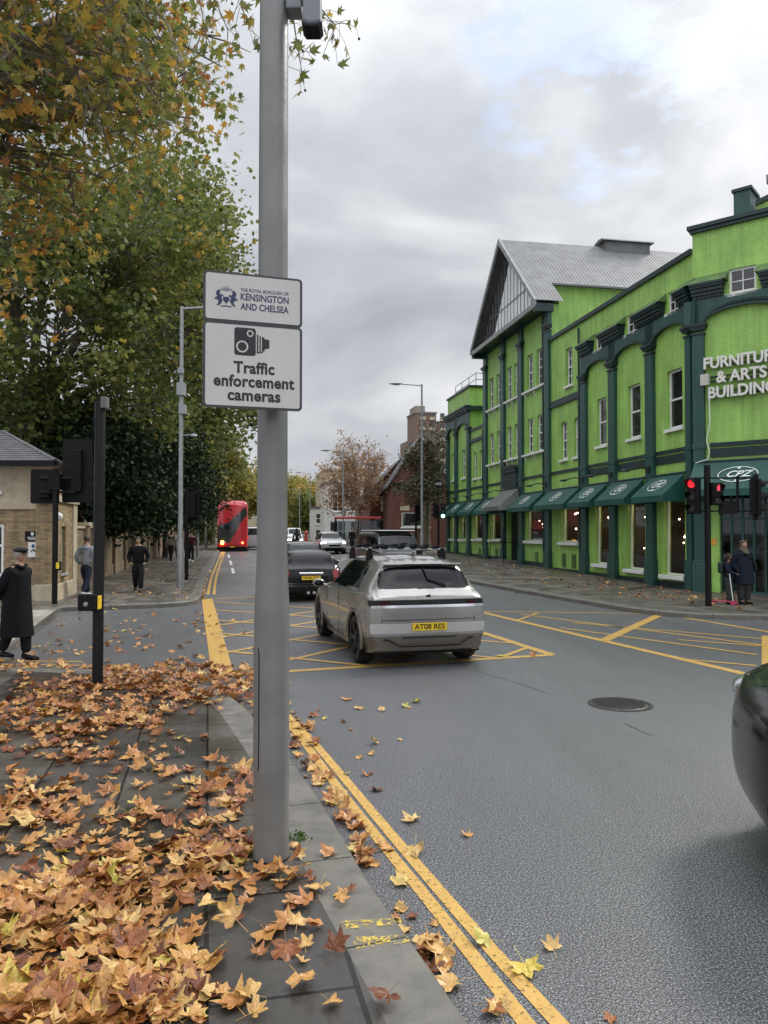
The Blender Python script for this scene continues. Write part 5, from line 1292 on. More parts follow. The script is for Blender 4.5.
def wheel(par, x, y, r, w, side_, rimm, spokes=5, rr=.7):
    wh = bpy.data.objects.new('wheel', None); COL.objects.link(wh); wh.parent = par; wh.location = (x, y, r)
    s_ = side_
    mb = MB(); mb.lathe([(r*rr, -w/2), (r*.93, -w/2), (r*.985, -w*.36), (r, -w*.2), (r, w*.2), (r*.985, w*.36), (r*.93, w/2), (r*rr, w/2)], axis='x', seg=32); mb.build('tyre', m_rubber, wh, smooth=True)
    mb = MB(); mb.lathe([(r*rr*1.01, s_*w*.46), (r*rr*.92, s_*w*.44), (r*rr*.9, s_*w*.1), (0, s_*w*.08)], axis='x', seg=32)
    for k in range(spokes):
        for dd in (-.13, .13):
            a = 2*math.pi*k/spokes; a2 = a+dd
            mb.tube([(s_*w*.42, r*.1*math.cos(a), r*.1*math.sin(a)), (s_*w*.46, r*rr*.92*math.cos(a2), r*rr*.92*math.sin(a2))], [r*.06, r*.05], 4)
    mb.lathe([(r*.17, s_*w*.36), (r*.15, s_*w*.5), (0, s_*w*.5)], axis='x', seg=14)
    mb.build('rim', rimm, wh, smooth=True)
    return wh
def car(name, label, cat, loc, heading, keys, regions, paint, wheels, wr=.33, ww=.22, arch=.40, track=.78, group=None, nps=5, dens=.03, rear_bulge=.06, front_bulge=.18, rimm=None, corner=3.0, midz=.55, lip=.022, lipm=None):
    """keys: (y, zbottom, w_sill, w_mid, w_belt, z_belt, w_roof, z_top) from rear to front"""
    t_ = thing(name, label, cat, loc, heading, group)
    K = sorted(keys); ys = [k[0] for k in K]
    q = []
    for a, b in zip(K, K[1:]):
        n = max(2, int((abs(a[0]-b[0])+abs(a[7]-b[7])+abs(a[6]-b[6]))/dens)); q += [a[0]+(b[0]-a[0])*i/n for i in range(n)]
    q.append(K[-1][0]); q = np.array(q)
    c = [pchip(ys, [k[i] for k in K], q) for i in range(1, 8)]
    rows = []
    for i, y in enumerate(q):
        zb_, wsl, wm, wb, zbl, wr_, zt = [float(v[i]) for v in c]
        dz = min(.075, .45*(zt-zbl)); hi = min(1.0, (zt-zbl)/.4)
        mid = (wb*.45+wr_*.55+.025*hi, zbl+(zt-dz-zbl)*.5)
        pr = [(0, zb_), (wsl*.9, zb_), (wsl, zb_+.07), (wm, min(midz, zbl-.12)), (wb*.3+wm*.7, zbl-.08), (wb, zbl), mid, (wr_, zt-dz), (wr_*.72, zt-dz*.28), (wr_*.36, zt-.008), (0, zt)]
        rows.append(ccurve(pr, nps))
    m = len(rows[0]); verts = []
    ring = lambda i: i*(2*m-1)
    for i, y in enumerate(q):
        for p in rows[i]: verts.append((p[0], y, p[1]))
        for p in rows[i][-2::-1]: verts.append((-p[0], y, p[1]))
    per = 2*m-1; faces = []
    for i in range(len(q)-1):
        for k in range(per-1):
            a = i*per+k; faces.append((a, a+per, a+per+1, a+1))
    # end caps: grid across, bulged
    for end, i, bl in ((-1, 0, rear_bulge), (1, len(q)-1, front_bulge)):
        base = len(verts); nx = 28; R_ = rows[i]; zlo, zhi = R_[0][1], R_[-1][1]
        for p in R_:
            tv = (p[1]-zlo)/max(zhi-zlo, 1e-6)
            vb = (1-abs(2*tv-1)**corner)
            for j in range(nx+1):
                t = -1+2*j/nx; t = math.copysign(abs(t)**.8, t)
                verts.append((p[0]*t, q[i]+end*bl*(1-abs(t)**corner)*(.25+.75*vb) if bl else q[i], p[1]))
        for r_ in range(len(R_)-1):
            for j in range(nx):
                a = base+r_*(nx+1)+j; f = (a, a+1, a+nx+2, a+nx+1); faces.append(f if end < 0 else f[::-1])
    V = np.array(verts)
    groups = {}
    for f in faces:
        pv = V[list(f)]; cx, cy, cz = pv.mean(0)
        if any(abs(cx) > .45 and (cy-wy)**2+(cz-wr)**2 < arch**2 and cz < wr+arch for wy in wheels): continue
        nn = np.cross(pv[2]-pv[0], pv[3]-pv[1]); ln = np.linalg.norm(nn)
        if ln < 1e-9: continue
        nn = nn/ln; key = 'body'
        for (rn, rm, pred) in regions:
            if pred(cx, cy, cz, nn): key = rn; break
        sk = (key, (1 if cx > 0 else -1) if key in ('corner_reflector', 'headlight', 'tail_light', 'side_glass', 'arch_trim', 'sill_trim') else 0, (cy > 0) if key == 'arch_trim' else 0)
        groups.setdefault(sk, []).append(f)
    rmats = {rn: rm for rn, rm, _ in regions}; rmats['body'] = paint
    for (key, _s, _q), fs in groups.items():
        used = sorted({i for f in fs for i in f}); mp = {u: i for i, u in enumerate(used)}
        mb = MB(); mb.add([tuple(V[u]) for u in used], [tuple(mp[i] for i in f) for f in fs])
        o = mb.build(key, rmats[key], t_, smooth=True, auto=60)
        bm = bmesh.new(); bm.from_mesh(o.data); bmesh.ops.remove_doubles(bm, verts=bm.verts, dist=.0005); bm.to_mesh(o.data); bm.free()
    for wy in wheels:
        for s_ in (-1, 1):
            mb = MB(); hw = float(np.interp(wy, q, c[2]))
            pr = [(arch+.004, -hw+.02), (arch+.004, -.4), (0, -.4)] if s_ < 0 else [(arch+.004, hw-.02), (arch+.004, .4), (0, .4)]
            mb.lathe(pr, axis='x', seg=36, c=(0, wy, wr)); mb.v = [(p[0], p[1], max(p[2], .16)) for p in mb.v]; mb.build('wheel_arch', m_blackm, t_)
            mb = MB(); pa = []
            for k_ in range(25):
                an_ = math.pi*(-.08+1.16*k_/24); yy_ = wy+arch*math.cos(an_); zz_ = wr+arch*math.sin(an_); wx_ = float(np.interp(yy_, q, c[2])); pa.append((s_*(wx_-.006-.10*max(0, (zz_-midz-.05))), yy_, zz_))
            mb.tube(pa, lip, 6, sq=1.0); mb.build('arch_lip', lipm or m_blackm, t_, smooth=True)
            wheel(t_, s_*track, wy, wr, ww, s_, rimm or m_rim)
    return t_, q, c
def plate(par, text, x, y, z, rot, m, w=.52, h=.11):
    mb = MB(); mb.box(-w/2, w/2, -.006, .004, -h/2, h/2); p = mb.build('number_plate', m, par, bevel=.003); p.location = (x, y, z); p.rotation_euler = rot
    if text:
        t_ = text_mesh(text, .105, m_ytext, p, 'plate_lettering', (0, -.008, 0), ext=.001, off=.0015); xs_ = [v.co.x for v in t_.data.vertices]; t_.scale = (w*.88/(max(xs_)-min(xs_)), 1, 1)
    return p
def mirror(par, x, y, z, m):
    for s_ in (-1, 1):
        mb = MB(); mb.ball((s_*(x+.12), y, z+.05), (.11, .07, .075), 10, 8); mb.tube([(s_*(x-.03), y, z), (s_*(x+.06), y, z+.02)], .025, 6); w = mb.build('wing_mirror', m, par, smooth=True)
        mb = MB(); mb.ball((s_*(x+.12), y-.045, z+.05), (.09, .03, .058), 10, 8); mb.build('mirror_glass', m_cglass, w, smooth=True)
def paint(name, col, metal=.3, rough=.28, coat=.8, spec=.5): return mat(name, col, rough, .05, 3, metal=metal, coat=coat, spec=spec)
up = lambda n: n[2] > .35
# ---- the silver grey electric hatchback
p_silver = paint('silver_grey_paint', (.28, .27, .252), .5, .26, 1.0)
p_bump = mat('lower_bumper_grey', (.15, .128, .105), .35, .06, 4, metal=.5, coat=.3)
p_light = mat('pale_bumper_panel', (.50, .49, .47), .3, .04, 4, metal=.5)
p_blackg = mat('black_panel', (.006, .006, .007), .3, .05, 4, spec=.3)
ik = [(2.26, .25, .60, .76, .70, .76, .58, .80), (2.1, .22, .76, .88, .80, .84, .66, .88), (1.7, .20, .84, .93, .86, .92, .74, .97), (1.2, .19, .86, .945, .88, .99, .76, 1.05), (.98, .19, .86, .945, .885, 1.0, .74, 1.09),
      (.55, .19, .86, .945, .89, 1.02, .64, 1.36), (.2, .19, .87, .945, .89, 1.03, .60, 1.53), (-.3, .19, .87, .945, .895, 1.04, .60, 1.59), (-1.0, .19, .87, .945, .895, 1.05, .605, 1.595), (-1.5, .19, .87, .945, .89, 1.06, .61, 1.56),
      (-1.86, .20, .86, .93, .86, 1.08, .615, 1.50), (-1.92, .20, .86, .92, .855, 1.08, .62, 1.46), (-2.14, .22, .83, .895, .83, 1.05, .69, 1.14), (-2.21, .24, .81, .88, .82, 1.02, .71, 1.08), (-2.26, .26, .79, .865, .81, .99, .71, 1.04)]
sgl = [(.83, 1.075), (.25, 1.44), (-.3, 1.50), (-1.1, 1.50), (-1.42, 1.44), (-1.52, 1.12), (-.5, 1.075)]
rear = lambda n: n[1] < -.5
ireg = [
 ('side_glass', m_cglass, lambda x, y, z, n: abs(n[0]) > .45 and inpoly(sgl, y, z)),
 ('rear_window', m_cglass, lambda x, y, z, n: -2.15 < y < -1.93 and abs(x) < .70 and n[1] < -.35 and z > 1.13 and abs(x) < .60+(1.5-z)*.35 and z < 1.47),
 ('windscreen', m_cglass, lambda x, y, z, n: .27 < y < .96 and n[2] > .3 and abs(x) < .66 and z > 1.07 and n[1] > .2),
 ('tail_light_panel', p_blackg, lambda x, y, z, n: y < -2.12 and .895 < z < .985 and (rear(n) or y < -2.15)),
 ('reflection_strip', m_chrome, lambda x, y, z, n: y < -2.2 and .865 < z <= .895 and rear(n)),  # chrome band stands in for a pale reflection across the tail, no lamp
 ('rear_bumper', p_bump, lambda x, y, z, n: y < -1.93 and z < .47),
 ('corner_reflector', p_light, lambda x, y, z, n: y < -2.05 and .50 < z < .68 and abs(x) > .48 and (abs(x) < .86)),
 ('plate_recess', p_light, lambda x, y, z, n: y < -2.2 and .50 < z < .68 and abs(x) <= .48 and rear(n)),
 ('sill_trim', p_bump, lambda x, y, z, n: z < .30 and abs(n[0]) > .2),
 ('arch_trim', p_bump, lambda x, y, z, n: abs(x) > .6 and any((y-w)**2+(z-.365)**2 < .475**2 for w in (1.47, -1.53)) and z < .8),
]
axl = Vector((.45, 11.71, 0)); hd_ = R(15)
loc = axl + Matrix.Rotation(hd_, 3, 'Z') @ Vector((0, 1.53, 0))
ion, q_, c_ = car('parked_car', 'silver grey electric hatchback seen from behind with roof bars, waiting on the yellow box junction', 'car', (loc.x, loc.y, g(loc.x, loc.y)), hd_, ik, ireg, p_silver, (1.47, -1.53), wr=.365, ww=.25, arch=.42, track=.80, dens=.022, nps=7, rear_bulge=.05, rimm=m_rimdark, lip=.03, lipm=p_bump)
ion.name = 'hatchback_car'
mirror(ion, .95, .72, 1.0, p_silver)
plate(ion, 'AT08 RES', 0, -2.33, .60, (R(4), 0, 0), m_yplate)
mb = MB(); mb.prism([(-.61, 1.49), (.61, 1.49), (.59, 1.465), (-.59, 1.465)], -1.99, -1.84, 'y'); mb.build('roof_spoiler', p_silver, ion, bevel=.01)
mb = MB(); mb.box(-.3, .3, -1.994, -1.989, 1.47, 1.483); mb.build('high_brake_light', m_blackm, ion)
text_mesh('IONIQ 5', .055, m_chrome, ion, 'badge_lettering', (0, -2.318, .945), ext=.002, off=.001, space=1.6)
mb = MB(); mb.lathe([(0, -2.30), (.04, -2.298), (.045, -2.29)], axis='y', seg=20, c=(0, .02, 1.02)); mb.build('badge', m_chrome, ion)
mb = MB()
for s_ in (-1, 1): mb.tube([(s_*.86, -2.16, .44), (s_*.60, -2.32, .42), (s_*.45, -2.335, .33), (0, -2.345, .33)], .012, 6)
mb.tube([(-.87, -2.12, .435), (-.3, -2.335, .45), (.3, -2.335, .45), (.87, -2.12, .435)], .008, 5); mb.build('bumper_trim', m_blackm, ion)
mb = MB(); mb.box(-.7, .7, -2.2, -2.05, .2, .27); mb.build('diffuser', m_blackm, ion)
mb = MB()
for x in (-.9453, .9453):
    for y in (.60, -.42): mb.box(x-.002, x+.002, y-.004, y+.004, .32, 1.0)
mb.build('door_seams', m_blackm, ion)
mb = MB()
for x in (-.952, .952):
    for y in (-.25, -1.15): mb.box(x-.008, x+.008, y-.1, y+.1, .84, .865)
mb.build('door_handles', p_silver, ion, bevel=.004)
for x in (-.70, .70): mb = MB(); mb.tube([(x*1.02, -2.262, .52), (x, -2.285, .70), (x*.99, -2.265, .86)], .005, 5); mb.build('tailgate_seam', m_blackm, ion)
mb = MB(); mb.tube([(-.70, -2.288, .70), (-.35, -2.312, .70), (.35, -2.312, .70), (.70, -2.288, .70)], .004, 5); mb.build('tailgate_seam', m_blackm, ion)
for s_ in (-1, 1):
    for k in range(3):
        for j in range(2): mb = MB(); mb.box(s_*(.60+.05*k)-.018, s_*(.60+.05*k)+.018, -2.302+.008*k, -2.28, .91+.035*j, .935+.035*j); mb.build('pixel_lamp', mat('dark_red_lens', (.06, .006, .007), .2, 0, coat=.4), ion)
# roof bars with clamps and a folded rack
mb = MB()
for y in (-1.15, .05): mb.box(-.66, .66, y-.04, y+.04, 1.665, 1.69)
rk_ = mb.build('roof_bars', m_steel, ion, bevel=.01)
for y in (-1.15, .05):
    for x in (-.6, .6):
        mb = MB(); mb.prism([(x-.055, 1.5), (x+.055, 1.5), (x+.035, 1.70), (x-.035, 1.70)], y-.05, y+.05, 'y'); mb.build('bar_foot', m_blackm, rk_, bevel=.01)
r_ = random.Random(3)
for y in (-1.15, .05):
    for x in (-.5, -.36, -.1, .12, .3, .48):
        mb = MB(); h = r_.uniform(.03, .06); mb.box(x-.05, x+.05, y-.06, y+.06, 1.692, 1.692+h); mb.tube([(x-.04, y, 1.69+h), (x+.05, y-.1, 1.70+h)], .015, 6); mb.build('rack_clamp', m_blackm, rk_, bevel=.008)
for x in (-.22, .24): mb = MB(); mb.tube([(x, -1.35, 1.715), (x, .25, 1.715)], .015, 6); mb.build('carrier_rail', m_blackm, rk_)
mb = MB(); mb.prism([(-.018, 1.58), (.018, 1.58), (.006, 1.65), (-.006, 1.65)], -1.62, -1.48, 'y'); mb.build('fin_aerial', p_silver, ion)
mb = MB(); mb.tube([(0, -1.96, 1.45), (.05, -2.08, 1.26), (.32, -2.13, 1.18)], .012, 5); mb.build('rear_wiper', m_blackm, ion)

# ---- generic hatch shapes
def gen(L_, W_, H_, hood=.75, belt=.95, rearslope=.35, hoodlen=.28, wb=.58, kind='hatch'):
    h = L_/2; w = W_/2
    if kind == 'van':
        return [(h-.12, .25, w*.78, w*.93, w*.86, hood-.05, w*.7, hood), (h-.35, .22, w*.88, w*.98, w*.92, hood, w*.76, hood+.08), (h-L_*hoodlen, .2, w*.93, w, w*.95, belt, w*.8, belt+.1), (h-L_*hoodlen-.55, .2, w*.93, w, w*.95, belt+.02, w*.78, H_-.1), (h-L_*hoodlen-.9, .2, w*.93, w, w*.95, belt+.02, w*.8, H_-.02),
                (0, .2, w*.93, w, w*.96, belt+.02, w*.82, H_), (-h+.4, .2, w*.93, w, w*.96, belt+.02, w*.83, H_-.02), (-h+.12, .22, w*.92, w*.98, w*.95, belt, w*.83, H_-.06), (-h+.06, .25, w*.9, w*.96, w*.93, belt, w*.82, H_-.12)]
    return [(h-.12, .24, w*.70, w*.86, w*.78, hood-.09, w*.6, hood-.05), (h-.3, .22, w*.84, w*.95, w*.88, hood-.03, w*.7, hood+.03), (h-.75, .2, w*.9, w, w*.92, hood+.05, w*.78, hood+.12), (h-L_*hoodlen, .19, w*.92, w, w*.93, belt-.02, w*.78, belt+.1),
            (h-L_*hoodlen-.55, .19, w*.92, w, w*.94, belt, w*.66, H_-.1), (h-L_*hoodlen-1.0, .19, w*.92, w, w*.94, belt+.01, w*.65, H_), (-h*.3, .19, w*.92, w, w*.94, belt+.02, w*.66, H_), (-h+rearslope+.25, .19, w*.92, w, w*.94, belt+.03, w*.66, H_-.05),
            (-h+rearslope+.12, .2, w*.91, w*.99, w*.92, belt+.03, w*.67, H_-.1), (-h+.14, .22, w*.88, w*.97, w*.88, belt-.02, w*.76, belt+.05), (-h+.08, .24, w*.86, w*.95, w*.86, belt-.06, w*.76, belt-.01)]
def gregs(L_, W_, H_, belt, hoodlen, rearslope, hl, tl, plastic=.32, kind='hatch', gr=None, hlx=.5, hlz=(.62, .76)):
    h = L_/2; w = W_/2
    y0 = h-L_*hoodlen
    side_ = [(y0-.15, belt+.05), (y0-.65, H_-.14), (-h*.3, H_-.1), (-h+rearslope+.35, H_-.15), (-h+rearslope+.15, belt+.06)]
    if kind == 'van': side_ = [(y0-.08, belt+.05), (y0-.5, H_-.28), (-h+.45, H_-.2), (-h+.45, belt+.06)]
    return [('side_glass', m_cglass, lambda x, y, z, n: abs(n[0]) > .5 and inpoly(side_, y, z) and not any(abs(y-q) < .035 for q in (y0-1.25, y0-2.15))),
            ('windscreen', m_cglass, lambda x, y, z, n: y0-.52 < y < y0-.02 and n[1] > .25 and n[2] > .15 and abs(x) < w*.74 and z > belt+.1 and z < H_-.1),
            ('rear_window', m_cglass, lambda x, y, z, n: (y < -h+rearslope+.14 if kind != 'van' else y < -h+.1) and n[1] < -.3 and abs(x) < w*.68 and belt+.08 < z < H_-.13),
            ('headlight', hl, lambda x, y, z, n: y > h-.45 and hlz[0] < z < hlz[1] and abs(x) > w*hlx and n[2] < .75),
            ('grille', m_blackm, lambda x, y, z, n: y > h-.3 and (.28 < z < .5 and abs(x) < w*.72 or (gr and .55 < z < .72 and abs(x) < w*gr)) and n[1] > .4),
            ('tail_light', tl, lambda x, y, z, n: y < -h+.3 and belt-.28 < z < belt-.03 and abs(x) > w*.66 and n[2] < .7),
            ('lower_trim', m_blackm, lambda x, y, z, n: z < plastic)]
m_headlit = mat('headlight_lit', (1, 1, 1), .3, 0, emit=(1, .97, .9), es=5)
m_headoff = mat('headlight_lens', (.35, .36, .37), .08, .1, 8, coat=.7, metal=.4)
m_taillit = mat('tail_lamp_lit', (.6, .02, .02), .3, 0, emit=(1, .03, .02), es=1.5)
STREET = R(10.5)
# ---- black mini-type hatch
mp_ = paint('black_paint', (.004, .004, .005), 0, .22, .25, .3)
mc_ = G(311, 602); L_, W_, H_ = 3.84, 1.73, 1.41
ml = mc_ + Matrix.Rotation(STREET, 3, 'Z') @ Vector((0, L_/2-.05, 0)); ml.z = g(ml.x, ml.y)
mk = gen(L_, W_, H_, hood=.82, belt=.93, rearslope=.22, hoodlen=.30)
mk = [(k[0], k[1], k[2], k[3], k[4], k[5], k[6]*(1.07 if k[7] > 1.2 else 1), k[7]) for k in mk]
mregs = gregs(L_, W_, H_, .93, .30, .22, m_headoff, m_redlens)
mregs = [('tail_light', m_redlens, lambda x, y, z, n: y < -1.55 and ((abs(x)-.69)/.085)**2+((z-.77)/.14)**2 < 1)] + [r for r in mregs if r[0] != 'tail_light']
mini, _, _ = car('small_hatchback', 'small black hatchback with yellow rear plate and red oval lights, behind the grey pole', 'car', (ml.x, ml.y, ml.z), STREET, mk, mregs, mp_, (1.2, -1.27), wr=.30, ww=.2, arch=.345, track=.74, dens=.035)
mirror(mini, .84, .5, .95, mp_)
plate(mini, 'WK68 ZTG'[:4]+' '+'OYD', 0, -1.935, .66, (0, 0, 0), m_yplate)
mb = MB(); mb.tube([(-.33, -1.945, .79), (.33, -1.945, .79)], .022, 8); mb.build('chrome_handle', m_chrome, mini, smooth=True)
mb = MB()
for x in (-.08, .08): mb.lathe([(.0, -1.9), (.035, -1.96), (.045, -1.96), (.045, -1.8)], axis='y', seg=14, c=(x, 0, .25))
mb.build('exhaust_pipe', m_chrome, mini, smooth=True)
mb = MB()
for z in (.44, .5): mb.tube([(-.78, -1.80, z), (-.5, -1.93, z), (.5, -1.93, z), (.78, -1.80, z)], .01, 5)
mb.build('bumper_trim', m_chrome, mini)
# ---- dark saloon in front of the mini
b = G(296, 580); hl = Matrix.Rotation(STREET, 3, 'Z')
dk = gen(4.3, 1.8, 1.45, hood=.85, belt=.93, rearslope=.45)
dl = Vector((b.x-.1, b.y+1.8, g(b.x, b.y+2)))
dc, _, _ = car('dark_hatchback', 'dark blue hatchback just ahead of the small black one, mostly hidden by it', 'car', dl, STREET, dk, gregs(4.3, 1.8, 1.45, .93, .28, .45, m_headoff, m_taillit), paint('dark_blue_paint', (.012, .015, .022)), (1.32, -1.3), dens=.06, nps=4)
mirror(dc, .88, .7, .95, mp_); plate(dc, '', 0, -2.2, .6, (0, 0, 0), m_yplate)
# ---- oncoming white/grey suv
b = G(330, 554.5); sk = gen(4.35, 1.82, 1.6, hood=.98, belt=1.02, rearslope=.4, hoodlen=.26)
sv = Vector((b.x-.2, b.y+2.1, g(b.x, b.y)))
suv, _, _ = car('oncoming_suv', 'pale silver compact suv with headlights on, driving towards the camera on the far lane', 'car', sv, STREET+math.pi+R(3), sk, gregs(4.35, 1.82, 1.6, 1.02, .26, .4, m_headlit, m_redlens, plastic=.42, gr=.45, hlx=.62, hlz=(.76, .86)), paint('pale_silver_paint', (.42, .43, .44), .3), (1.33, -1.3), wr=.34, arch=.41, dens=.05, nps=4)
mirror(suv, .89, .75, 1.05, mp_); plate(suv, '', 0, 2.2, .5, (0, 0, math.pi), m_wplate)
# ---- dark van/taxi behind the hatchback
b = Vector((.25, 27.6, 0)); vk = gen(4.6, 1.85, 1.9, hood=1.08, belt=1.15, hoodlen=.2, kind='van')
van, _, _ = car('people_carrier', 'dark grey boxy people carrier coming towards the camera behind the silver hatchback', 'van', (b.x, b.y+2.3, g(b.x, b.y)), STREET+math.pi+R(4), vk, gregs(4.6, 1.85, 1.9, 1.15, .2, .1, m_headoff, m_redlens, plastic=.4, kind='van', gr=.5, hlx=.6, hlz=(.78, .95)), paint('dark_grey_paint', (.05, .052, .055)), (1.45, -1.4), wr=.35, arch=.42, dens=.06, nps=4)
mirror(van, .93, 1.1, 1.15, mp_)
mb = MB(); mb.box(-.72, .72, -2.0, .95, 1.895, 1.93); mb.build('roof_panel', m_white, van, bevel=.02)
# ---- far white van and a far car behind the pole
b = G(291, 545); wk = gen(4.9, 1.95, 2.1, hood=1.15, belt=1.25, hoodlen=.2, kind='van')
wv, _, _ = car('white_van', 'distant white van in the far lane just right of the grey pole', 'van', (b.x, b.y+3, g(b.x, b.y)), STREET+math.pi, wk, gregs(4.9, 1.95, 2.1, 1.25, .2, .1, m_headlit, m_redlens, kind='van', gr=.5), m_white, (1.5, -1.5), dens=.1, nps=3)
b = G(268, 544)
fc, _, _ = car('silver_car', 'distant grey van in the near lane just right of the bus', 'van', (P(249.5, 531, 68).x, 71, g(-12, 70)), STREET, wk, gregs(4.9, 1.95, 2.1, 1.25, .2, .1, m_headoff, m_taillit, kind='van'), paint('van_grey_paint', (.45, .46, .48)), (1.5, -1.5), dens=.1, nps=3)
fc.name = 'grey_van'
# ---- black car entering at the right edge
nk = gen(4.4, 1.85, 1.58, hood=1.0, belt=1.05, rearslope=.4, hoodlen=.27)
nk = [(k[0], k[1], k[2], k[3], k[4], k[5]*1.09, k[6], k[7]*1.09) for k in nk]
nregs = gregs(4.4, 1.85, 1.58, 1.05, .27, .4, mat('headlight_clear', (.62, .63, .66), .12, .25, 9, metal=.8, coat=1), m_redlens, plastic=.3, hlx=.50, hlz=(.73, .93))
nregs = [('side_intake', m_blackm, lambda x, y, z, n: y > 1.8 and .36 < z < .36+.26*min(1, max(0, (abs(x)-.36)*4)) and .40 < abs(x) < .84)] + [r for r in nregs if r[0] not in ('grille', 'headlight')]
nc, _, _ = car('black_suv', 'glossy black car nosing into the picture at the right edge, only its front visible', 'car', (4.33, 4.05, 0), R(76), nk, nregs, paint('black_gloss_paint', (.003, .003, .004), 0, .2, .35, .3), (1.42, -1.3), wr=.34, arch=.41, dens=.02, nps=8, front_bulge=.17, corner=3.2)
mirror(nc, .9, .8, 1.08, mp_)
mb = MB(); mb.ball((.60, 2.00, .90), (.27, .19, .12), 24, 14); hq = mb.build('headlight', MATS['headlight_clear'], nc, smooth=True); mb = MB(); mb.ball((.74, 2.06, .87), (.09, .11, .05), 12, 8); mb.build('indicator', mat('amber_lens', (.5, .2, .06), .15, 0, coat=.5), hq, smooth=True); mb = MB(); mb.ball((-.60, 2.00, .90), (.27, .19, .12), 24, 14); mb.build('headlight', MATS['headlight_clear'], nc, smooth=True)
if 0: mb = MB(); mb.tube([(-.86, 1.86, .96), (-.80, 2.05, .93), (-.66, 2.20, .90), (-.5, 2.27, .88)], .014, 6); mb.build('headlight_trim', m_chrome, nc, smooth=True)
# ================================================================ BUS
b = G(232.7, 552); bl = Vector((-12.6, 63, 0)); 
bus = thing('double_decker_bus', 'red double decker bus seen from behind with a sweeping dark diagonal window', 'bus', (-12.6-1.0, 63+5.6, g(-13, 63)-.12), R(10.5))
p_bus = paint('bus_red', (.50, .022, .028), 0, .3, .6); m_busg = mat('bus_glass', (.03, .036, .036), .08, .2, 2, spec=.8)
K = [(-5.5, .35, 1.10, 1.0, 4.05), (-5.35, .30, 1.2, 1.14, 4.28), (-5.0, .28, 1.26, 1.2, 4.38), (-4, .28, 1.27, 1.22, 4.4), (5.0, .28, 1.27, 1.22, 4.4), (5.4, .3, 1.22, 1.16, 4.3), (5.6, .35, 1.12, 1.0, 4.0)]
mbv = []; q = []
for a, b_ in zip(K, K[1:]):
    n = 8 if abs(a[0]-b_[0]) < 2 else 60
    q += [a[0]+(b_[0]-a[0])*i/n for i in range(n)]
q.append(K[-1][0]); q = np.array(q); C_k = [pchip([k[0] for k in K], [k[i] for k in K], q) for i in range(1, 5)]
rows = []
for i in range(len(q)):
    z0, w, wt, zt = [float(c[i]) for c in C_k]
    pr = [(0, z0), (w*.95, z0), (w, z0+.08)] + [(w, z0+.08+(zt-1.0-z0)*k/14) for k in range(1, 15)] + [(wt+.02, zt-.35), (wt-.12, zt-.12), (wt-.4, zt-.03), (0, zt)]
    rows.append(ccurve(pr, 4))
m = len(rows[0]); V = []; Fq = []
for i, y in enumerate(q):
    V += [(p[0], y, p[1]) for p in rows[i]] + [(-p[0], y, p[1]) for p in rows[i][-2::-1]]
per = 2*m-1
for i in range(len(q)-1):
    for k in range(per-1): a = i*per+k; Fq.append((a, a+per, a+per+1, a+1))
for end, i, blg in ((-1, 0, .16), (1, len(q)-1, .1)):
    base = len(V); nx = 40; Rr = rows[i]
    for p in Rr:
        tv = (p[1]-.3)/4.0
        for j in range(nx+1): t = -1+2*j/nx; V.append((p[0]*t, q[i]+end*blg*(1-abs(t)**3)*(1-abs(2*tv-1)**4), p[1]))
    for r_ in range(len(Rr)-1):
        for j in range(nx): a = base+r_*(nx+1)+j; Fq.append((a, a+1, a+nx+2, a+nx+1) if end < 0 else (a+nx+1, a+nx+2, a+1, a))
V = np.array(V)
glasspoly = [((X-449)/107, (612-Y)/100.5) for X, Y in [(566, 222), (580, 285), (520, 360), (470, 450), (425, 525), (316, 532), (314, 385), (400, 362), (470, 308)]]
grp = {}
for f in Fq:
    pv_ = V[list(f)]; cx, cy, cz = pv_.mean(0); n_ = np.cross(pv_[2]-pv_[0], pv_[3]-pv_[1]); ln = np.linalg.norm(n_)
    if ln < 1e-9: continue
    n_ /= ln; key = 'body'
    if cy < -5.2 and inpoly(glasspoly, cx, cz): key = 'rear_glass'
    elif abs(n_[0]) > .8 and -4.9 < cy < 4.9 and (1.15 < cz < 2.0 or 2.75 < cz < 3.55) and abs((cy*10) % 13) > .9: key = 'side_windows'
    elif cy > 5.2 and abs(cx) < 1.0 and (1.0 < cz < 2.2 or 2.7 < cz < 3.7): key = 'front_glass'
    elif cz < .5: key = 'skirt'
    grp.setdefault(key, []).append(f)
for key, fs in grp.items():
    used = sorted({i for f in fs for i in f}); mp = {u: i for i, u in enumerate(used)}; mb = MB(); mb.add([tuple(V[u]) for u in used], [tuple(mp[i] for i in f) for f in fs])
    mb.build(key, {'body': p_bus, 'skirt': m_blackm}.get(key, m_busg), bus, smooth=True)
for y in (3.6, -3.2):
    for s_ in (-1, 1): wheel(bus, s_*1.1, y, .48, .3, s_, m_rim, 8, .6)
m_amber = mat('amber_lamp', (1, .5, .05), .3, 0, emit=(1, .45, .06), es=9); m_redl2 = mat('bus_tail_lamp', (1, .1, .05), .3, 0, emit=(1, .16, .05), es=5)
mb = MB(); mb.box(-.93, -.72, -5.72, -5.6, .72, 1.02); mb.build('indicator', m_amber, bus)
mb = MB(); mb.box(-.66, -.54, -5.73, -5.6, .82, .98); mb.build('reversing_lamp', m_wplate, bus)
mb = MB(); mb.ball((.83, -5.64, .85), (.09, .05, .09), 10, 8); mb.build('tail_lamp', m_redl2, bus)
mb = MB(); mb.box(-.2, .2, -5.72, -5.66, .48, .56); mb.build('number_plate', m_yplate, bus)
mb = MB(); mb.box(-1.1, 1.1, -5.5, -5.3, .12, .4); mb.build('underside', m_blackm, bus)

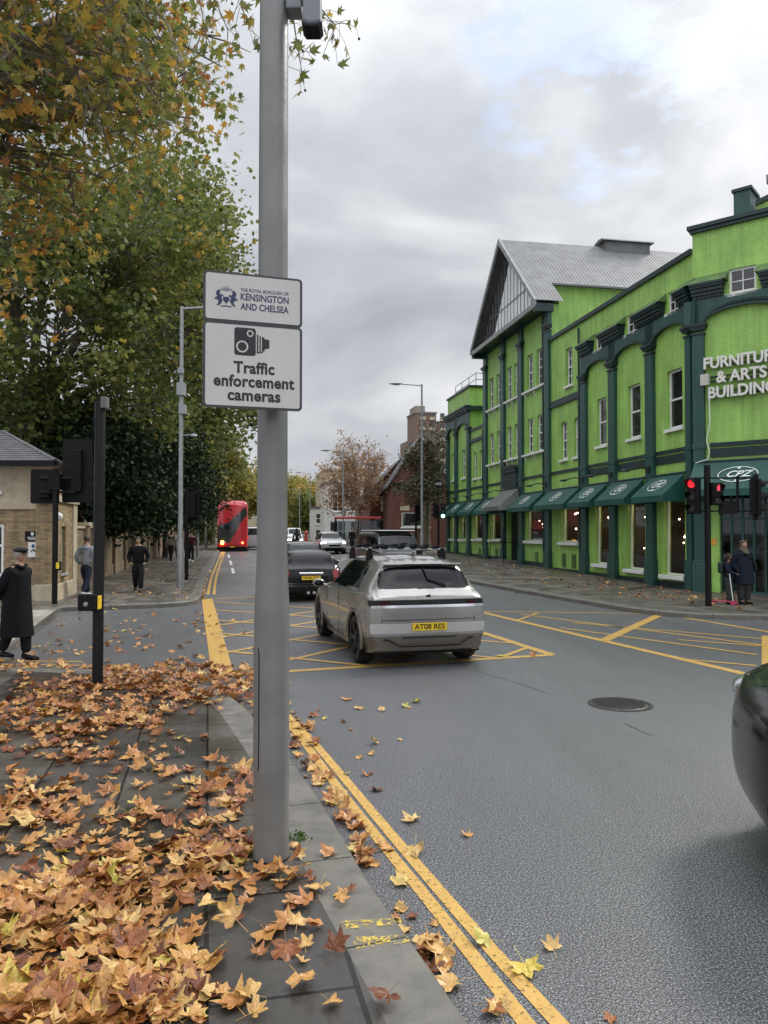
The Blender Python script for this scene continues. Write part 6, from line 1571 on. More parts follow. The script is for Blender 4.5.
mb = MB()
for x in (-.85, -.3, .25): mb.tube([(x, -5.68, 1.0 if x < 0 else 1.5), (x+.05, -5.66, 2.0 if x < .2 else 2.5)], .012, 5)
mb.build('window_bars', m_blackm, bus)
mb = MB(); mb.tube([(-1.1, -5.64, .62), (0, -5.7, .6), (1.1, -5.64, .62)], .012, 5); mb.tube([(-1.15, -5.6, 2.35), (-.4, -5.69, 2.3)], .01, 5); mb.build('panel_seams', m_blackm, bus)
mb = MB(); mb.box(-.62, -.2, -5.70, -5.66, 2.02, 2.2); mb.build('route_blind', m_blackm, bus)
# ================================================================ PEOPLE
m_skin = mat('skin', (.42, .25, .17), .5, .08, 8); m_skind = mat('skin_dark', (.16, .08, .05), .5, .08, 8)
m_hairb = mat('hair_brown', (.035, .022, .014), .7, .3, 40); m_hairg = mat('hair_grey', (.28, .27, .26), .7, .3, 40)
m_eye = mat('eye_dark', (.01, .01, .01), .2, 0); m_lip = mat('lips', (.28, .10, .08), .5, 0)
def skinmesh(name, pts, edges, radii, m, parent, sub=1, root=0):
    me = bpy.data.meshes.new(name); me.from_pydata([tuple(p) for p in pts], edges, []); me.materials.append(m)
    o = bpy.data.objects.new(name, me); COL.objects.link(o); o.parent = parent
    s = o.modifiers.new('skin', 'SKIN'); s.use_smooth_shade = True; s.branch_smoothing = .4
    sv_ = me.skin_vertices[0].data
    for i, r in enumerate(radii):
        sv_[i].radius = r if hasattr(r, '__len__') else (r, r); sv_[i].use_root = (i == root)
    if sub: ss = o.modifiers.new('sub', 'SUBSURF'); ss.levels = sub; ss.render_levels = sub
    return o
def person(label, pos, face, H=1.72, stride=.0, jacket=None, trousers=None, skin=None, hair=None, arms='down', cap=None, coat=0, hood=False, scarf=None, fat=1.0, shoes=None, bag=None, group=None, fingers=False, lean=0, shoulder=1.0, legy=None):
    """figure facing local -y (so face=0 looks at the camera)"""
    t = thing('person', label, 'person', pos, face, group)
    skin = skin or m_skin; h = H; v = lambda x, y, z: Vector((x*h, y*h - lean*max(0, z-.5)*h, z*h))
    sgn = (1, -1); S = .105*shoulder*fat**.3
    # joints
    pel = v(0, 0, .53); wai = v(0, 0, .60); che = v(0, -.005, .72); nck = v(0, .0, .83); nek2 = v(0, -.005, .865); hd = v(0, -.012, .935)
    pts = [pel, wai, che, nck, nek2, hd]; ed = [(0, 1), (1, 2), (2, 3), (3, 4), (4, 5)]
    rad = [.055*h, .055*h, (.07*h, .05*h), .036*h, .030*h, .024*h]
    J = {}
    for i, s in enumerate(sgn):
        st = stride*(1 if i == 0 else -1)
        hip = v(s*.052, 0, .50); kn = v(s*.055, -.35*st-.01-.02*abs(st), .28); an = v(s*.055, -.62*st+(.05 if st < 0 else 0)*1, .045+(.03 if st < -.05 else 0)); toe = an+Vector((0, -.085*h, -.018*h-(.02*h if st < -.05 else 0)))
        n = len(pts); pts += [hip, kn, an, toe]; ed += [(0, n), (n, n+1), (n+1, n+2), (n+2, n+3)]; rad += [.042*h, .028*h, .018*h, .012*h]
        sh = v(s*S, 0, .805)
        sw = -stride*(1 if i == 0 else -1)
        if arms == 'down': el = v(s*(S+.035), .012-.3*sw*.5, .625); ha = v(s*(S+.04), -.03-.8*sw*.5, .48)
        elif arms == 'pockets': el = v(s*(S+.065), .04, .63); ha = v(s*(S+.01), -.045, .53)
        elif arms == 'behind': el = v(s*(S+.04), .06, .63); ha = v(s*.03, .105, .53)
        elif arms == 'forward': el = v(s*(S+.03), -.03, .64); ha = v(s*(S*.6), -.17, .60)
        n2 = len(pts); pts += [sh, el, ha]; ed += [(3, n2), (n2, n2+1), (n2+1, n2+2)]; rad += [.030*h, .022*h, .015*h]
        J[i] = (hip, kn, an, toe, sh, el, ha)
        dirh = (ha-el).normalized(); palm = ha+dirh*.045*h; n3 = len(pts); pts += [palm]; ed += [(n2+2, n3)]; rad += [(.020*h, .012*h)]
        if fingers:
            sd = Vector((0, 1, 0)) if arms == 'down' else Vector((1, 0, 0))
            for q, ln in enumerate((.042, .048, .045, .035)):
                o_ = sd*(q-1.5)*.0115*h; k = len(pts); a = palm+o_+dirh*.012*h; b = a+dirh*ln*.55*h; c = b+dirh*ln*.3*h+Vector((-s*.008*h, 0, 0)); pts += [a, b, c]; ed += [(n3, k), (k, k+1), (k+1, k+2)]; rad += [.0052*h, .005*h, .004*h]
            k = len(pts); a = ha+dirh*.02*h-sd*.02*h; b = a+dirh*.03*h-sd*.01*h; pts += [a, b]; ed += [(n2+2, k), (k, k+1)]; rad += [.0065*h, .0055*h]
    skinmesh('body', pts, ed, rad, skin, t)
    # head volume with face
    c = hd+Vector((0, -.002*h, .002*h)); r = .0465*h
    mb = MB(); n = 14; rings = []
    for i in range(n+1):
        th = math.pi*i/n; zz = -math.cos(th); w = math.sin(th)
        jaw = 1-.22*max(0, -zz)**1.5
        rings.append([(c.x+r*.86*w*jaw*math.cos(a), c.y+r*1.08*w*math.sin(a)*(1 if math.sin(a) > 0 else .98), c.z+r*1.36*zz) for a in [2*math.pi*q/16 for q in range(16)]])
    mb.loft(rings)
    fy = c.y-r*1.04
    mb.add([(c.x-.007*h, fy+.003*h, c.z-.012*h), (c.x+.007*h, fy+.003*h, c.z-.012*h), (c.x, fy-.011*h, c.z-.013*h), (c.x, fy, c.z+.008*h)], [(0, 2, 3), (2, 1, 3), (0, 1, 2)])
    for s in sgn: mb.ball((c.x+s*r*.9, c.y+.002*h, c.z-.002*h), (.004*h, .009*h, .014*h), 8, 6)
    mb.build('head', skin, t, smooth=True)
    mb = MB()
    for s in sgn: mb.ball((c.x+s*.015*h, fy+.006*h, c.z+.004*h), (.005*h, .004*h, .003*h), 8, 6)
    mb.build('eyes', m_eye, t)
    mb = MB(); mb.ball((c.x, fy+.006*h, c.z-.026*h), (.011*h, .004*h, .0028*h), 8, 6); mb.build('mouth', m_lip, t)
    if hair:
        mb = MB(); rr = []
        for i in range(8):
            th = math.pi*(.0+.60*i/7); w = math.sin(th); zz = math.cos(th); row = []
            for q in range(16):
                a = 2*math.pi*q/16; fr = max(0, -math.sin(a)); lim = zz if not (fr > .4 and zz < .35) else .35+.15*fr
                row.append((c.x+r*1.03*w*math.cos(a), c.y+.004*h+r*1.22*w*math.sin(a)*(1 if fr < .4 else .95), c.z+.003*h+r*1.52*lim))
            rr.append(row)
        mb.loft(rr[::-1], cap=True); mb.build('hair', hair, t, smooth=True)
    if cap:
        mb = MB(); mb.ball((c.x, c.y-.004*h, c.z+r*.98), (r*1.25, r*1.5, r*.62), 16, 8); mb.add([(c.x+r*.9*math.cos(a), c.y-r*(.9+ .95*math.sin(a) if True else 0)*1, c.z+r*.52-(.008*h if 0.2 < a < 2.9 else 0)) for a in [math.pi*k/8 for k in range(9)]], [tuple(range(9))]); mb.build('flat_cap', cap, t, smooth=True)
    if scarf:
        mb = MB(); rings = []
        for k in range(10):
            u = k/9; zz = c.z+r*1.62-u*(r*1.62+c.z-v(0, 0, .80).z); w = r*1.2*(math.sin(min(1, u*4+.42)*math.pi/2)); w = w if u < .6 else r*(1.15+.9*(u-.6)*2)
            ring = []
            for q in range(16):
                a = 2*math.pi*q/16; ring.append((c.x+w*math.cos(a), c.y+.008*h+w*1.05*math.sin(a)*(.3 if math.sin(a) < -.2 and .12 < u < .66 else 1), zz))
            rings.append(ring)
        mb.loft(rings); mb.build('headscarf', scarf, t, smooth=True)
    if hood:
        mb = MB(); rings = []
        for k in range(5):
            u = k/4; w = .075*h*(1-.35*u); rings.append([(w*math.cos(a), .03*h+w*.8*math.sin(a), (.80+.05*u)*h) for a in [2*math.pi*q/14 for q in range(14)]])
        mb.loft(rings); mb.build('hood', jacket, t, smooth=True)
    # clothes
    hem = .50 if not coat else .56
    jp = [v(0, 0, .50), v(0, 0, .58), v(0, -.005, .71), v(0, 0, .80), v(0, 0, .845)]; je = [(0, 1), (1, 2), (2, 3), (3, 4)]
    jr = [(.098*h*fat, .076*h*fat), (.094*h*fat, .07*h*fat), (.102*h*fat, .076*h*fat), (.072*h*fat, .055*h), .043*h]
    for i in (0, 1):
        hip, kn, an, toe, sh, el, ha = J[i]; n = len(jp); jp += [sh-Vector((0, 0, .006*h)), el, el.lerp(ha, 1.0)]; je += [(3, n), (n, n+1), (n+1, n+2)]; jr += [.047*h*fat, .037*h*fat, .029*h*fat]
    skinmesh('jacket', jp, je, jr, jacket, t)
    if coat:
        mb = MB(); rings = []; nn = 22; z1 = .76; z0 = coat
        for k in range(13):
            u = k/12; zz = z1+(z0-z1)*u; w = .106+.022*u; d_ = .080+.040*u
            rings.append([v(fat*w*math.cos(a)*(1+.06*u*math.sin(5*a)), fat*d_*math.sin(a)*(1+.07*u*math.cos(6*a))-.0, zz) for a in [2*math.pi*q/nn for q in range(nn)]])
        mb.loft(rings, cap=False); mb.loft([[p*1 for p in rings[-1]], [Vector((p.x*.93, p.y*.93, p.z+.02*h)) for p in rings[-1]]], cap=False); mb.build('coat_skirt', jacket, t, smooth=True)
        mb = MB(); mb.tube([v(-.045, .02, .835), v(-.055, -.03, .845), v(0, -.055, .82), v(.055, -.03, .845), v(.045, .02, .835), v(0, .045, .85), v(-.045, .02, .835)], .016*h, 6); mb.build('collar', jacket, t, smooth=True)
    tp = [v(0, 0, .58), v(0, 0, .51)]; te = [(0, 1)]; tr_ = [(.082*h*fat, .066*h*fat), (.086*h*fat, .07*h*fat)]
    for i in (0, 1):
        hip, kn, an, toe = J[i][:4]; n = len(tp); tp += [hip-Vector((0, 0, .03*h)), kn, an+(kn-an)*.03]; te += [(1, n), (n, n+1), (n+1, n+2)]; tr_ += [.066*h*fat, .048*h*fat, .038*h*fat]
    skinmesh('trousers', tp, te, tr_, trousers or m_black, t)
    shm = shoes or m_blackm
    for i in (0, 1):
        an, toe = J[i][2:4]; mb = MB(); d_ = (toe-an); d_.z = 0; d_.normalize()
        rings = []
        for k in range(7):
            u = k/6; p = an+d_*(-.035+u*.165)*h; w = .032*h*math.sin(math.pi*(.18+.7*u))**.5; zt = (.064-.036*u)*h; zb_ = min(an.z, .045*h)-.045*h if an.z < .06*h else an.z-.045*h
            pr = Vector((-d_.y, d_.x, 0)); rings.append([p+pr*w*math.cos(a)+Vector((0, 0, zb_-p.z+.001+(zt*.5)*(1+math.sin(a)))) for a in [2*math.pi*q/10 for q in range(10)]])
        mb.loft(rings); mb.build('shoe', shm, t, smooth=True)
    return t
mj_black = mat('coat_black', (.009, .009, .011), .75, .3, 12, bump=.3, bscale=25, spec=.12); mj_grey = mat('hoodie_grey', (.26, .27, .29), .8, .12, 14, bump=.3, bscale=25, spec=.12)
mj_navy = mat('coat_navy', (.012, .016, .028), .75, .25, 12, bump=.3, bscale=25, spec=.12); mt_jean = mat('dark_jeans', (.018, .024, .04), .8, .2, 20, spec=.12); mt_dark = mat('dark_trousers', (.014, .014, .016), .8, .2, 20, spec=.12)
mt_grey = mat('grey_trousers', (.045, .045, .045), .8, .2, 20, spec=.12); m_shoew = mat('white_shoe', (.5, .5, .5), .5); mj_beige = mat('jacket_beige', (.20, .16, .11), .8, .2, 12, spec=.12); mj_wine = mat('jacket_wine', (.06, .016, .02), .8, .2, 12, spec=.12)
m_scarf = mat('headscarf_tan', (.10, .08, .055), .8, .2, 15); m_cap = mat('tweed_cap', (.02, .02, .019), .85, .3, 60)
def ppos(px, py, dz=.12): p = G(px, py, dz); return Vector((p.x, p.y, p.z))
p = G(16, 660); person('elderly man in a long black coat and dark flat cap at the left edge', (p.x, p.y, 0), R(72), 1.71, .10, mj_black, mt_dark, m_skin, m_hairg, 'behind', m_cap, coat=.215, fat=1.14, fingers=True, lean=.05)
person('person in a pale grey hooded top and dark jeans walking away past the gatehouse', ppos(86, 596.5), R(170), 1.71, .22, mj_grey, mt_jean, m_skin, m_hairb, 'pockets', hood=True, shoes=m_shoew, fat=1.12)
person('man in a black jacket and dark trousers walking towards the camera on the far pavement', ppos(138, 592), R(12), 1.66, .12, mj_black, mt_dark, m_skin, m_hairb, 'pockets', fat=1.2)
person('woman in a dark coat and tan headscarf waiting on the right corner', ppos(744, 604), R(12), 1.6, .0, mj_navy, mt_grey, m_skin, None, 'pockets', scarf=m_scarf, fat=1.3, coat=.33)
ch_ = person('child in a dark coat with a backpack standing behind a scooter at the right corner', ppos(729, 604), R(50), 1.27, .0, mj_navy, mt_grey, m_skind, m_hairb, 'forward', fat=1.15)
bp_ = thing('backpack', 'small dark backpack worn by the child at the right corner', 'bag', ch_.location, ch_.rotation_euler.z)
mb = MB(); mb.box(-.13, .13, .1, .24, .78, 1.06); mb.build('bag_body', mat('bag_green', (.012, .03, .025), .7), bp_, bevel=.04, seg=3)
mb = MB(); 
for s in (-1, 1): mb.tube([(s*.09, .11, 1.03), (s*.09, .0, 1.07), (s*.1, -.09, .98), (s*.1, -.02, .84), (s*.1, .1, .8)], .014, 6)
mb.build('straps', m_blackm, bp_)
sb_ = thing('shoulder_bag', 'dark shoulder bag with a long strap worn by the woman at the right corner', 'bag', ppos(744, 604), R(12))
mb = MB(); mb.box(.2, .3, -.16, .08, .82, 1.02); mb.build('bag_body', m_blackm, sb_, bevel=.03)
mb = MB(); mb.tube([(.24, -.1, 1.0), (.1, -.175, 1.15), (-.12, -.12, 1.33), (-.14, .0, 1.36)], .014, 6); mb.build('strap', m_blackm, sb_)
so = ppos(732, 604.5); sc2 = thing('kick_scooter', 'small pink kick scooter held by the child', 'scooter', so+Vector((-.12, -.1, 0)), R(40))
m_pink = mat('scooter_pink', (.5, .06, .12), .4)
mb = MB(); mb.box(-.06, .06, -.05, .42, .07, .095); mb.build('deck', m_pink, sc2, bevel=.01)
mb = MB(); mb.tube([(0, -.1, .08), (0, -.06, .4), (0, -.02, .78)], .016, 8); mb.tube([(-.17, -.02, .78), (.17, -.02, .78)], .014, 8); mb.build('handlebar', m_chrome, sc2, smooth=True)
for y, x in ((-.12, -.06), (-.12, .06), (.4, 0)): mb = MB(); mb.lathe([(0, -.015), (.055, -.015), (.055, .015), (0, .015)], axis='x', seg=16, c=(x, y, .056)); mb.build('wheel', m_pink, sc2)
grp_ = 'pedestrians on the left pavement ahead'
person('pedestrian in a beige jacket walking on the far left pavement', ppos(171, 561), R(175), 1.7, .15, mj_beige, mt_dark, m_skin, m_hairb, 'down')
person('pedestrian in a grey jacket on the far left pavement beside the one in beige', ppos(178, 560), R(5), 1.72, .1, mj_grey, mt_dark, m_skin, m_hairb, 'down')
person('pedestrian in a wine red jacket and white shoes by the left black signal post', ppos(191, 562), R(10), 1.7, .12, mj_wine, mt_dark, m_skin, m_hairb, 'pockets', shoes=m_shoew)
for i, (x, y, lb, jk) in enumerate(((202, 543.5, 'pedestrian in red waiting leftmost in the crowd by the left bus shelter', mj_wine), (207, 544.5, 'pedestrian in black waiting in the middle of the crowd by the left bus shelter', mj_black), (210.5, 544, 'pedestrian in a navy coat in the crowd by the left bus shelter', mj_navy), (213.5, 544.5, 'pedestrian in a black coat rightmost in the crowd by the left bus shelter', mj_black))):
    person(lb, ppos(x, y), R(40*i), 1.68+.03*i, .0, jk, mt_dark, m_skin, m_hairb, 'down', fat=1.15)
person('pedestrian in black standing under the red roofed bus shelter', ppos(352, 551), R(30), 1.72, 0, mj_black, mt_dark, m_skin, m_hairb, 'down')
# cyclist ahead
cyp = G(297.5, 556); cyp = Vector((P(297, 531, 55).x, 55, g(-5, 55)))
cy = thing('bicycle', 'bicycle ridden ahead in the road just right of the grey pole', 'bicycle', cyp, STREET)
for y in (-.5, .5):
    mb = MB(); n = 24; mb.tube([(0, y+.33*math.cos(2*math.pi*k/n), .34+.33*math.sin(2*math.pi*k/n)) for k in range(n+1)], .018, 6)
    mb.build('wheel', m_rubber, cy)
mb = MB(); mb.tube([(0, -.5, .34), (0, -.15, .34), (0, .38, .8), (0, .5, .34)], .016, 6); mb.tube([(0, -.5, .34), (0, -.2, .82), (0, .38, .8)], .016, 6); mb.tube([(0, -.15, .34), (0, -.2, .9)], .016, 6); mb.tube([(-.25, .36, .95), (.25, .36, .95)], .014, 6); mb.tube([(0, .4, .8), (0, .37, .95)], .014, 6); mb.build('frame', m_blackm, cy)
mb = MB(); mb.ball((0, -.22, .93), (.07, .13, .03), 10, 6); mb.build('saddle', m_black, cy)
cyc = thing('person', 'cyclist in a black jacket and helmet riding away in the road ahead', 'person', cyp, STREET)
pts = [(0, -.2, .98), (0, -.08, 1.25), (0, .06, 1.48), (0, .12, 1.6), (0, .14, 1.70)]; ed = [(0, 1), (1, 2), (2, 3), (3, 4)]; rd = [.14, .15, .13, .06, .10]
for s in (-1, 1):
    n = len(pts); pts += [(s*.2, .06, 1.45), (s*.26, .2, 1.2), (s*.22, .36, .98)]; ed += [(2, n), (n, n+1), (n+1, n+2)]; rd += [.075, .06, .045]
    n = len(pts); pts += [(s*.1, -.12, .92), (s*.12, .2 if s > 0 else .05, .72 if s > 0 else .62), (s*.12, 0 if s > 0 else -.15, .36 if s > 0 else .22), (s*.12, .12 if s > 0 else 0, .3 if s > 0 else .16)]; ed += [(0, n), (n, n+1), (n+1, n+2), (n+2, n+3)]; rd += [.1, .07, .05, .04]
skinmesh('body', pts, ed, rd, mj_black, cyc)
mb = MB(); mb.ball((0, .15, 1.76), (.10, .13, .09), 12, 8); mb.build('helmet', m_blackm, cyc, smooth=True)

# ================================================================ TREES
def leaf_shape(n=5):
    """plane-tree leaf outline in the unit square, stalk at origin"""
    pts = []
    lob = [(-100, .20), (-72, .50), (-58, .30), (-38, .78), (-20, .46), (0, 1.0), (20, .46), (38, .78), (58, .30), (72, .50), (100, .20)]
    for a, r in lob: pts.append((r*math.sin(R(a)), r*math.cos(R(a))*.92+.12))
    return np.array([(0, 0)]+pts)
LS = leaf_shape()
LS2 = np.array([(0, 0), (-.45, .35), (-.28, .75), (0, 1.0), (.28, .75), (.45, .35)])
def rot_frames(n, flat=.55):
    nrm = rng.normal(size=(n, 3)); nrm[:, 2] = np.abs(nrm[:, 2])+flat; nrm /= np.linalg.norm(nrm, axis=1)[:, None]
    a = rng.normal(size=(n, 3)); a -= (a*nrm).sum(1)[:, None]*nrm; a /= np.linalg.norm(a, axis=1)[:, None]
    b = np.cross(nrm, a); return a, b, nrm
def leaf_cloud(name, C, size, tint, m, parent, shape=LS2, flat=.3, fold=.25):
    n = len(C); k = len(shape); a, b, nr = rot_frames(n, flat)
    s = size*rng.uniform(.7, 1.25, n)
    x = shape[:, 0][None, :]*s[:, None]; y = shape[:, 1][None, :]*s[:, None]; z = -np.abs(x)*rng.uniform(0, fold*2, n)[:, None] - (y**2/np.maximum(s, 1e-6)[:, None])*rng.uniform(0, fold, n)[:, None]
    V = C[:, None, :] + x[..., None]*b[:, None, :] + y[..., None]*a[:, None, :] + z[..., None]*nr[:, None, :]
    V = V.reshape(-1, 3)
    if k > 8:   # fan of triangles about the stalk for lobed leaves
        fi = np.array([[0, j, j+1] for j in range(1, k-1)]); fl = 3
    else: fi = np.array([[0, 1, 2, 3], [0, 3, 4, 5]]); fl = 4
    nf = len(fi); F_ = (fi[None]+(np.arange(n)*k)[:, None, None]).reshape(-1)
    me = bpy.data.meshes.new(name); me.vertices.add(len(V)); me.vertices.foreach_set('co', V.astype(np.float32).ravel())
    me.loops.add(len(F_)); me.loops.foreach_set('vertex_index', F_.astype(np.int32)); me.polygons.add(n*nf)
    me.polygons.foreach_set('loop_start', np.arange(0, n*nf*fl, fl, dtype=np.int32)); me.update(calc_edges=True)
    at = me.attributes.new('tint', 'FLOAT', 'FACE'); at.data.foreach_set('value', np.repeat(tint, nf).astype(np.float32))
    me.materials.append(m); o = bpy.data.objects.new(name, me); COL.objects.link(o)
    if parent is not None: o.parent = parent
    return o
plane_stops = [(0.0, (.09, .125, .032)), (.35, (.19, .215, .055)), (.55, (.28, .24, .06)), (.72, (.52, .34, .06)), (.86, (.50, .26, .05)), (1.0, (.30, .12, .035))]
m_lf = leaf_mat('plane_leaves', plane_stops, .5); m_lfd = leaf_mat('evergreen_leaves', [(0, (.010, .021, .010)), (.6, (.022, .042, .018)), (1, (.05, .08, .025))], .15, .6, .15)
m_lfa = leaf_mat('autumn_leaves', [(0, (.20, .13, .06)), (.4, (.34, .20, .08)), (.75, (.38, .17, .06)), (1, (.45, .34, .20))], .45)
def tree(name, label, base, trunk_r, fork_z, blobs, n, size, m, tint=(.3, .2), clump=.5, nclump=90, shape=LS2, limb_r=.5, shell=.55, flat=.2, twigs=0, bark=None, group=None, cat='tree', vary=None, drop=None, lean=(0, 0)):
    """blobs: (centre, (rx, ry, rz), weight) in world coordinates; trunk stands on base"""
    base = Vector(base); t = thing(name, label, cat, base, 0, group); bark = bark or m_bark
    fk = Vector((lean[0], lean[1], fork_z))
    mb = MB(); k = 9; pts = [Vector((fk.x*u**2+.08*math.sin(u*5+base.x)*u, fk.y*u**2+.08*math.cos(u*4)*u, -.2+(fork_z+.2)*u)) for u in [i/k for i in range(k+1)]]
    mb.tube(pts, [trunk_r*(1.35-.35*min(1, i/1.5)) if i < 2 else trunk_r*(1-.3*i/k) for i in range(k+1)], 14); tr = mb.build('trunk', bark, t, smooth=True)
    ws = np.array([b[2] for b in blobs], float); ws /= ws.sum(); cc = []; tc_ = []
    for b, w in zip(blobs, ws):
        m_ = max(3, int(nclump*w)); d_ = rng.normal(size=(m_, 3)); d_ /= np.linalg.norm(d_, axis=1)[:, None]; rr = (shell+(1-shell)*rng.random(m_))**.8
        if shell < .2: rr = rng.random(m_)**.45
        c = np.array(b[0])[None]+d_*rr[:, None]*np.array(b[1])[None]; cc.append(c)
    cc = np.concatenate(cc)
    if drop is not None and name == 'plane_tree': cc = cc[~drop(cc)]
    mb = MB(); mb2 = MB(); b0 = np.array(base)
    mains = []
    for b in blobs:
        e_ = Vector(b[0])-base; mains.append(e_); st = fk; L_ = (e_-st).length; nseg = 7
        mid = st.lerp(e_, .45)+Vector((0, 0, L_*.08)); p_ = []
        for i in range(nseg+1):
            u = i/nseg; q = st*(1-u)**2+mid*2*u*(1-u)+e_*u*u; q += Vector(rng.normal(size=3)*.03*L_*(u*(1-u)*2)); p_.append(q)
        r0 = trunk_r*limb_r; mb.tube(p_, [r0*(1-.75*i/nseg) for i in range(nseg+1)], 9)
    mb.build('limbs', bark, t, smooth=True)
    for c in cc:
        e_ = Vector(c-b0); mn = min(mains, key=lambda q: (q-e_).length); st = fk.lerp(mn, rng.uniform(.55, 1)); L_ = (e_-st).length; p_ = []
        for i in range(5):
            u = i/4; q = st.lerp(e_, u)+Vector((0, 0, L_*.12*math.sin(math.pi*u)))+Vector(rng.normal(size=3)*.04*L_*u*(1-u)*3); p_.append(q)
        r0 = max(.02, min(trunk_r*.16, .012*L_+.01)); mb2.tube(p_, [r0*(1-.75*i/4) for i in range(5)], 5, cap=False)
        for _ in range(twigs):
            d_ = Vector(rng.normal(size=3)); d_.z = abs(d_.z)*.9 if twigs > 3 else d_.z; d_.normalize(); l = clump*rng.uniform(.8, 2.2); a = p_[-2].lerp(p_[-1], rng.random()); mb2.tube([a, a+d_*l*.5+Vector((0, 0, .03)), a+d_*l], [.018, .012, .005], 4, cap=False)
    mb2.build('branches', bark, t, smooth=True)
    per = rng.integers(0, len(cc), n); tint_c = rng.normal(0, tint[1]*.8, len(cc))
    C = cc[per]+rng.normal(size=(n, 3))*clump*np.array([1, 1, .75])*rng.uniform(.6, 1.3, (len(cc), 1))[per]
    T = np.clip(tint[0]+tint_c[per]+rng.normal(0, tint[1]*.7, n), 0, 1)
    if vary is not None: T = np.clip(T+vary(C), 0, 1)
    if drop is not None: keep = ~drop(C); C = C[keep]; T = T[keep]
    leaf_cloud('crown', C-b0, size, T, m, t, shape, flat)
    return t, tr
def Bl(px, py, Y, rx, ry=None, rz=None, w=1):
    """a crown lobe centred on a picture position at distance Y; radii in metres"""
    p = P(px, py, Y); return ((p.x, p.y, p.z), (rx, ry or rx, rz or rx), w)
# near plane tree whose golden branches hang over the corner; its trunk stands left of the picture
nt_ = [Bl(60, 60, 11, 2.3, 2.5, 1.7, 3.0), Bl(-60, 10, 9, 2.6, 2.6, 2.2, 2), Bl(145, 20, 12.5, 1.7, 2, 1.5, 1.6), Bl(20, 150, 12, 2.0, 2.2, 1.6, 2.2), Bl(-30, 230, 12.5, 1.5, 2, 1.4, 1.2), Bl(110, 105, 14, 1.7, 2, 1.3, 1.4), Bl(40, -160, 8, 2.8, 2.8, 1.8, 1.6), Bl(200, -170, 9, 2.2, 2.2, 1.2, .8)]
def outview(C):   # keep the sky side clear: leaves right of the photographed edge of the crown are pruned
    return (C[:, 0] > -2.05-.10*(C[:, 1]-8)) & (C[:, 2] > 3)
t_, _ = tree('plane_tree', 'plane tree with large golden green leaves overhanging the near corner at top left', (-9.2, 6.2, .12), .36, 3.9, nt_, 8200, .155, m_lf, (.55, .28), .5, 230, LS, .42, shell=.0, flat=.15, twigs=2, drop=lambda C: outview(C), lean=(.5, .4), vary=lambda C: -.12*(C[:, 1] > 13))
# hanging sprays above the pole
def spray(t, pts, nl, size, tn, nm='spray_twig'):
    b0 = Vector(t.location); pl = [P(*q) - b0 for q in pts]
    mb = MB(); mb.tube(pl, [.012*(1-.7*i/(len(pl)-1)) for i in range(len(pl))], 5); tw_ = []; C = []
    for k in range(nl):
        u = rng.random()**.8*(len(pl)-1); i = int(min(u, len(pl)-2)); a = pl[i].lerp(pl[i+1], u-i); d_ = Vector(rng.normal(size=3)*.11); d_.z -= .07; c = a+d_; C.append(c); mb.tube([a, a.lerp(c, .5)+Vector((0, 0, .02)), c], .0028, 4, cap=False)
    mb.build(nm, m_bark, t); C = np.array([tuple(c) for c in C])
    leaf_cloud('spray_leaves', C, size, np.clip(rng.normal(tn, .17, len(C)), 0, 1), m_lf, t, LS, -.25)
    mb = MB()
    for k in range(max(2, nl//8)): c = C[rng.integers(len(C))]; mb.ball((c[0]+.03, c[1], c[2]-.12), .014, 8, 6); mb.tube([(c[0]+.03, c[1], c[2]-.12), (c[0], c[1], c[2])], .0018, 4)
    mb.build('seed_balls', mat('seed_ball', (.06, .04, .03), .8), t)
YS = 7.6
spray(t_, [(140, -40, 8.5), (185, -25, 8), (215, 0, YS), (228, 30, YS), (226, 62, YS)], 20, .125, .4)
spray(t_, [(200, -60, 8), (240, -20, YS), (243, 10, YS), (250, 30, YS)], 22, .13, .38)
spray(t_, [(150, -30, 8.5), (200, 0, 8), (205, 30, YS), (212, 50, YS)], 12, .12, .55)
spray(t_, [(230, -60, 8), (300, -20, YS), (322, 10, YS), (335, 25, YS), (342, 22, YS)], 30, .125, .40)
spray(t_, [(260, -50, 8), (292, 10, YS), (298, 50, YS), (302, 72, YS)], 26, .13, .42)
spray(t_, [(120, -20, 9), (165, 20, 8.4), (180, 55, 8.2), (185, 80, 8.2)], 34, .12, .42)
spray(t_, [(120, 40, 9.5), (150, 90, 9.2), (172, 125, 9)], 44, .12, .42)
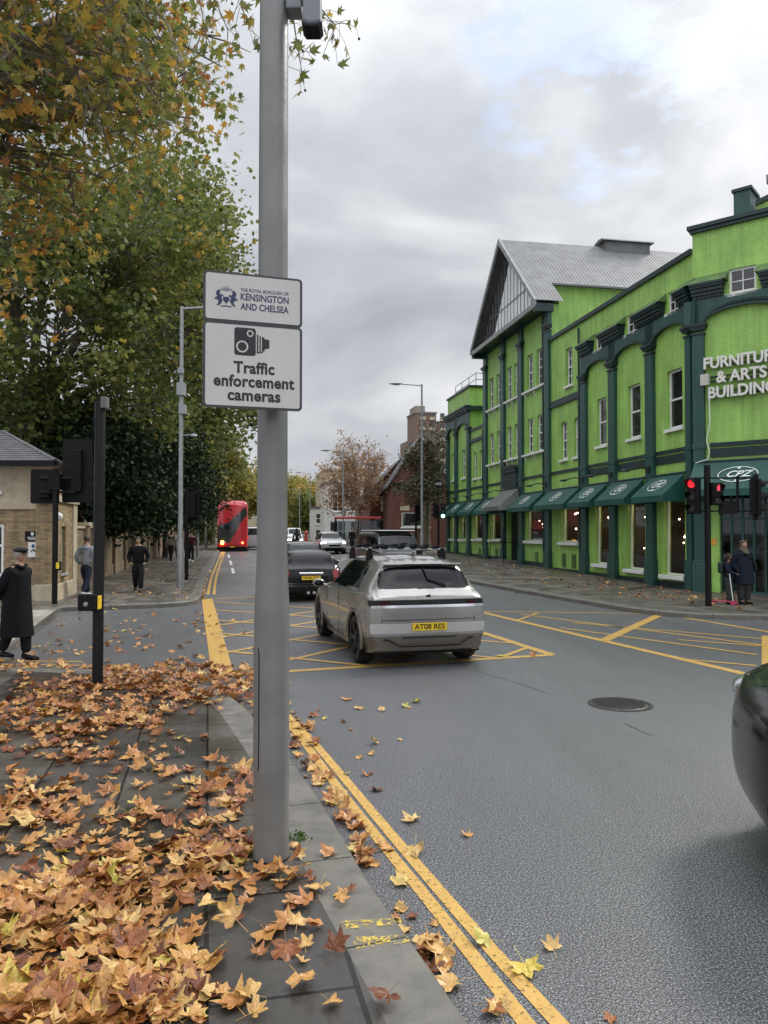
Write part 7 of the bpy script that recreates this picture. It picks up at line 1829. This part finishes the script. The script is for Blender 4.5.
# big greener plane trees behind the wall
tree('plane_tree', 'large green plane tree behind the gatehouse filling the middle of the left side', (-14.5, 31, .2), .5, 5.5,
     [Bl(60, 330, 29, 5.0, 4.5, 4.2, 3), Bl(10, 240, 28, 4.5, 4, 4, 2), Bl(130, 250, 31, 4.2, 4, 3.6, 2.4), Bl(120, 400, 31, 3.6, 3.5, 2.6, 1.3), Bl(-10, 400, 30, 4, 4, 3, 1.2), Bl(160, 340, 33, 3.8, 3.5, 3.5, 1.6), Bl(50, 215, 31, 3.8, 4, 2.4, 1)],
     26000, .22, m_lf, (.19, .17), .55, 300, LS2, .5, shell=.35, flat=.25, group='plane trees behind the left wall')
tree('plane_tree', 'tall olive green plane tree whose crown ends behind the signboard on the left', (-15.5, 46, .35), .5, 6,
     [Bl(185, 240, 44, 3.6, 4, 3.6, 2), Bl(200, 310, 46, 3.4, 4, 3.6, 2), Bl(170, 200, 46, 3.6, 4, 3.4, 1.5), Bl(215, 390, 48, 2.9, 4, 3.2, 1.5), Bl(150, 300, 44, 4.2, 4, 4.5, 2), Bl(180, 430, 46, 3.6, 4, 2.6, 1.4), Bl(225, 350, 50, 2.2, 3, 3.4, 1.0), Bl(130, 190, 46, 3.5, 4, 2.0, .7)],
     22000, .28, m_lf, (.25, .16), .78, 330, LS2, .5, shell=.35, flat=.25, group='plane trees behind the left wall')
# dark evergreens over the wall
for i, (px, py, Y, r_, lb, n) in enumerate(((110, 475, 30, (2.4, 2.6, 2.4), 'dark glossy evergreen overhanging the wall just right of the near black post', 12000), (150, 470, 38, (2.9, 3, 2.8), 'dark evergreen behind the wall left of the corner street lamp', 12000), (178, 485, 48, (2.8, 3.2, 3.0), 'dark evergreen behind the wall farthest along, left of the bus', 9000), (60, 470, 33, (3.4, 3, 2.8), 'dark evergreen rising behind the gatehouse roof', 11000), (-20, 455, 34, (4.2, 3, 3.2), 'dark evergreen behind the gatehouse at the left edge', 9000))):
    c = P(px, py, Y); tree('evergreen_tree', lb, (c.x-1.0, Y+.8, .1), .22, max(1.2, c.z-r_[2]-.2), [((c.x, Y, c.z), r_, 2), ((c.x+.6, Y+.5, c.z-1.0), (r_[0]*.85, r_[1]*.8, r_[2]*.6), 1), ((c.x-.4, Y, c.z+r_[2]*.6), (r_[0]*.7, r_[1]*.7, r_[2]*.6), .8)], n, .17, m_lfd, (.35, .25), .42, 130, LS2, .5, shell=.4, group='dark evergreens behind the left wall', bark=mat('dark_bark', (.05, .042, .035), .9, .3, 8))
# street trees further along on the left and beyond
far_l = [(198, 470, 66, 2.6, .36, 'plane tree over the left pavement just before the bus'), (222, 475, 88, 3.4, .45, 'yellow green tree over the bus roof'), (246, 485, 112, 4.4, .55, 'golden tree behind the bus beside the grey pole'), (205, 440, 80, 4.0, .38, 'tall olive tree behind the lamp posts on the left'), (268, 492, 140, 5.5, .5, 'distant tree behind the grey pole'), (296, 497, 150, 6.0, .42, 'distant green tree right of the grey pole'), (311, 510, 135, 3.4, .3, 'distant small tree left of the white cottage'), (185, 505, 90, 4.5, .2, 'dark leafy tree behind the left bus shelter'), (305, 505, 190, 8, .6, 'farthest golden tree closing the road')]
for px, py, Y, r_, tn, lb in far_l:
    c = P(px, py, Y); tree('street_tree', lb, (c.x-(1.2 if px < 250 else 0), Y+1, .5), .25, max(2.0, c.z-r_*1.2), [((c.x, Y, c.z), (r_, r_, r_*.9), 1), ((c.x+r_*.3, Y, c.z-r_*.6), (r_*.7, r_*.7, r_*.5), .5), ((c.x-r_*.5, Y, c.z-r_*.3), (r_*.7, r_*.7, r_*.6), .5)], 6500, .15+.0025*Y, m_lf, (tn, .14), r_*.16, 90, LS2, .5, shell=.3, group='trees further along the road')
# dense foliage mass beyond the wall so that no gap opens low down
# the big autumn tree
c = P(352, 480, 66)
tree('autumn_tree', 'rounded autumn tree with thinning russet leaves and bare twigs on top, above the red shelter', (P(358, 531, 66).x, 66, .5), .42, 3.2,
     [Bl(354, 462, 66, 3.0, 3, 2.9, 2.4), Bl(338, 488, 66, 1.9, 2.2, 2.2, 1.2), Bl(370, 485, 66, 2.0, 2.2, 2.2, 1.2), Bl(355, 500, 66, 2.6, 2.5, 1.6, 1), Bl(376, 465, 67, 1.4, 1.8, 1.8, .7)], 4200, .18, m_lfa, (.45, .2), .42, 190, LS2, .55, shell=.25, twigs=9, bark=mat('pale_twigs', (.34, .27, .22), .85, .25, 6), drop=lambda C: (rng.random(len(C)) < np.clip((C[:, 2]-7.2)/3.0, 0, .7)))
# dark conifer-like tree in front of the red hall
c = P(418, 480, 50)
tree('dark_tree', 'dark olive spreading tree between the red brick hall and the green building', (P(428, 531, 52).x, 53.5, .5), .3, 3.5,
     [Bl(430, 470, 53, 1.6, 1.6, 1.8, 2), Bl(410, 486, 52, 1.2, 1.5, .7, .6), Bl(434, 445, 54, 1.3, 1.5, 1.6, 1.0), Bl(430, 493, 51, 1.9, 1.5, 1.0, 1.2), Bl(412, 462, 53, 1.2, 1.3, 1.0, .5)], 9000, .13, leaf_mat('olive_leaves', [(0, (.04, .04, .02)), (.6, (.08, .075, .035)), (1, (.14, .11, .05))], .2), (.4, .25), .30, 150, LS2, .5, shell=.2, flat=.6)

# ================================================================ FALLEN LEAVES
fallen_stops = [(0.0, (.12, .036, .014)), (.2, (.22, .07, .02)), (.42, (.40, .165, .042)), (.65, (.52, .29, .085)), (.88, (.58, .39, .14)), (.97, (.58, .44, .08)), (1.0, (.28, .32, .07))]
m_fall = leaf_mat('fallen_leaf', fallen_stops, .12, .42, .5)
def leaf_template(seed):
    """curled lobed leaf as a small fan of faces, with stalk"""
    r = random.Random(seed); lob = [(-150, .22), (-120, .42), (-98, .70), (-84, .60), (-70, .52), (-56, .74), (-47, .96), (-36, .80), (-25, .62), (-12, .80), (0, 1.08), (12, .80), (25, .62), (36, .80), (47, .96), (56, .74), (70, .52), (84, .60), (98, .70), (120, .42), (150, .22)]
    ox, cu, ed = r.uniform(.1, .35), r.uniform(.15, .75), r.uniform(.0, .25); ax = r.uniform(0, math.pi); cu2 = r.uniform(-.3, .55)
    def zf(x, y):
        u = x*math.cos(ax)+y*math.sin(ax); v = -x*math.sin(ax)+y*math.cos(ax)
        return cu*u*u*.9+cu2*v*v*.5+.06*math.sin(7*x+seed)+.05*math.cos(8*y+seed*2)
    ring = []
    for a, q in lob:
        q *= r.uniform(.86, 1.12); a += r.uniform(-3, 3); ring.append((q*.5*math.sin(R(a)), q*.5*math.cos(R(a))))
    V = [(0, 0, 0)]; 
    for x, y in ring: V.append((x*.52, y*.52, zf(x*.52*2, y*.52*2)*.5))
    for x, y in ring: V.append((x, y, zf(x*2, y*2)*.5+r.uniform(-.02, .02)))
    n = len(ring); Fc = [(0, 1+i+1, 1+i) for i in range(n-1)]+[(1+i, 1+i+1, 1+n+i+1, 1+n+i) for i in range(n-1)]
    # thin stalk
    k = len(V); x1, y1 = r.uniform(-.12, .12), -.5; V += [(-.008, 0, 0), (.008, 0, 0), (x1*.5+.006, y1*.5, .03), (x1*.5-.006, y1*.5, .03), (x1+.008, y1, .06), (x1-.008, y1, .06)]; Fc += [(k, k+1, k+2, k+3), (k+3, k+2, k+4, k+5)]
    V = np.array(V); V[:, 2] -= V[:, 2].min()
    return V, Fc
TPL = [leaf_template(s) for s in range(28)]
# where leaves lie: (px, py, rx, ry, count, size-bias, tint) in photograph pixels, scattered on the ground they cover
Z = [(60, 980, 130, 60, 330, .5), (50, 900, 110, 50, 300, .5), (150, 860, 110, 45, 300, .45), (250, 870, 60, 22, 90, .45), (190, 930, 80, 40, 90, .5), (110, 800, 110, 26, 90, .45), (230, 805, 40, 26, 60, .4), (110, 745, 80, 22, 130, .4), (190, 775, 60, 10, 50, .4), (110, 700, 90, 22, 430, .33), (170, 685, 90, 16, 420, .35), (200, 672, 60, 10, 150, .35), (80, 722, 70, 14, 190, .35), (20, 700, 40, 40, 50, .45), (30, 770, 60, 50, 40, .45), (300, 900, 60, 60, 22, .5), (150, 640, 90, 22, 60, .45), (60, 650, 60, 12, 30, .5), (130, 620, 90, 14, 40, .6), (215, 640, 30, 30, 14, .5), (20, 850, 60, 80, 140, .45), (70, 1010, 140, 30, 170, .45), (-60, 900, 60, 150, 200, .45), (-90, 740, 90, 60, 200, .4)]
pts_ = []
for cx, cy_, rx, ry, n, tn in Z:
    for _ in range(int(n*(.95 if cy_ > 730 else 1.0))):
        a = rng.uniform(0, 2*math.pi); q = math.sqrt(rng.random())*rng.choice([1, 1, 1, 1.35]); x, y = cx+rx*q*math.cos(a), cy_+ry*q*math.sin(a)
        if y < 600 or y > 1150: continue
        gq = G(x, y, .12); cn = math.sin(gq.x*4.3+1.7*math.sin(gq.y*2.1))+math.sin(gq.y*5.1+2*math.sin(gq.x*2.9+1))
        if y > 690 and rng.random() > .72+.3*cn: continue
        pts_.append((x, y, tn, 'pave'))
def gutter(line, n, spread, tn=.5, kind='gutter'):
    for _ in range(n):
        u = rng.random()*(len(line)-1); i = int(min(u, len(line)-2)); f = u-i; x = line[i][0]*(1-f)+line[i+1][0]*f; y = line[i][1]*(1-f)+line[i+1][1]*f; pts_.append((x+rng.normal()*spread, y+rng.normal()*spread*.5, tn, kind))
gutter([(215, 690), (250, 712), (292, 745), (325, 788), (352, 832), (372, 870)], 90, 5)
gutter([(395, 900), (425, 945), (450, 985)], 16, 8)
gutter([(270, 705), (300, 730), (330, 775)], 30, 10)
gutter([(0, 668), (90, 668), (200, 672)], 90, 3)
gutter([(200, 600), (203, 592), (207, 578), (214, 556)], 90, 1.5, .6); gutter([(125, 606), (195, 603)], 60, 1.5, .6); gutter([(470, 582), (560, 599), (650, 612), (740, 617)], 110, 2.0, .5)
for k in range(120): pts_.append((rng.uniform(90, 200), rng.uniform(565, 600), .6, 'far'))
for k in range(420): u = rng.random(); pts_.append((460+u*290, 562+u*38+rng.uniform(-8, 12), .4, 'far'))
for x, y in [(350, 893), (437, 925), (430, 938), (440, 955), (404, 884), (486, 943), (525, 968), (553, 950), (345, 897), (388, 1003), (330, 1005), (300, 985), (340, 905), (468, 837), (345, 722), (350, 730), (357, 758), (366, 775), (378, 790), (350, 700), (610, 1018), (500, 1015), (455, 985), (498, 657), (533, 660), (335, 955), (300, 965), (258, 958), (250, 1000), (490, 1012)]: pts_.append((x, y, .62, 'road' if x > 395 or (x > 340 and y < 800) else 'pave'))
for k in range(20): pts_.append((rng.uniform(300, 420), rng.uniform(700, 860), .55, 'road'))
L3 = []
for (x, y, tn, kd) in pts_:
    if y < 538: continue
    road = kd in ('road', 'gutter') or (600 < y < 667 and x < 230)
    p = G(x, y, .0 if road else .12)
    if (p.x-pb.x)**2+(p.y-pb.y)**2 < .02: continue
    dens_ = 1.0 if (kd == 'pave' and y > 668) else 0
    L3.append((p.x, p.y, p.z+.002+dens_*abs(rng.normal())*.012, tn, p.y, x, y))
L3.sort(key=lambda q: q[4])
lf_me = []
def inst(v, sz, rz, tilt, tdir, pos):
    c, s = math.cos(rz), math.sin(rz); Rz = np.array([[c, -s, 0], [s, c, 0], [0, 0, 1]]); k = np.array([math.cos(tdir), math.sin(tdir), 0])
    K = np.array([[0, -k[2], k[1]], [k[2], 0, -k[0]], [-k[1], k[0], 0]]); Rt = np.eye(3)+math.sin(tilt)*K+(1-math.cos(tilt))*K@K
    w = (v*sz)@Rz.T@Rt.T; w[:, 2] -= w[:, 2].min(); return w+np.array(pos)
def tinted(name, tpl, tint):
    me = bpy.data.meshes.new(name); me.from_pydata([tuple(p) for p in tpl[0]], [], tpl[1]); at = me.attributes.new('tint', 'FLOAT', 'FACE'); at.data.foreach_set('value', [tint]*len(me.polygons)); me.materials.append(m_fall); return me
protos = [tinted('fallen_leaf', TPL[i % 28], float(t)) for i, t in enumerate(np.clip(rng.normal(.48, .24, 84), 0, .97))]
in_view = [q for q in L3 if 0 <= q[5] <= 768 and q[6] <= 1024]; near_ids = set(id(q) for q in in_view[:300])
SV = []; SF = []; ST = []; off_ = 0; ic = 0
for q in L3:
    x, y, z, tn = q[:4]; sz = rng.uniform(.075, .21); rz = rng.uniform(0, 6.28); tl = abs(rng.normal())*.32; td = rng.uniform(0, 6.28)
    if id(q) in near_ids:
        o = bpy.data.objects.new('fallen_leaf', protos[ic % 84]); ic += 1; COL.objects.link(o); o.location = (x, y, z+.002+.5*sz*math.sin(tl)*.3); o.scale = (sz*1.05,)*3
        o.rotation_euler = (Matrix.Rotation(tl, 4, Vector((math.cos(td), math.sin(td), 0))) @ Matrix.Rotation(rz, 4, 'Z')).to_euler()
        where = 'on the near pavement heap' if q[6] > 640 and q[5] < 255 else ('on the kerb side paving right of the grey pole' if z > .1 else 'on the wet road by the yellow lines')
        tag(o, 'curled fallen plane leaf lying '+where, 'fallen leaf', 'fallen plane leaves '+where)
    else:
        v, fcs = TPL[rng.integers(28)]; w = inst(v, sz, rz, tl, td, (x, y, z)); SV.append(w); SF += [tuple(i+off_ for i in f) for f in fcs]; t1_ = float(np.clip(rng.normal(tn, .22), 0, .985)); ST += [t1_]*len(fcs); off_ += len(v)
me = bpy.data.meshes.new('leaf_litter'); me.from_pydata([tuple(p) for p in np.concatenate(SV)], [], SF); at = me.attributes.new('tint', 'FLOAT', 'FACE'); at.data.foreach_set('value', ST); me.materials.append(m_fall)
o = bpy.data.objects.new('leaf_litter', me); COL.objects.link(o); tag(o, 'brown and golden fallen plane leaves scattered over the pavements and gutters', 'leaf litter', kind='stuff')
# weeds at the foot of the pole and along the kerb joint
m_weed = leaf_mat('weed_green', [(0, (.04, .09, .02)), (1, (.10, .17, .03))], .3)
wp = G(298, 838, .12); wd = thing('weed', 'small green weed growing at the kerb joint beside the pole foot', 'weed', (wp.x, wp.y, .12))
C = rng.normal(size=(40, 3))*np.array([.04, .04, .008]); C[:, 2] = abs(C[:, 2]); leaf_cloud('leaves', C, .03, rng.random(40), m_weed, wd, LS2, .2)
